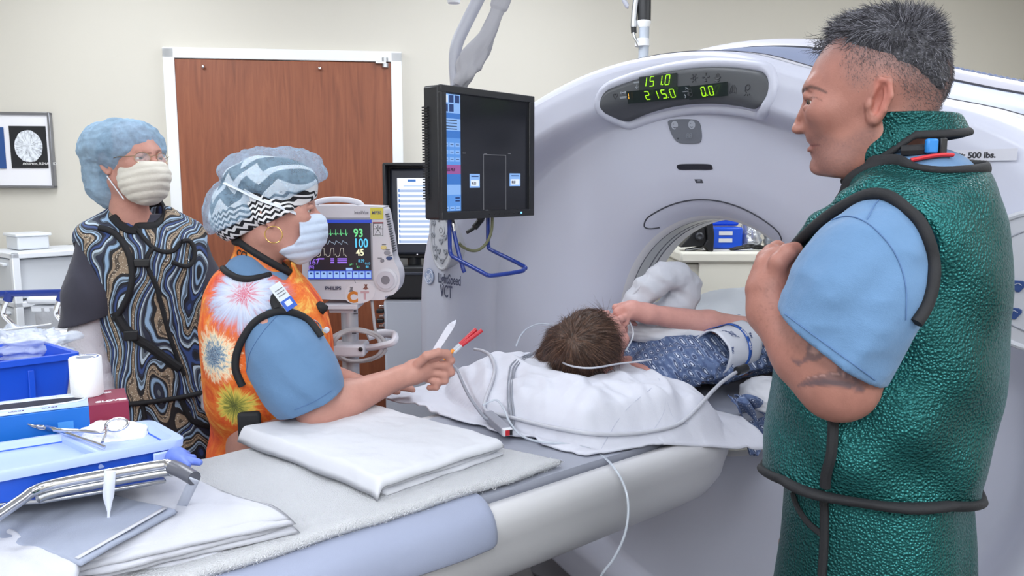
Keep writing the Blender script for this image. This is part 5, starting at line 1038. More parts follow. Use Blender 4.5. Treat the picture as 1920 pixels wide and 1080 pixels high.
def man_hand(p):
    W2 = WR; d = smin(cap(p, W2, mx(1443, 545, .14), .03, .034), ell(p, mx(1462, 505, .125), (.036, .026, .034)), .02)
    kn = [mx(1434, 498, .137), mx(1436, 484, .118), mx(1446, 474, .098), mx(1458, 467, .08)]; tips = [mx(1478, 520, .135), mx(1488, 498, .11), mx(1496, 486, .09), mx(1500, 478, .07)]
    for a, b in zip(kn, tips):
        mid = (a+b)/2+np.array([.022, -.022, .0]); d = smin(d, finger(p, [mx(1458, 520, .125), a, mid, b], .0125, .004), .006)
    return smin(d, finger(p, [mx(1452, 530, .152), mx(1460, 492, .158), mx(1476, 474, .15), mx(1490, 468, .135)], .0135, .004), .007)
def man_body(p):
    h = head_sdf(p-HC.astype(np.float32), 1.0, 1.12, True, ((-.03, 0, -.05), (-.052, 0, -.19), .06, .066), True); h = smax(h, poly2(p[:, [0, 2]].astype(float), pro).astype(np.float32), .005)
    t = loft(p, [(.9, .1, -.12, .17, 0), (1.1, .11, -.13, .17, 0), (1.3, .11, -.14, .18, 0), (1.45, .08, -.12, .18, 0), (1.52, .03, -.08, .1, 0), (1.55, .02, -.06, .06, 0)]); d = smin(h, t, .03)
    arm = chain(p, [SH, (SH+EL)/2+np.array([-.008, .012, 0]), EL], [.05, .053, .046], .03); arm = smin(arm, ell(p, EL+np.array([-.004, .0, -.016]), (.043, .042, .038)), .02)
    arm = smin(arm, chain(p, [EL, EL*.62+WR*.38, WR], [.047, .049, .031], .02), .025); arm = smin(arm, man_hand(p), .012); d = smin(d, arm, .02)
    far = chain(p, [(-.01, -.19, 1.48), (-.02, -.25, 1.2), (.06, -.23, .97)], [.055, .045, .03], .02); far = smin(far, ell(p, (.09, -.23, .88), (.035, .022, .05)), .02)
    for k in range(4): far = smin(far, finger(p, [(.075+.017*k, -.23, .86), (.08+.018*k, -.225, .82), (.078+.018*k, -.215, .785-.006*abs(k-1.5))], .0095), .005)
    far = smin(far, finger(p, [(.11, -.22, .91), (.13, -.215, .87), (.132, -.212, .84)], .011), .006); return smin(d, far, .02)
M_skin1 = skin('tanned skin', (160, 113, 100), .1, (152, 90, 84))
body = parts_sdf(MF, 'body', man_body, [((-.12, -.1, 1.54), (.15, .1, 1.80), .0023), ((.02, .03, 1.15), (.19, .3, 1.5), .0032), ((-.2, -.3, .75), (.18, .034, 1.545), .009), ((-.2, .027, .9), (.023, .3, 1.545), .006)], M_skin1, man)
pt_ = Paint(body, MF); g = vnoise(pt_.co*420, 3)*.5+.5; g2 = vnoise(pt_.co*900, 8)*.5+.5
pt_.add(np.clip((.5-poly2(pt_.px, spline([(1516, 258), (1540, 248), (1575, 262), (1610, 245), (1640, 232), (1642, 262), (1605, 300), (1592, 345), (1520, 340), (1512, 300)], 6, True))/14), 0, 1)*(.25+.4*g*g2)*(pt_.loc[:, 2] > 1.53), (84, 70, 72))    # stubble
fade = np.clip(.5-poly2(pt_.px, [(1500, 40), (1514, 112), (1581, 108), (1584, 140), (1600, 165), (1625, 160), (1640, 140), (1668, 132), (1690, 165), (1700, 225), (1745, 240), (1790, 200), (1790, 0), (1560, 0)])/26, 0, 1); top_ = np.clip((135-pt_.px[:, 1]+(pt_.px[:, 0]-1640)*.55)/70, 0, 1)
pt_.add(fade*(.3+.5*top_)*(.7+.4*g2)*(pt_.loc[:, 2] > 1.6), (104, 94, 96))
pt_.poly([(1502, 172), (1505, 166), (1520, 159), (1535, 163), (1551, 172), (1550, 176), (1533, 169), (1518, 166), (1506, 174)], (58, 46, 44), .75, 3.)            # eyebrow
pt_.poly([(1511, 266), (1517, 268), (1530, 270), (1536, 272), (1528, 276), (1518, 284), (1515, 282)], (150, 86, 84), .3, 4.); pt_.line([(1519, 273), (1530, 272), (1537, 271)], 1.5, (84, 44, 44), .8, 1.5)
pt_.line([(1514, 185), (1522, 182.5), (1532, 183), (1540, 189)], 1.6, (52, 38, 36), .75, 1.6); pt_.line([(1549, 209), (1556, 236), (1546, 252)], 3, (150, 92, 82), .25, 5)
pt_.poly([(1640, 150), (1655, 146), (1672, 155), (1672, 180), (1660, 205), (1648, 222), (1638, 215)], (206, 118, 104), .35, 8.)
INK = (70, 66, 76)
pt_.poly([(1480, 672), (1505, 676), (1512, 660), (1516, 634), (1522, 640), (1550, 662), (1535, 676), (1510, 678), (1498, 688)], INK, .62, 2.); pt_.poly([(1526, 640), (1545, 655), (1530, 666), (1518, 660)], (196, 150, 138), .5, 3.)
pt_.poly(spline([(1495, 724), (1515, 708), (1545, 700), (1570, 698), (1590, 704), (1615, 716), (1622, 736), (1590, 728), (1555, 724), (1520, 724)], 4, True), INK, .55, 2.); pt_.poly([(1502, 722), (1530, 712), (1560, 711), (1600, 718), (1622, 734), (1590, 727), (1545, 722)], INK, .55, 2.5); pt_.line([(1515, 707), (1565, 700), (1600, 708)], 2.2, (188, 146, 138), .7, 1.5)
pt_.poly([(1568, 676), (1585, 688), (1602, 700), (1600, 708), (1580, 708), (1568, 696)], INK, .62, 2.); pt_.line([(1604, 700), (1621, 716), (1623, 737)], 1.6, INK, .7, 1.2); pt_.line([(1624, 712), (1623, 738)], 1.4, INK, .6, 1.2); pt_.line([(1580, 690), (1582, 708)], 2, (190, 146, 138), .6, 1.5); pt_.poly([(1606, 706), (1618, 716), (1612, 722), (1600, 712)], INK, .45, 2.)
ar = np.clip(.5-poly2(pt_.px, [(1410, 600), (1425, 510), (1470, 520), (1490, 580), (1540, 660), (1480, 680), (1440, 640)])/20, 0, 1); pt_.add(ar*np.clip(vnoise(np.stack([(pt_.co[:, 0]+pt_.co[:, 2]*.4)*620, pt_.co[:, 1]*620, pt_.co[:, 2]*130], 1), 5)*1.4-.3, 0, 1)*.32, (88, 64, 58))
pt_.done()
for s in (1, -1): eyeball('eye', MF.w(HC+np.array([.0715, s*.0325, .0016])), MF.f+MF.l*(.35 if s > 0 else .1)-Z3*.15, .0125, man, (84, 70, 58))
# hair: a cropped cap and loose tufts
M_hair1 = NT('grey cropped hair'); n = M_hair1.noise(260, 4); M_hair1.p(Base_Color=M_hair1.ramp(n, [(.35, (34, 34, 40)), (.6, (70, 70, 78)), (.8, (132, 132, 142))]), Roughness=.5); M_hair1.bump(M_hair1.noise(350, 3), .8, .004); M_hair1 = M_hair1.m
HL = np.array([mp(*q)[[0, 2]] for q in [(1500, 112), (1518, 110), (1545, 98), (1578, 92), (1588, 108), (1610, 118), (1645, 124), (1685, 138), (1715, 165), (1740, 200), (1800, 205), (1800, -80), (1500, -80)]])
def man_hair(p):
    q = p-HC.astype(np.float32); d = ell(q, (-.012, 0, .035), (.094, .076, .083)); ln = -poly2(p[:, [0, 2]].astype(float), HL)+.006*vnoise(p*70, 2)+.003*vnoise(p*200, 4); k = np.clip(ln/.045, 0, 1); k = k*k*(3-2*k); tp = np.clip((q[:, 2]-.0)/.09, 0, 1)
    d = d+.0028-k*(.006+.012*tp)-.0035*fbm(p*np.array([40, 90, 60]), 4)*k*tp; return smax(d, -(ln+.004), .004)
hr = MF.sdf('hair', man_hair, (-.14, -.1, 1.62), (.15, .1, 1.81), .003, M_hair1, man)
S_, N_ = surf_points(hr, 9000, lambda c, n: (n@MF.M.T)[:, 2] > -.35, 5); Lc = MF.loc(S_); g_ = np.random.default_rng(8)
def comb(S_, N_, Lc):
    """top forward and loose, crown up, sides down"""
    tz_ = np.clip((Lc[:, 2]-1.72)/.05, 0, 1)[:, None]; bk = np.clip((-Lc[:, 0]+.01)/.05, 0, 1)[:, None]; tang = MF.f*.9*(1-bk)*tz_+(Z3*.5-MF.f*.5)*bk*tz_-Z3*.9*(1-tz_)-MF.f*.25*(1-tz_); return N_*(.06+.2*tz_)+tang+g_.normal(0, .22, S_.shape)
tpz = np.clip((Lc[:, 2]-1.70)/.07, 0, 1); D_ = comb(S_, N_, Lc); LL = .007+.017*tpz*g_.random(9000)
M_str = mat('grey hair strand', (54, 53, 60), .45); M_str2 = mat('silver hair strand', (132, 132, 142), .4)
strands('hair_strands', S_[:6000]-N_[:6000]*.002, D_[:6000], LL[:6000], .0006, M_str, man, .2, .03, 3); strands('hair_strands', S_[6000:]-N_[6000:]*.002, D_[6000:], LL[6000:], .0005, M_str2, man, .2, .03, 4)
SB, NB = surf_points(body, 50000, lambda c, n: (MF.loc(c)[:, 2] > 1.62) & (c[:, 2] < 1.78), 15); LB = MF.loc(SB); pb = proj(SB)
reg = np.clip(.5-poly2(pb, [(1580, 60), (1584, 112), (1584, 140), (1602, 168), (1625, 158), (1640, 138), (1668, 130), (1690, 165), (1704, 225), (1738, 236), (1800, 220), (1800, 20)])/20, 0, 1); up_ = np.clip((205-pb[:, 1]+(pb[:, 0]-1640)*.35)/95, .06, 1); keep = (g_.random(len(SB)) < reg*up_) & (np.abs(LB[:, 1]) < .085); SB, NB, LB, keepu = SB[keep], NB[keep], LB[keep], up_[keep]
strands('fade_stubble', SB-NB*.0005, NB*.5-Z3*.8-MF.f*.2+g_.normal(0, .2, SB.shape), (.0016+.0022*g_.random(len(SB)))*(.6+.8*keepu), .0003, mat('fade hair strand', (92, 88, 92), .5), man, .1, 0, 5, 1)
n = 60; R_ = MF.w(np.stack([.086+.012*g_.random(n), g_.uniform(-.04, .05, n), 1.742+.02*g_.random(n)], 1)); strands('fringe', R_, MF.f*1.0+g_.normal(0, .4, (n, 3))-Z3*.35, .014+.022*g_.random(n), .00055, M_str, man, .45, .12, 6, 5)
n = 50; R_ = MF.w(np.stack([g_.uniform(-.05, .02, n), g_.uniform(-.04, .04, n), 1.776+.006*g_.random(n)], 1)); strands('crown_tuft', R_, Z3*1.0-MF.f*.3+g_.normal(0, .4, (n, 3)), .014+.02*g_.random(n), .0006, M_str, man, .35, 0, 7, 4)
# scrub top
HEMn = np.cross(mx(1637, 718, .24)-mx(1462, 590, .24), (0, 1, 0)); HEMn /= np.linalg.norm(HEMn); HEMn *= np.sign(HEMn[2]); HEM0 = mx(1550, 654, .24)
SL = [mx(1655, 452, .16), mx(1632, 495, .182), mx(1598, 570, .203), mx(1560, 655, .215)]
def folds(p, s, amp, dirv=(1, 0, .2), seed=0):
    """soft creases that run across dirv"""
    d = np.asarray(dirv, float); d /= np.linalg.norm(d); a = p@d; q = p*s*.35; q = q+d*((a*s*.9)[:, None]); n = vnoise(q, seed); return amp*(n+.5*vnoise(q*2.1+3, seed+1))
def crinkle(p, s, amp, seed): return amp*(1-2*np.abs(vnoise(p*s, seed))+.6*(1-2*np.abs(vnoise(p*s*2.3, seed+1))))
def man_sleeve(p):
    s = chain(p, SL, [.056, .068, .075, .076], .04); s = smin(s, ell(p, mx(1712, 520, .15), (.03, .04, .08)), .03)
    s = s-folds(p, 20, .005, (.8, 0, .6), 3)-crinkle(p*np.array([.6, 1, 1], np.float32), 15, .0022, 71)-.004*np.sin(p[:, 0]*60+p[:, 2]*25)*np.clip((1.45-p[:, 2])/.1, 0, 1)
    cut = -((p-HEM0.astype(np.float32))@HEMn.astype(np.float32)); return smax(s, cut, .004)
def man_torso(p, g=0.):
    return loft(p, [(.86, .125, -.165, .185, 0), (.95, .128, -.165, .19, 0), (1.08, .142, -.158, .195, 0), (1.2, .135, -.166, .2, 0), (1.32, .13, -.174, .2, 0), (1.41, .118, -.172, .2, 0), (1.455, .096, -.17, .198, 0), (1.49, .07, -.164, .19, 0), (1.53, .044, -.152, .165, 0), (1.558, .035, -.142, .13, 0), (1.575, .02, -.13, .1, 0)], 2.4)-g
def man_shirt(p):
    t = smax(man_torso(p, -.014), p[:, 2]-1.54, .01); t = smax(t, -(p[:, 2]-1.2), .01); r = cap(p, (-.04, .05, 1.54), (-.045, .15, 1.49), .058, .035); q = p*np.array([1, -1, 1], np.float32); fr = chain(q, [(-.01, .18, 1.47), (-.015, .23, 1.32)], [.075, .085], .03); t = smin(t, ell(p, (-.055, .0, 1.545), (.075, .105, .055)), .03); return smin(smin(smin(t, man_sleeve(p), .012), smin(r, cap(q, (-.035, .05, 1.535), (-.04, .15, 1.49), .055, .035), .02), .02), fr, .02)
V, Q = mesh_sdf(man_shirt, (-.22, -.34, 1.16), (.22, .34, 1.63), .0042); MF_sh = npmesh('scrub_top', MF.w(V), Q, M_scrub, man)
# seams of the sleeve: hem stitch line and shoulder seam follow the cloth
def on_surface(o, pix, off=.0008, sub=6):
    """points of a mesh under photo pixels (ray cast from the photograph's viewpoint)"""
    from mathutils.bvhtree import BVHTree
    b = BVHTree.FromPolygons([v.co for v in o.data.vertices], [tuple(p.vertices) for p in o.data.polygons]); out = []
    for x, y in spline(pix, sub):
        d = Vector(ray(x, y)).normalized(); h = b.ray_cast(Vector((0, 0, CAMZ)), d)
        if h[0] is not None: out.append(np.array(h[0])+np.array(h[1])*off)
    return out
M_stitch = mat('scrub stitching', (84, 116, 160), .8)
for L in ([(1472, 588), (1520, 624), (1580, 668), (1640, 712)], [(1556, 414), (1590, 406), (1625, 418), (1660, 450), (1685, 490), (1698, 540), (1698, 600)], [(1626, 412), (1640, 385), (1648, 376)]):
    s_pts = on_surface(MF_sh, L)
    if len(s_pts) > 3: MB().tube(s_pts, .0009, 5).build('stitched_seam', M_stitch, MF_sh)
# apron: metallic green leathercloth
t = NT('metallic green leathercloth'); v = t.coord(); vor = t.n('ShaderNodeTexVoronoi', {'Vector': t.mix(.0, v, v), 'Scale': 260., 'Randomness': .9}); n = t.noise(3.2, 3)
t.p(Base_Color=t.ramp(n, [(.3, (18, 72, 72)), (.7, (36, 108, 108))]), Roughness=t.math('MULTIPLY_ADD', vor.outputs[0], .28, .2), Metallic=.7); t.bump(vor.outputs[0], .75, .0032); M_green = t.m
def drape(p, k=1.): return k*(.004*np.sin(p[:, 2]*26+p[:, 0]*30+p[:, 1]*9)*np.clip((1.36-p[:, 2])/.12, 0, 1)*np.clip(p[:, 1]/.15, 0, 1)+folds(p, 7, .0065, (.5, .2, 1), 13)+.0025*np.sin(p[:, 2]*50-p[:, 0]*45)*np.clip(p[:, 1]/.15, 0, 1))
def arm_cut(p): return ell(p, mx(1622, 508, .27), (.112, .1, .126))
def neck_cut(p): return smin(cap(p, (-.02, -.02, 1.7), (-.02, .005, 1.56), .085, .088), ell(p, (-.07, .02, 1.605), (.072, .125, .08)), .02)
AH = [mx(1492, 462, .09), mx(1535, 420, .135), mx(1590, 382, .165), mx(1640, 363, .17), mx(1692, 385, .175), mx(1730, 430, .182), mx(1748, 490, .185), mx(1744, 540, .18), mx(1722, 590, .17), mx(1690, 625, .15)]
FL_ = [mx(1503, 464, .07), mx(1546, 424, .115), mx(1596, 384, .14), mx(1642, 364, .145), mx(1698, 380, .15), mx(1742, 432, .16)]
def vest0(p): d = smin(man_torso(p, .0), smin(cap(p, (-.06, .06, 1.5), (-.04, .14, 1.485), .06, .05), cap(p, (-.06, -.06, 1.5), (-.04, -.14, 1.485), .06, .05), .03), .04); return smin(d, chain(p, FL_, [.009, .013, .015, .017, .02, .02], .01), .016)-drape(p)-.004
VH = 1.085
def hem(p): return VH-p[:, 2]-.012*np.sin(p[:, 0]*9+1)+.06*np.clip(p[:, 0], -.2, .2)+.05*np.clip(p[:, 1]/.17, 0, 1)
def vest(p):
    q = p*np.array([1, -1, 1], np.float32); d = smax(vest0(p), -arm_cut(p), .003); d = smax(d, -arm_cut(q), .003); d = smax(d, -neck_cut(p), .003); return smax(d, hem(p), .004)
V, Q = mesh_sdf(vest, (-.23, -.26, 1.02), (.23, .26, 1.62), .0038); ves = npmesh('lead_vest', MF.w(V), Q, M_green, man)
def pipe(name, f, lo, hi, parent, h=.003): V, Q = mesh_sdf(f, lo, hi, h); return npmesh(name, MF.w(V), Q, M_pipe, parent)
pip = lambda a, b, r: (lambda p: np.sqrt(a(p)**2+b(p)**2)-r)
MB().tube(smooth_path(first_hit([ves, MF_sh], [(1492, 462), (1535, 420), (1588, 383), (1640, 363), (1692, 384), (1728, 428), (1746, 490), (1744, 535), (1732, 575), (1714, 604)])), .0078, 10).build('armhole_binding', M_pipe, ves); pipe('neck_binding', lambda p: np.maximum(np.sqrt(vest0(p)**2+neck_cut(p)**2)-.0065, -(p[:, 2]-1.42)), (-.2, -.2, 1.42), (.15, .2, 1.64), ves)
pipe('hem_binding', pip(vest0, hem, .0075), (-.24, -.26, 1.0), (.24, .26, 1.2), ves)
def skirt(p):
    d = loft(p, [(.5, .15, -.2, .23, 0), (.7, .14, -.19, .215, 0), (.9, .128, -.168, .192, 0), (1.0, .12, -.16, .186, 0), (1.12, .115, -.145, .18, 0)], 2.4); return smax(smax(d-.004*np.sin(p[:, 0]*30+p[:, 1]*22)-folds(p, 8, .005, (1, .6, .1), 23), p[:, 2]-1.12, .01), .52-p[:, 2], .006)
V, Q = mesh_sdf(skirt, (-.26, -.28, .5), (.22, .28, 1.14), .006); ski = npmesh('lead_skirt', MF.w(V), Q, M_green, man)
def ribbon(name, o, pix, w_, parent, mt=None, flat=.45, sub=8, off=.001):
    q = on_surface(o, pix, off, sub)
    if len(q) > 2: return MB().tube(spline(q[::2] if len(q) > 12 else q, 2), w_, 8, flat=1.).build(name, mt or M_pipe, parent)
ribbon('front_binding', ves, [(1564, 760), (1563, 800), (1560, 850), (1551, 885), (1548, 912)], .0075, ves); ribbon('skirt_binding', ski, [(1546, 938), (1547, 980), (1545, 1040), (1542, 1079)], .0065, ski); ribbon('skirt_flap_binding', ski, [(1489, 925), (1496, 948), (1515, 978), (1542, 1002)], .005, ski)
# thyroid collar
def collar0(p): return cap(p, (-.048, 0, 1.5), (-.022, 0, 1.64), .094, .078)-.003*np.sin(p[:, 2]*90+p[:, 1]*40)
def ctop(p): return p[:, 2]-(1.646-.78*np.maximum(p[:, 0]+.0, 0)-.0*p[:, 0])
def cbot(p): return (1.606-.75*np.maximum(p[:, 0]+.02, -.02)-.1*np.abs(p[:, 1]))-p[:, 2]
def collar(p): d = smax(smax(collar0(p), ctop(p), .004), cbot(p), .004); return np.maximum(d, -(collar0(p)+.012))
col_ = MF.sdf('thyroid_collar', collar, (-.16, -.12, 1.45), (.13, .12, 1.66), .0036, M_green, man); pipe('collar_binding', lambda p: np.sqrt((collar0(p)+.002)**2+cbot(p)**2)-.006, (-.16, -.12, 1.42), (.13, .12, 1.66), col_)
ribbon('closure_edge', col_, [(1667, 244), (1674, 262), (1681, 276)], .0018, col_, M_green)
# lanyard and clip at the nape
lan = smooth_path(first_hit([MF_sh], [(1708, 304), (1735, 298), (1762, 294), (1782, 294)], .003))
MB().tube(lan, .005, 8, flat=.6).build('red_lanyard', mat('red lanyard', (196, 44, 52), .6), man)
q = first_hit([MF_sh, col_], [(1744, 287), (1745, 288)], .004, 1)[0]; rbox('lanyard_clip', q+Z3*.006, (.016, .01, .02), mat('clip blue', (40, 128, 206), .4), man, .003); rbox('lanyard_buckle', q+Z3*.006+np.array([.016, .004, 0]), (.01, .012, .022), M_dark, man, .002)
MB().tube(MF.w(spline([mx(1690, 283, .085), mx(1720, 282, .085), mx(1755, 278, .07)], 5)), .008, 8).build('collar_strap', M_pipe, man)
legs(MF, .56, man, None, -.02)
# ================================================================ woman in the tie-dye apron
WF = Frame(-.57, 1.95, (.96, .276)); wp = lambda px, py, v=0.: WF.pix(px, py, v)
wom = thing('person', 'woman in orange tie-dye apron and chevron cap leaning on the table', 'person', (-.57, 1.95, 0))
WH = np.array([-.006, 0, 1.478])
WSH, WEL, WWR = wp(512, 618, -.17), wp(596, 772, -.2), wp(748, 708, -.12)
def w_hand(p):
    d = smin(cap(p, WWR, wp(772, 700, -.115), .026, .03), ell(p, wp(792, 692, -.11), (.034, .022, .029)), .02)
    F4 = [((806, 672), (836, 664), (846, 676), (834, 690)), ((812, 684), (840, 684), (846, 698), (830, 706)), ((810, 698), (834, 702), (834, 714), (818, 718)), ((800, 710), (819, 716), (818, 726), (805, 727))]
    for k, f in enumerate(F4): d = smin(d, finger(p, [wp(*q, -.115+.006*(k-1.5)-(.012 if i in (1, 2) else -.0)) for i, q in enumerate(f)], (.0105, .0108, .0102, .009)[k], .003), .005)
    return smin(d, finger(p, [wp(784, 682, -.135), wp(800, 667, -.15), wp(822, 661, -.148), wp(840, 664, -.14)], .0112, .003), .008)
def wom_body(p):
    h = head_sdf(p-WH.astype(np.float32), .85, .9, True, ((-.03, 0, -.05), (-.06, 0, -.19), .052, .056)); t = loft(p, [(.7, .08, -.15, .17, 0), (1.0, .09, -.15, .165, 0), (1.2, .085, -.15, .17, 0), (1.3, .03, -.11, .14, 0), (1.33, .01, -.09, .07, 0)]); d = smin(h, t, .03)
    a = chain(p, [WSH, (WSH+WEL)/2, WEL], [.05, .048, .043], .03); a = smin(a, chain(p, [WEL, WEL*.68+WWR*.32, WWR], [.042, .045, .026], .02), .03); a = smin(a, w_hand(p), .012); d = smin(d, a, .02)
    b = chain(p, [(-.03, .18, 1.26), (.04, .22, 1.04), (.2, .12, 1.0)], [.05, .042, .027], .02); b = smin(b, ell(p, (.25, .1, 1.0), (.045, .032, .022)), .02)
    for k in range(4): b = smin(b, finger(p, [(.27, .075+.018*k, 1.0), (.31, .07+.018*k, .998), (.335, .07+.017*k, .99)], .009), .005)
    b = smin(b, finger(p, [(.24, .07, 1.0), (.265, .05, 1.0), (.29, .045, .995)], .01), .006); return smin(d, b, .02)
M_skin2 = skin('fair skin', (192, 144, 130), .08, (182, 116, 106))
wb = parts_sdf(WF, 'body', wom_body, [((-.13, -.1, 1.31), (.13, .1, 1.62), .0026), ((.03, -.28, .93), (.42, -.03, 1.3), .0032), ((-.2, -.26, .7), (.037, .28, 1.318), .01), ((.026, -.038, .9), (.38, .28, 1.3), .0065)], M_skin2, wom)
p_ = Paint(wb, WF); p_.poly([(553, 372), (570, 362), (588, 362), (588, 366), (571, 368), (556, 376)], (70, 50, 44), .7, 2.5); p_.line([(563, 387), (573, 381), (585, 383)], 1.6, (40, 30, 30), .8, 1.4); p_.poly([(560, 400), (575, 392), (590, 396), (585, 404)], (150, 90, 84), .25, 6.); p_.done()
for s in (1, -1): eyeball('eye', WF.w(WH+np.array([.0715, s*.0325, .0016])), WF.f-WF.l*.15+Z3*.05, .0122, wom, (60, 52, 44))
MB().tube(WF.w(np.array([wp(513, 440, -.088)+np.array([.0195*math.cos(t), -.004*math.cos(t), .0195*math.sin(t)]) for t in np.linspace(0, 2*PI, 40, endpoint=False)])), .0012, 8, True).build('hoop_earring', mat('gold', (226, 188, 110), .2, 1.), wom)
# chevron scrub cap under a sheer blue bouffant
t = NT('black and white chevron cotton'); c = t.sep(t.coord()); uu = t.math('ADD', t.math('MULTIPLY', c[0], .8), t.math('MULTIPLY', c[1], -.6)); zz_ = t.math('ADD', c[2], t.math('MULTIPLY', uu, -.42))
zig = t.math('PINGPONG', t.math('MULTIPLY', uu, 1.2), .032); big = t.math('GREATER_THAN', t.math('FRACT', t.math('MULTIPLY', t.math('ADD', zz_, zig), 17.)), .5)
zig2 = t.math('PINGPONG', uu, .007); sm = t.math('GREATER_THAN', t.math('FRACT', t.math('MULTIPLY', t.math('ADD', zz_, zig2), 80.)), .5); 
g0 = WF.w(WH); lowz = t.math('LESS_THAN', zz_, float(g0[2]-.42*(.8*g0[0]-.6*g0[1])+.012)); t.p(Base_Color=t.mix(t.mix(lowz, big, sm), lin((232, 232, 234)), lin((24, 24, 30))), Roughness=.8); M_chev = t.m
BL0, BL1 = wp(600, 368)[[0, 2]], wp(440, 446)[[0, 2]]
def band_line(p, dz=0.): k = (BL1[1]-BL0[1])/(BL1[0]-BL0[0]); return p[:, 2]-(BL0[1]+dz+k*(p[:, 0]-BL0[0]))
def scrubcap(p):
    q = p-WH.astype(np.float32); d = smin(ell(q, (-.012, 0, .035), (.106, .084, .092)), ell(q, (-.075, 0, -.0), (.06, .065, .065)), .03); d = smin(d, ell(p, wp(508, 346), (.113, .098, .066)), .02); d = smin(d, ell(p, wp(440, 402), (.058, .082, .068)), .02); d = smin(d, ell(np.abs(q), (.012, .078, .0), (.032, .016, .03)), .015)-.002*np.sin(q[:, 0]*60+q[:, 2]*80); return smax(d, -band_line(p), .003)
scp = WF.sdf('scrub_cap', scrubcap, (-.2, -.12, 1.34), (.14, .12, 1.64), .0032, M_chev, wom)
def crinkle(p, s, amp, seed): return amp*(1-2*np.abs(vnoise(p*s, seed))+.6*(1-2*np.abs(vnoise(p*s*2.3, seed+1)))+.3*(1-2*np.abs(vnoise(p*s*5.1, seed+2))))
STR = [(424, 343), (455, 358), (490, 375), (525, 388), (553, 399)]
def bouffant(p):
    a = ell(p, wp(505, 342), (.128, .108, .078)); a = smin(a, ell(p, wp(560, 330), (.06, .08, .058)), .03); b = ell(p, wp(437, 404), (.066, .094, .078)); cl0, cl1 = wp(418, 341), wp(553, 399); ld = (cl1-cl0)[[0, 2]]; ln_ = np.linalg.norm(ld); dist = ((p[:, 0]-cl0[0])*ld[1]-(p[:, 2]-cl0[2])*ld[0])/ln_; al = ((p[:, 0]-cl0[0])*ld[0]+(p[:, 2]-cl0[2])*ld[1])/ln_**2; d = smin(a, b, .006)+.016*np.exp(-(dist/.013)**2)*np.clip(1.1-al*1.1, 0, 1)-crinkle(p, 24, .0045, 5)-.003*np.sin(p[:, 0]*90+p[:, 1]*60+3*vnoise(p*20, 3)); return smax(d, -band_line(p, .034), .008)
def nonwoven(name, col, alpha):
    t = NT(name); n = t.noise(30, 5, rough=.7); t.b.inputs['Specular IOR Level'].default_value = .15; t.p(Base_Color=t.ramp(n, [(.3, tuple(int(c*.88) for c in col)), (.7, col)]), Roughness=.9, Alpha=t.math('MULTIPLY_ADD', n, .35, alpha-.17)); t.bump(t.noise(60, 5), .35, .006); return t.m
V, Q = mesh_sdf(bouffant, (-.24, -.14, 1.33), (.16, .14, 1.66), .0042); bou = npmesh('bouffant_cap', WF.w(V), Q, nonwoven('sheer blue bouffant', (178, 212, 240), .38), wom)
def mask_sdf(p):
    d = smin(ell(p, (.04, 0, -.045), (.088, .066, .06)), ell(p, (.045, 0, -.085), (.055, .058, .045)), .03); d = smin(d, ell(p, (.03, 0, -.05), (.06, .07, .055)), .02); return d-.0026*np.abs(np.sin((p[:, 2]-.12*p[:, 0])*150))-.0015*vnoise(p*40, 6)
MPX = np.array([wp(*q)[[0, 2]] for q in [(549, 394), (575, 400), (604, 400), (614, 404), (616, 450), (604, 480), (590, 500), (568, 503), (545, 487), (522, 470), (528, 463), (550, 455), (561, 440), (560, 418), (553, 405)]])
def mask(p): return smax(mask_sdf(p-WH.astype(np.float32)), poly2(p[:, [0, 2]].astype(float), MPX), .004)
M_mask = cloth('blue white mask', (196, 210, 232), 40, .25); mk = WF.sdf('surgical_mask', mask, (-.06, -.1, 1.32), (.14, .1, 1.48), .0028, M_mask, wom)
M_tie = mat('white tie', (226, 232, 242), .7); st_pts = [max(h_, key=lambda q: -np.linalg.norm(q-np.array([0, 0, CAMZ]))) for x_ in spline(STR[:-1], 8) for h_ in [on_surface(bou, [x_, x_], .002, 1)[:1]+on_surface(scp, [x_, x_], .002, 1)[:1]] if h_]+[WF.w(wp(553, 399, -.066))]
MB().tube(spline(st_pts[::3]+[st_pts[-1]], 3), .0078, 8, flat=.3).build('mask_tie', M_tie, mk)
# scrub sleeve and tie-dye vest
SLW = [wp(520, 628, -.15), wp(538, 672, -.175), wp(566, 722, -.195), wp(588, 752, -.2)]; hA, hB = wp(540, 780, -.22), wp(626, 737, -.22); hn = np.cross(hB-hA, (0, 1, 0)); hn /= np.linalg.norm(hn); hn *= np.sign(hn[2])
def wom_torso(p, g=0.): return loft(p, [(.45, .12, -.21, .19, .035), (.7, .1, -.195, .165, .035), (.88, .085, -.182, .15, .035), (.92, .082, -.172, .148, .035), (1.0, .108, -.182, .17, .012), (1.167, .118, -.186, .185, 0), (1.25, .1, -.18, .18, 0), (1.3, .065, -.166, .16, 0), (1.335, .035, -.14, .12, 0), (1.35, .03, -.12, .1, 0)], 2.4)-g
def wom_shirt(p):
    s = chain(p, SLW, [.074, .084, .082, .07], .04)-folds(p, 20, .0055, (.7, 0, .7), 43); s = smax(s, -((p-hA.astype(np.float32))@hn.astype(np.float32)), .004); t = smax(smax(wom_torso(p, -.012), p[:, 2]-1.36, .01), -(p[:, 2]-.98), .01); q = p*np.array([1, -1, 1], np.float32)
    r = cap(p, (-.075, -.05, 1.325), (-.065, -.125, 1.288), .055, .04); return smin(smin(s, smin(t, r, .02), .012), chain(q, [(-.03, -.17, 1.26), (.0, -.2, 1.14)], [.07, .07], .03), .02)
V, Q = mesh_sdf(wom_shirt, (-.22, -.32, .95), (.2, .3, 1.4), .0045); wsh = npmesh('scrub_top', WF.w(V), Q, M_scrub, wom)
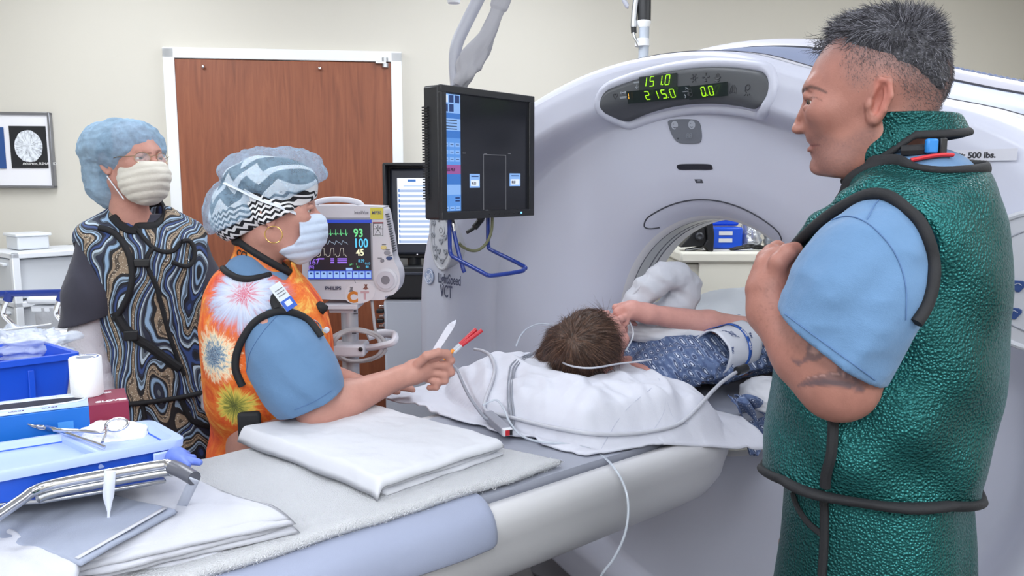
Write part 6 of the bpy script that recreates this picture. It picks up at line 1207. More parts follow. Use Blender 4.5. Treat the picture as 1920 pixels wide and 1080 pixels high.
for L in ([(552, 768), (590, 752), (622, 732)], [(520, 592), (495, 620), (470, 660), (462, 700)]):
    q = on_surface(wsh, L)
    if len(q) > 3: MB().tube(q, .0009, 5).build('stitched_seam', M_stitch, wsh)
def tiedye():
    t = NT('orange tie-dye cotton'); o = t.coord(); n = t.noise(8, 6, o, dist=1.6, rough=.68); n2 = t.noise(3.2, 3, o); base = t.ramp(n, [(.26, (150, 36, 48)), (.36, (204, 62, 34)), (.46, (222, 92, 30)), (.56, (232, 128, 46)), (.64, (240, 196, 96)), (.7, (222, 96, 36)), (.8, (186, 46, 66))])
    base = t.mix(t.math('MULTIPLY', t.math('GREATER_THAN', n2, .62), .5), base, lin((168, 44, 70)))
    for px, py, v, rad, cols in ((455, 548, -.17, .12, ((196, 70, 96), (200, 208, 226), (176, 186, 214), (206, 112, 108))), (412, 665, -.14, .085, ((70, 60, 78), (112, 142, 168), (244, 226, 190), (232, 110, 36))), (560, 470, -.1, .06, ((244, 214, 130), (240, 190, 90), (236, 150, 60), (226, 100, 36))), (440, 760, -.16, .07, ((60, 70, 30), (140, 140, 60), (226, 200, 90), (226, 100, 40)))):
        c = WF.w(wp(px, py, v)); d = t.vmath('SUBTRACT', o, tuple(c)); s = t.sep(d.outputs[0]); r = t.vmath('LENGTH', d.outputs[0]).outputs['Value']; dv = t.vmath('DIVIDE', d.outputs[0], t.comb(r, r, r)); sp = t.noise(7, 4, dv.outputs[0], rough=.7); rr = t.math('ADD', t.math('DIVIDE', r, rad), t.math('MULTIPLY_ADD', sp, 1.3, -.65)); k = t.ramp(rr, [(.0, cols[0]), (.3, cols[1]), (.55, cols[2]), (.8, cols[3])]); msk = t.math('LESS_THAN', rr, .92); m2 = t.ramp(rr, [(.7, (255, 255, 255)), (1., (0, 0, 0))]); base = t.mix(m2, base, k)
    t.p(Base_Color=base, Roughness=.75); t.bump(t.noise(22, 5), .3, .01); return t.m
M_tie_dye = tiedye()
def warm_cut(p): return ell(p, wp(548, 672, -.3), (.105, .13, .115))
def wneck(p): return cap(p, (-.05, 0, 1.45), (-.055, 0, 1.32), .085, .085)
def wvest0(p): return smin(wom_torso(p), cap(p, (-.06, -.06, 1.285), (-.04, -.13, 1.265), .055, .05), .03)-folds(p, 9, .005, (.3, .2, 1), 33)-.006*np.sin(p[:, 0]*70+p[:, 1]*50)*np.exp(-((p[:, 2]-.9)/.06)**2)-.004
WNP = np.array([wp(a, b, -.12)[[0, 2]] for a, b in [(395, 470), (411, 494), (424, 512), (445, 523), (468, 526), (490, 522), (512, 517), (535, 530), (550, 515), (520, 430), (400, 430)]])
def wopen(p): return smax(poly2(p[:, [0, 2]].astype(float), WNP), p[:, 1]+.01, .01)
def wvest(p): q = p*np.array([1, -1, 1], np.float32); d = smax(smax(smax(smax(wvest0(p), -warm_cut(p), .003), -warm_cut(q), .003), -wneck(p), .003), -wopen(p), .003); return smax(d, .47-p[:, 2], .005)
V, Q = mesh_sdf(wvest, (-.24, -.26, .44), (.2, .26, 1.4), .0048); wv = npmesh('lead_apron', WF.w(V), Q, M_tie_dye, wom)
def wtube(name, pts, r, parent, mt=None): return MB().tube(WF.w(spline([wp(*q) for q in pts], 7)), r, 8).build(name, mt or M_pipe, parent)
MB().tube(smooth_path(first_hit([wv, wsh], [(600, 632), (578, 603), (550, 588), (518, 586), (485, 600), (458, 630), (444, 665), (443, 695), (455, 722)])), .0085, 10).build('armhole_binding', M_pipe, wv)
wtube('shoulder_strap', [(498, 520, -.11), (506, 540, -.14), (514, 562, -.175), (520, 582, -.2)], .011, wv); MB().tube(smooth_path(first_hit([wv, wsh], [(414, 490), (425, 511), (445, 522), (468, 525), (490, 521), (508, 518)])), .0078, 10).build('neck_binding', M_pipe, wv)
wtube('front_edge', [(521, 532, -.07), (545, 560, -.1), (572, 585, -.11), (598, 612, -.1)], .006, wv)
rbox('black_patch', WF.w(wp(468, 800, -.2)), (.05, .02, .07), M_pipe, wv, .008, Rz(math.atan2(WF.f[1], WF.f[0])))
# collar, lettering and badge
def wcol0(p): return cap(p, (-.05, 0, 1.26), (-.022, 0, 1.42), .088, .074)-.003*np.sin(p[:, 2]*70+p[:, 0]*40)
def wct(p): return p[:, 2]-(1.408-.66*np.maximum(p[:, 0]+.09, 0))
def wcb(p): return (1.362-.72*np.maximum(p[:, 0]+.095, 0))-p[:, 2]
def wcol(p): d = smax(smax(wcol0(p), wct(p), .004), wcb(p), .004); return np.maximum(d, -(wcol0(p)+.012))
wc = WF.sdf('thyroid_collar', wcol, (-.18, -.12, 1.16), (.1, .12, 1.44), .0034, M_tie_dye, wom); wce = mesh_sdf(lambda p: np.sqrt((wcol0(p)+.003)**2+wct(p)**2)-.0105, (-.18, -.12, 1.2), (.1, .12, 1.44), .0034); npmesh('collar_edge', WF.w(wce[0]), wce[1], M_pipe, wc); wce = mesh_sdf(lambda p: np.sqrt((wcol0(p)+.003)**2+wcb(p)**2)-.0045, (-.18, -.12, 1.16), (.1, .12, 1.42), .003); npmesh('collar_edge', WF.w(wce[0]), wce[1], M_pipe, wc)
q = on_surface(wc, [(447, 474), (458, 477), (470, 482)], .006, 2)
if len(q) > 2: text('CCL', .022, q[0]-Z3*.006, q[-1]-q[0], (0, 0, 1), mat('collar lettering', (34, 26, 24), .7), wc, .0005, sx=.9, bold=.0006)
bdg = WF.w(wp(531, 556, -.2)); e1 = WF.w(wp(541, 552, -.2))-WF.w(wp(514, 530, -.2)); e1 = WF.w(wp(548, 576, -.2))-WF.w(wp(514, 530, -.19)); dn_ = e1/np.linalg.norm(e1); rt_ = WF.w(wp(522, 545, -.19))-WF.w(wp(508, 553, -.2)); rt_ -= dn_*np.dot(rt_, dn_); rt_ /= np.linalg.norm(rt_); RB = np.stack([rt_, np.cross(-dn_, rt_)*-1, -dn_], 1)
bb_ = rbox('id_badge', bdg, (.03, .004, .066), mat('badge white', (206, 214, 220), .35), wom, .002, RB); nb = RB[:, 1]*-1; nb = nb if nb@(np.array([0, 0, 1.5])-bdg) > 0 else -nb; rbox('badge_band', bdg+dn_*.02+nb*.0022, (.0302, .0012, .026), mat('badge blue', (24, 84, 190), .35), bb_, .0005, RB); rbox('badge_logo', bdg+dn_*.018+nb*.0032, (.016, .0008, .012), mat('badge white', (206, 214, 220), .35), bb_, .0005, RB)
for k in range(3): rbox('badge_line', bdg-dn_*(.004+.007*k)+nb*.0024, (.02, .0006, .002), mat('grey print', (110, 110, 120), .5), bb_, 0, RB)
wtube('badge_cord', [(585, 598, -.14), (597, 606, -.15), (603, 618, -.15), (598, 625, -.14)], .002, wom, M_chrome); MB().lathe(WF.w(wp(613, 618, -.14)), [(.0, 0), (.007, .002), (.007, .008), (0, .01)], (0, -1, 0), 16).build('badge_reel', mat('reel white', (214, 218, 226), .3), wom); crumple('black_bow', M_pipe, WF.w(wp(600, 590, -.1)), .018, .01, .014, .3, 5, wom, 16, False)
legs(WF, .5, wom, None, -.04)
# what she holds: two blood tubes with needles, and a paper strip
R0 = WF.w(wp(838, 668, -.14)); tb1, tb2 = WF.w(wp(893, 617, -.14)), WF.w(wp(904, 619, -.15)); bl = thing('blood_tubes', 'pair of red-filled syringe tubes with orange hub in the raised hand', 'syringe', R0)
d1 = tb1-R0; d2 = tb2-R0
MB().tube([R0-d1*.12, R0+d1*.24], [.0035, .0052], 12).build('orange_hub', mat('orange plastic', (226, 140, 40), .4), bl); MB().tube([R0+d1*.24, R0+d1*.5], .0045, 12).build('clear_barrel', mat('clear barrel', (220, 226, 236), .15, alpha=.55), bl); MB().tube([R0+d2*.2+Z3*-.004, R0+d2*.45], .004, 12).build('clear_barrel', mat('clear barrel', (220, 226, 236), .15, alpha=.55), bl)
M_red = mat('red tube', (186, 34, 50), .3); MB().tube([R0+d1*.44, tb1], .0052, 12).build('red_tube', M_red, bl); MB().tube([R0+d2*.42, tb2], .0052, 12).build('red_tube', M_red, bl)
a, b, c = WF.w(wp(812, 664, -.12)), WF.w(wp(845, 612, -.12)), WF.w(wp(855, 600, -.115)); u = np.cross(b-a, (0, 1, 0)); u /= np.linalg.norm(u); A = []
for q, k, dy in ((a, .007, 0), ((a+b)/2, .008, .003), (b, .0085, 0), ((b+c)/2, .006, -.006), (c, .001, -.002)): A.append([q-u*k+Y3*dy, q+Y3*dy, q+u*k+Y3*dy])
o = MB().grid(np.array(A)).build('paper_strip', mat('paper', (214, 216, 228), .7), None, smooth=False, solid=.0006); tag(o, 'narrow folded white paper strip standing up from the raised hand', 'paper')
# ================================================================ woman in the swirl-print apron
LHF = Frame(*P(250, 320, 2.38)[:2], (.86, -.51)); LF = Frame(*P(272, 500, 2.42)[:2], (.60, -.80)); LHZ = P(285, 302, 2.33)[2]-.002
lw_ = thing('person', 'woman in swirl-print lead apron and blue bouffant cap by the wall', 'person', (LF.o[0], LF.o[1], 0))
def lz(py): return P(270, py, 2.4)[2]
TILT = Ry(-.10)                                     # chin a little up
def lhead(p):                                       # p in LF axes -> head axes
    q = LHF.loc(LF.w(p))-np.array([0, 0, LHZ]); return (q@TILT).astype(np.float32)
zs = lz(425); LSH, LEL, LWR = np.array([.0, -.128, zs-.06]), np.array([.01, -.172, zs-.32]), np.array([.105, -.15, lz(768)])
def l_body(p):
    h = head_sdf(lhead(p), .85, .9, True, ((-.03, 0, -.05), (-.055, 0, -.19), .052, .056)); t = loft(p, [(lz(760), .09, -.11, .15, 0), (lz(600), .09, -.11, .15, 0), (lz(470), .085, -.1, .16, 0), (zs, .03, -.07, .1, 0), (zs+.03, .01, -.06, .06, 0)]); d = smin(h, t, .03)
    q = p*np.array([1, 1, 1], np.float32)
    for s in (1, -1):
        S = np.array([1, s, 1]); d = smin(d, chain(p, [LSH*S, LEL*S, LWR*S], [.05, .042, .027], .02), .02); hd_ = LWR*S+np.array([.02, 0, -.07]); d = smin(d, ell(p, hd_, (.03, .018, .045)), .02)
        for k in range(4): d = smin(d, finger(p, [hd_+np.array([-.022+.016*k, 0, -.035]), hd_+np.array([-.018+.016*k, .0, -.07]), hd_+np.array([-.008+.014*k, -.004*s, -.095+.006*abs(k-1.5)])], .0085), .004)
        d = smin(d, finger(p, [hd_+np.array([.022, 0, .01]), hd_+np.array([.042, -.004*s, -.02]), hd_+np.array([.046, -.008*s, -.045])], .0095), .006)
    return d
hc = LF.loc(np.append(LHF.o[:2], LHZ)); lb_ = parts_sdf(LF, 'body', l_body, [(hc+[-.14, -.14, -.14], hc+[.14, .14, .15], .003), ((-.2, -.3, lz(900)), (.2, .3, hc[2]-.132), .011)], M_skin2, lw_)
p_ = Paint(lb_, LF); p_.poly([(262, 296), (272, 288), (283, 285), (285, 288), (274, 292), (265, 300)], (70, 50, 44), .6, 2.5); p_.poly([(291, 284), (299, 280), (302, 283), (294, 288)], (70, 50, 44), .6, 2.5); p_.line([(259, 312), (266, 306), (277, 303)], 1.5, (40, 30, 30), .7, 1.5); p_.done()
def lh_w(q): return LHF.w(np.asarray(q)@TILT.T+np.array([0, 0, LHZ]))
fdir = (lh_w((1, 0, 0))-lh_w((0, 0, 0)))
for s in (1, -1): eyeball('eye', lh_w((.0715, s*.032, .0016)), fdir+LHF.l*.25+Z3*.1, .0122, lw_, (60, 66, 70))
def l_sdf(name, f, lo, hi, h, mt): V, Q = mesh_sdf(f, lo, hi, h); return npmesh(name, np.array(lh_w(V)), Q, mt, lw_)
def lbou(p): d = smin(ell(p, (-.045, 0, .045), (.125, .112, .085)), ell(p, (-.085, 0, -.04), (.075, .095, .09)), .03)-crinkle(p, 22, .004, 15)-.002*np.sin(p[:, 1]*80+p[:, 2]*50+4*vnoise(p*18, 3)); cut = p[:, 2]-(.048-1.05*np.maximum(.075-p[:, 0], 0)**1.0*1.15); return smax(d, -(p[:, 2]-np.interp(p[:, 0], [-.2, -.08, -.0, .04, .075, .1], [-.2, -.13, -.085, -.02, .032, .045])), .008)
l_sdf('bouffant_cap', lbou, (-.2, -.15, -.16), (.14, .15, .18), .0042, nonwoven('sheer grey blue bouffant', (152, 184, 212), .74))
def lhair(p): d = smin(ell(p, (-.02, 0, .033), (.094, .08, .084)), ell(p, (-.07, 0, -.03), (.05, .06, .06)), .02); return smax(d, -(p[:, 2]-np.interp(p[:, 0], [-.2, -.06, .02, .06, .09], [-.1, -.08, -.02, .04, .06])), .005)
l_sdf('hair', lhair, (-.15, -.1, -.12), (.1, .1, .14), .004, mat('brown hair', (84, 66, 58), .5, bump=(200, .6, .004)))
LMP = np.array([(.05, .004), (.08, -.006), (.135, -.012), (.14, -.07), (.11, -.125), (.05, -.135), (.03, -.12), (.018, -.085), (.02, -.05), (.03, -.015)])
def lmask(p): return smax(mask_sdf(p), poly2(p[:, [0, 2]].astype(float), LMP), .005)
lm_ = l_sdf('surgical_mask', lmask, (-.06, -.1, -.15), (.15, .1, .03), .003, cloth('cream mask', (218, 214, 204), 40, .25))
for a, b in (((.03, -.062, -.018), (-.012, -.082, .004)), ((.025, -.06, -.11), (-.01, -.08, -.04))): MB().tube([lh_w(a), lh_w(b)], .0018, 6).build('ear_loop', M_tie, lm_)
gl = thing('glasses', 'thin-rimmed clear spectacles above the cream face mask', 'glasses', lh_w((.1, 0, .0))); M_wire = mat('gold wire', (170, 150, 120), .3, 1.)
for s in (1, -1):
    rim = [lh_w((.1-.012*abs(y)/.03, s*(.032+.021*math.cos(t)), .001+.0155*math.sin(t))) for t in np.linspace(0, 2*PI, 30, endpoint=False) for y in [.03*math.cos(t)*.5+.02]]; MB().tube(rim, .0011, 6, True).build('rim', M_wire, gl); MB().prism(rim, (lh_w((.001, 0, 0))-lh_w((0, 0, 0)))).build('lens', mat('spectacle lens', (230, 236, 244), .05, alpha=.12), gl)
    MB().tube([lh_w((.095, s*.053, .006)), lh_w((.05, s*.078, .008)), lh_w((-.01, s*.083, .004))], .0011, 6).build('temple', M_wire, gl)
MB().tube([lh_w((.102, -.011, .004)), lh_w((.108, 0, .008)), lh_w((.102, .011, .004))], .0011, 6).build('bridge', M_wire, gl)
# undershirt sleeves, dark scrub, apron
M_dks = cloth('charcoal scrub', (64, 64, 76), 22, .25); M_knit = cloth('white knit', (206, 204, 214), 120, .3)
def lund(p):
    d = None
    for s in (1, -1): S = np.array([1, s, 1]); c = chain(p, [LSH*S, LEL*S, LWR*S+[0, 0, .015]], [.044, .05, .036], .02)-.0018*np.sin(p[:, 2]*160+p[:, 1]*30)*np.clip((zs-.3-p[:, 2])/.1, 0, 1); d = c if d is None else np.minimum(d, c)
    return d
LF.sdf('undershirt', lund, (-.14, -.32, lz(800)), (.14, .32, zs+.05), .005, M_knit, lw_)
def l_torso(p, g=0.): return loft(p, [(.4, .15, -.17, .22, 0), (.75, .13, -.15, .2, 0), (lz(735), .115, -.135, .165, .01), (lz(600), .112, -.13, .158, .01), (lz(500), .112, -.13, .172, .005), (lz(440), .085, -.105, .165, 0), (zs+.02, .05, -.08, .12, 0), (zs+.05, .03, -.07, .08, 0)], 2.4)-g
def lscr(p):
    d = smax(smax(l_torso(p, -.012), p[:, 2]-zs-.04, .01), lz(560)-p[:, 2], .01)
    for s in (1, -1): S = np.array([1, s, 1]); c = smax(chain(p, [LSH*S, LSH*S*.5+LEL*S*.5, LEL*S], [.056, .072, .078], .04)-folds(p, 20, .004, (.3, .6, .3), 53), (lz(592)+.3*(p[:, 1]*s+.19))-p[:, 2], .004); d = smin(d, c, .012)
    return d
V, Q = mesh_sdf(lscr, (-.22, -.36, lz(640)), (.2, .36, zs+.07), .0048); lso = npmesh('scrub_top', LF.w(V), Q, M_dks, lw_)
def swirl():
    t = NT('swirl print cotton'); o = t.coord(); v = t.scale(o, 1, 1, .5); n = t.n('ShaderNodeTexNoise', {'Vector': v, 'Scale': 7., 'Detail': 1.5, 'Distortion': .35}); xs_ = t.sep(o)[0]; ph = t.math('MULTIPLY_ADD', n.outputs[0], 4.6, t.math('MULTIPLY', xs_, 13.)); f = t.math('FRACT', ph)
    band = t.ramp(f, [(0., (40, 46, 66)), (.1, (142, 172, 204)), (.22, (26, 26, 32)), (.28, (150, 132, 112)), (.46, (36, 34, 38)), (.52, (156, 182, 208)), (.64, (24, 26, 36)), (.7, (52, 74, 128)), (.84, (22, 22, 28)), (.88, (182, 200, 216))], 'CONSTANT')
    thin = t.math('GREATER_THAN', t.math('FRACT', t.math('MULTIPLY', ph, 8.)), .6); band = t.mix(t.math('MULTIPLY', thin, .75), band, lin((24, 24, 30))); vo = t.n('ShaderNodeTexVoronoi', {'Vector': o, 'Scale': 190.}); spk = t.math('MULTIPLY', t.math('LESS_THAN', vo.outputs[0], .28), t.math('COMPARE', f, .37, .09)); t.p(Base_Color=t.mix(spk, band, lin((206, 196, 178))), Roughness=.7); return t.m
M_swirl = swirl()
def l_arm(p): return ell(p, (.0, -.29, zs-.15), (.1, .16, .155))
def l_nk(p): return cap(p, (.0, 0, zs+.12), (.02, 0, zs+.02), .08, .056)
def lv0(p): return smin(l_torso(p), smin(cap(p, (-.02, -.06, zs), (-.01, -.135, zs-.03), .05, .045), cap(p, (-.02, .06, zs), (-.01, .135, zs-.03), .05, .045), .02), .03)-folds(p, 8, .004, (.3, .3, 1), 63)-.004
def lv(p): q = p*np.array([1, -1, 1], np.float32); return smax(smax(smax(smax(lv0(p), -l_arm(p), .003), -l_arm(q), .003), -l_nk(p), .003), lz(738)-p[:, 2], .004)
V, Q = mesh_sdf(lv, (-.2, -.24, lz(760)), (.18, .24, zs+.08), .0048); lvo = npmesh('lead_vest', LF.w(V), Q, M_swirl, lw_)
def lskirt(p): return smax(smax(l_torso(p, -.006)-folds(p, 8, .004, (1, .6, .1), 73), p[:, 2]-lz(700), .01), .45-p[:, 2], .005)
V, Q = mesh_sdf(lskirt, (-.2, -.25, .43), (.18, .25, lz(690)), .006); lsk = npmesh('lead_skirt', LF.w(V), Q, M_swirl, lw_)
def lpip(f, g_, r, lo, hi, nm='armhole_binding'): V, Q = mesh_sdf(lambda p: np.sqrt(f(p)**2+g_(p)**2)-r, lo, hi, .0036); return npmesh(nm, LF.w(V), Q, M_pipe, lvo)
lpip(lv0, lambda p: p[:, 2]-lz(738), .0075, (-.2, -.25, lz(755)), (.2, .25, lz(725)), 'hem_binding')
for nm, L, r, ob in (('neck_binding', [(226, 396), (248, 420), (268, 445), (285, 463), (305, 472), (325, 470), (338, 455)], .007, lvo), ('front_binding', [(287, 466), (276, 480), (278, 505), (292, 535), (303, 575), (315, 620), (330, 665), (345, 702)], .007, lvo), ('waist_strap', [(216, 585), (232, 612), (252, 632), (280, 650), (310, 672), (335, 690)], .014, lvo), ('shoulder_strap', [(213, 408), (224, 422), (240, 432), (255, 434)], .013, lvo), ('skirt_binding', [(264, 748), (268, 765), (272, 785)], .007, lsk), ('skirt_binding', [(340, 748), (348, 770), (362, 790), (392, 800)], .009, lsk)):
    q = on_surface(ob, L, .001, 6)
    if len(q) > 2: MB().tube(spline(q[::2]+[q[-1]], 3), r, 8, flat=1.).build(nm, M_pipe, lvo if ob is lvo else lsk)
MB().tube(smooth_path(first_hit([lvo, lso], [(186, 428), (212, 436), (230, 455), (243, 482), (248, 515), (243, 548), (228, 580), (214, 600)])), .009, 10).build('armhole_binding', M_pipe, lvo)
q = on_surface(lvo, [(338, 455), (352, 455), (360, 470), (358, 490), (345, 500), (320, 492)], .012, 6)
if len(q) > 2: MB().tube(q, .007, 8).build('badge_loop', M_pipe, lvo)
q = on_surface(lvo, [(258, 492), (272, 494)], .01, 2)
if len(q) > 1: rbox('strap_buckle', (q[0]+q[-1])/2, (.045, .014, .024), M_dark, lvo, .004, Rz(.3)); 
q = on_surface(lvo, [(240, 620), (254, 634)], .014, 2)
if len(q) > 1: rbox('waist_buckle', (q[0]+q[-1])/2, (.04, .016, .03), M_dark, lvo, .004, Rz(.3))
for L in ([(311, 428), (314, 433), (319, 430)], [(308, 487), (312, 490), (316, 484)], [(348, 488), (352, 486), (353, 490)]):
    q = on_surface(lvo, L, .004, 4)
    if len(q) > 2: MB().tube(q, .0022, 6).build('silver_pin', M_chrome, lvo)
def lcol0(p): return cap(p, (-.01, 0, zs-.02), (-.02, 0, zs+.12), .078, .068)
LFh = lambda p: p[:, 2]-(zs+.085-.75*np.maximum(p[:, 0]+.04, 0)); LFl = lambda p: (zs+.02-.75*np.maximum(p[:, 0]+.02, 0))-p[:, 2]
V, Q = mesh_sdf(lambda p: np.maximum(smax(smax(lcol0(p), LFh(p), .004), LFl(p), .004), -(lcol0(p)+.012)), (-.12, -.12, zs-.1), (.12, .12, zs+.13), .004); npmesh('thyroid_collar', LF.w(V), Q, M_pipe, lw_)
legs(LF, .5, lw_, None, -.02)
# ================================================================ the patient on the table
PF = Frame(GC[0], GC[1], GW[:2])                    # u towards the feet, v to the patient's left (= -s)
pat = thing('person', "patient lying on the table with brown hair spread on the pillow", 'person', G(-.06, .2, PZ))
def gp(s, w_, z): return np.array([w_, -s, z])       # scanner axes -> patient axes
PUP = np.array([-.8, -.42, .38]); PFW = np.array([.42, -.5, .72]); PR = rotm(PFW-PUP*np.dot(PFW, PUP)/np.dot(PUP, PUP), PUP)
PR = np.stack([PR[:, 0], np.cross(PUP/np.linalg.norm(PUP), PR[:, 0]), PUP/np.linalg.norm(PUP)], 1)
def spx(px, py, z): q = Pz(px, py, z)-GC; return np.array([q@GW, -(q@GS), z])
PHC = spx(1112, 643, 1.115)
def phead(p): return ((p-PHC)@PR).astype(np.float32)
def spx(px, py, z): q = Pz(px, py, z)-GC; return np.array([q@GW, -(q@GS), z])
ELB, HND, SHR = spx(1418, 622, 1.11), spx(1214, 588, 1.185), spx(1262, 668, 1.045)
def p_body(p):
    h = head_sdf(phead(p), .9, .9, True, ((-.03, 0, -.05), (-.05, 0, -.17), .05, .055)); t = None
    q = np.stack([p[:, 2]-1.04, p[:, 1]-.06, -p[:, 0]], 1); t = loft(q, [(-1.3, .05, -.06, .1, 0), (-.75, .08, -.08, .18, 0), (-.45, .08, -.085, .19, 0), (-.1, .06, -.08, .17, 0), (.1, .03, -.05, .15, 0), (.17, .01, -.04, .08, 0)]); d = smin(h, t, .03)
    a = chain(p, [SHR, (SHR+ELB)/2+np.array([0, -.02, -.01]), ELB], [.05, .05, .042], .02); a = smin(a, chain(p, [ELB, ELB*.55+HND*.45, HND], [.04, .037, .026], .02), .02); H2 = HND+(HND-ELB)/np.linalg.norm(HND-ELB)*.045+np.array([0, .006, .003]); a = smin(a, cap(p, HND, H2, .026, .029), .015)
    for k in range(4):
        b = H2+np.array([-.012+.018*k, .018, .012-.007*k]); a = smin(a, finger(p, [b, b+np.array([-.006, .026, -.008]), b+np.array([-.002, .024, -.034]), b+np.array([.004, .006, -.04])], .0095, .004), .006)
    a = smin(a, finger(p, [H2+np.array([-.024, -.0, .008]), H2+np.array([-.034, .022, -.004]), H2+np.array([-.03, .036, -.02])], .011, .004), .007); d = smin(d, a, .015)
    l = chain(p, [gp(-.25, -.12, 1.05), gp(-.29, .15, 1.02), gp(-.22, .38, 1.04)], [.05, .043, .028], .02); return smin(d, l, .02)
M_skin3 = skin('pale pink skin', (206, 156, 146), .08, (196, 120, 116))
pb_ = parts_sdf(PF, 'body', p_body, [((-.48, -.08, .99), (-.19, .22, 1.28), .0028), ((-.2, -.3, .95), (.2, .03, 1.26), .0034), ((-.19, .025, .93), (1.3, .4, 1.2), .009), ((.19, -.3, .93), (1.3, .03, 1.2), .009)], M_skin3, pat); Paint(pb_, PF).done()
for s in (1, -1): eyeball('eye', PF.w(PHC+PR@np.array([.0735, s*.0305, .0018])), (PF.w(PR[:, 0])-PF.w([0, 0, 0])), .0122, pat, (70, 56, 44))
def p_hair(p):
    q = phead(p); d = smin(ell(q, (-.016, 0, .036), (.1, .083, .09)), ell(q, (-.06, .03, -.02), (.06, .085, .085)), .03); d = smin(d, ell(p, PHC+np.array([.06, .12, -.055]), (.1, .075, .03)), .04); d = smin(d, ell(p, spx(1052, 664, 1.065), (.07, .06, .026)), .04); d = d-.003*vnoise(p*50, 3); return smax(d, -(q[:, 2]-np.interp(q[:, 0], [-.1, .0, .03, .07, .1], [-.14, -.1, -.0, .052, .08])), .006)
t = NT('brown hair strands'); n = t.noise(160, 4, t.scale(t.coord(), 1, 1, .3)); t.p(Base_Color=t.ramp(n, [(.3, (48, 34, 28)), (.7, (100, 74, 60))]), Roughness=.42); t.bump(t.noise(260, 3), .5, .003); M_brown = t.m
V, Q = mesh_sdf(p_hair, (-.48, -.12, 1.0), (-.1, .3, 1.26), .0034); ph_ = npmesh('hair', PF.w(V), Q, M_brown, pat)
S_, N_ = surf_points(ph_, 6500, lambda c, n: n[:, 2] > -.5, 25); cr = PF.w(PHC+PR@np.array([-.03, .0, .125])); D_ = S_-cr; D_ -= N_*(D_*N_).sum(1)[:, None]; D_ = D_/np.linalg.norm(D_, axis=1)[:, None]+N_*.06+RNG.normal(0, .1, S_.shape)
M_bs = mat('brown hair strand', (74, 52, 42), .35); M_bs2 = mat('light brown strand', (136, 104, 86), .35); LL = .03+.035*RNG.random(6500)
strands('hair_strands', S_[:4800], D_[:4800], LL[:4800], .0006, M_bs, pat, .08, .12, 21, 5); strands('hair_strands', S_[4800:], D_[4800:], LL[4800:], .0005, M_bs2, pat, .08, .12, 22, 5)
# gown with eye-shaped print
t = NT('blue print gown'); o = t.coord(); c = t.sep(o); a = t.math('ADD', t.math('MULTIPLY', c[0], .77), t.math('MULTIPLY', c[1], .64)); b = t.math('ADD', c[2], t.math('MULTIPLY', t.math('SUBTRACT', t.math('MULTIPLY', c[0], .64), t.math('MULTIPLY', c[1], .77)), .9))
u = t.math('MULTIPLY', t.math('ADD', a, b), 34.); v = t.math('MULTIPLY', t.math('SUBTRACT', a, b), 34.); fu = t.math('ABSOLUTE', t.math('SUBTRACT', t.math('FRACT', u), .5)); fv = t.math('ABSOLUTE', t.math('SUBTRACT', t.math('FRACT', v), .5)); r = t.math('POWER', t.math('ADD', t.math('POWER', fu, 2.), t.math('POWER', fv, 2.)), .5)
t.p(Base_Color=t.ramp(r, [(.0, (206, 214, 230)), (.11, (206, 214, 230)), (.13, (62, 76, 112)), (.24, (62, 76, 112)), (.27, (140, 154, 184)), (.34, (140, 154, 184)), (.37, (90, 108, 146)), (.55, (78, 94, 134))], 'CONSTANT'), Roughness=.85); t.bump(t.noise(40, 4), .3, .006); M_gown = t.m
def gown(p):
    q = np.stack([p[:, 2]-1.045, p[:, 1]-.06, -p[:, 0]], 1); d = loft(q, [(-.6, .085, -.08, .2, 0), (-.3, .09, -.08, .2, 0), (0, .07, -.07, .19, 0), (.11, .04, -.05, .165, 0), (.16, .02, -.04, .1, 0)]); s = chain(p, [spx(1222, 672, 1.04), spx(1265, 662, 1.06), spx(1300, 656, 1.07)], [.05, .058, .054], .03); s2 = chain(p, [gp(-.24, -.16, 1.04), gp(-.29, -.02, 1.03)], [.066, .07], .03)
    d = smin(smin(d, s, .03), s2, .03)-crinkle(p*np.array([1.2, .7, 1]), 22, .006, 45); return smax(d, -cap(p, gp(-.08, -.2, 1.1), gp(-.08, -.13, 1.12), .07, .05), .01)
V, Q = mesh_sdf(gown, (-.26, -.28, .94), (.5, .4, 1.2), .0052); npmesh('gown', PF.w(V), Q, M_gown, pat)
# gown tail hanging over the table edge
A = []
tl = spline([spx(1372, 742, 1.0), spx(1392, 752, .99), spx(1408, 775, .94), spx(1414, 805, .89), spx(1412, 832, .85), spx(1408, 850, .83)], 6)
for i, q in enumerate(tl):
    f = i/(len(tl)-1); wd = np.interp(f, [0, .3, .65, 1], [.03, .06, .055, .006]); row = []
    for k in np.linspace(-1, 1, 17): row.append(PF.w(q+np.array([wd*k, .0, .0])+np.array([0, -.012*math.cos(k*7+f*3)*(1-f*.4)-.01, .004*math.sin(k*9)])))
    A.append(row)
MB().grid(np.array(A)).build('gown_tail', M_gown, pat, solid=.003)
# cuff on the upper arm
cuf = thing('blood_pressure_cuff', "white cuff marked LONG wrapped on the patient's upper arm", 'cuff', PF.w(spx(1385, 652, 1.09))); M_cuff = mat('cuff white', (212, 216, 228), .6); M_cufb = mat('cuff blue', (34, 88, 176), .6)
c0, c1 = PF.w(spx(1340, 660, 1.08)), PF.w(spx(1392, 643, 1.09)); ax = (c1-c0); Lc_ = np.linalg.norm(ax); ax /= Lc_; up_ = Z3-ax*ax[2]; up_ /= np.linalg.norm(up_); sd = np.cross(ax, up_)
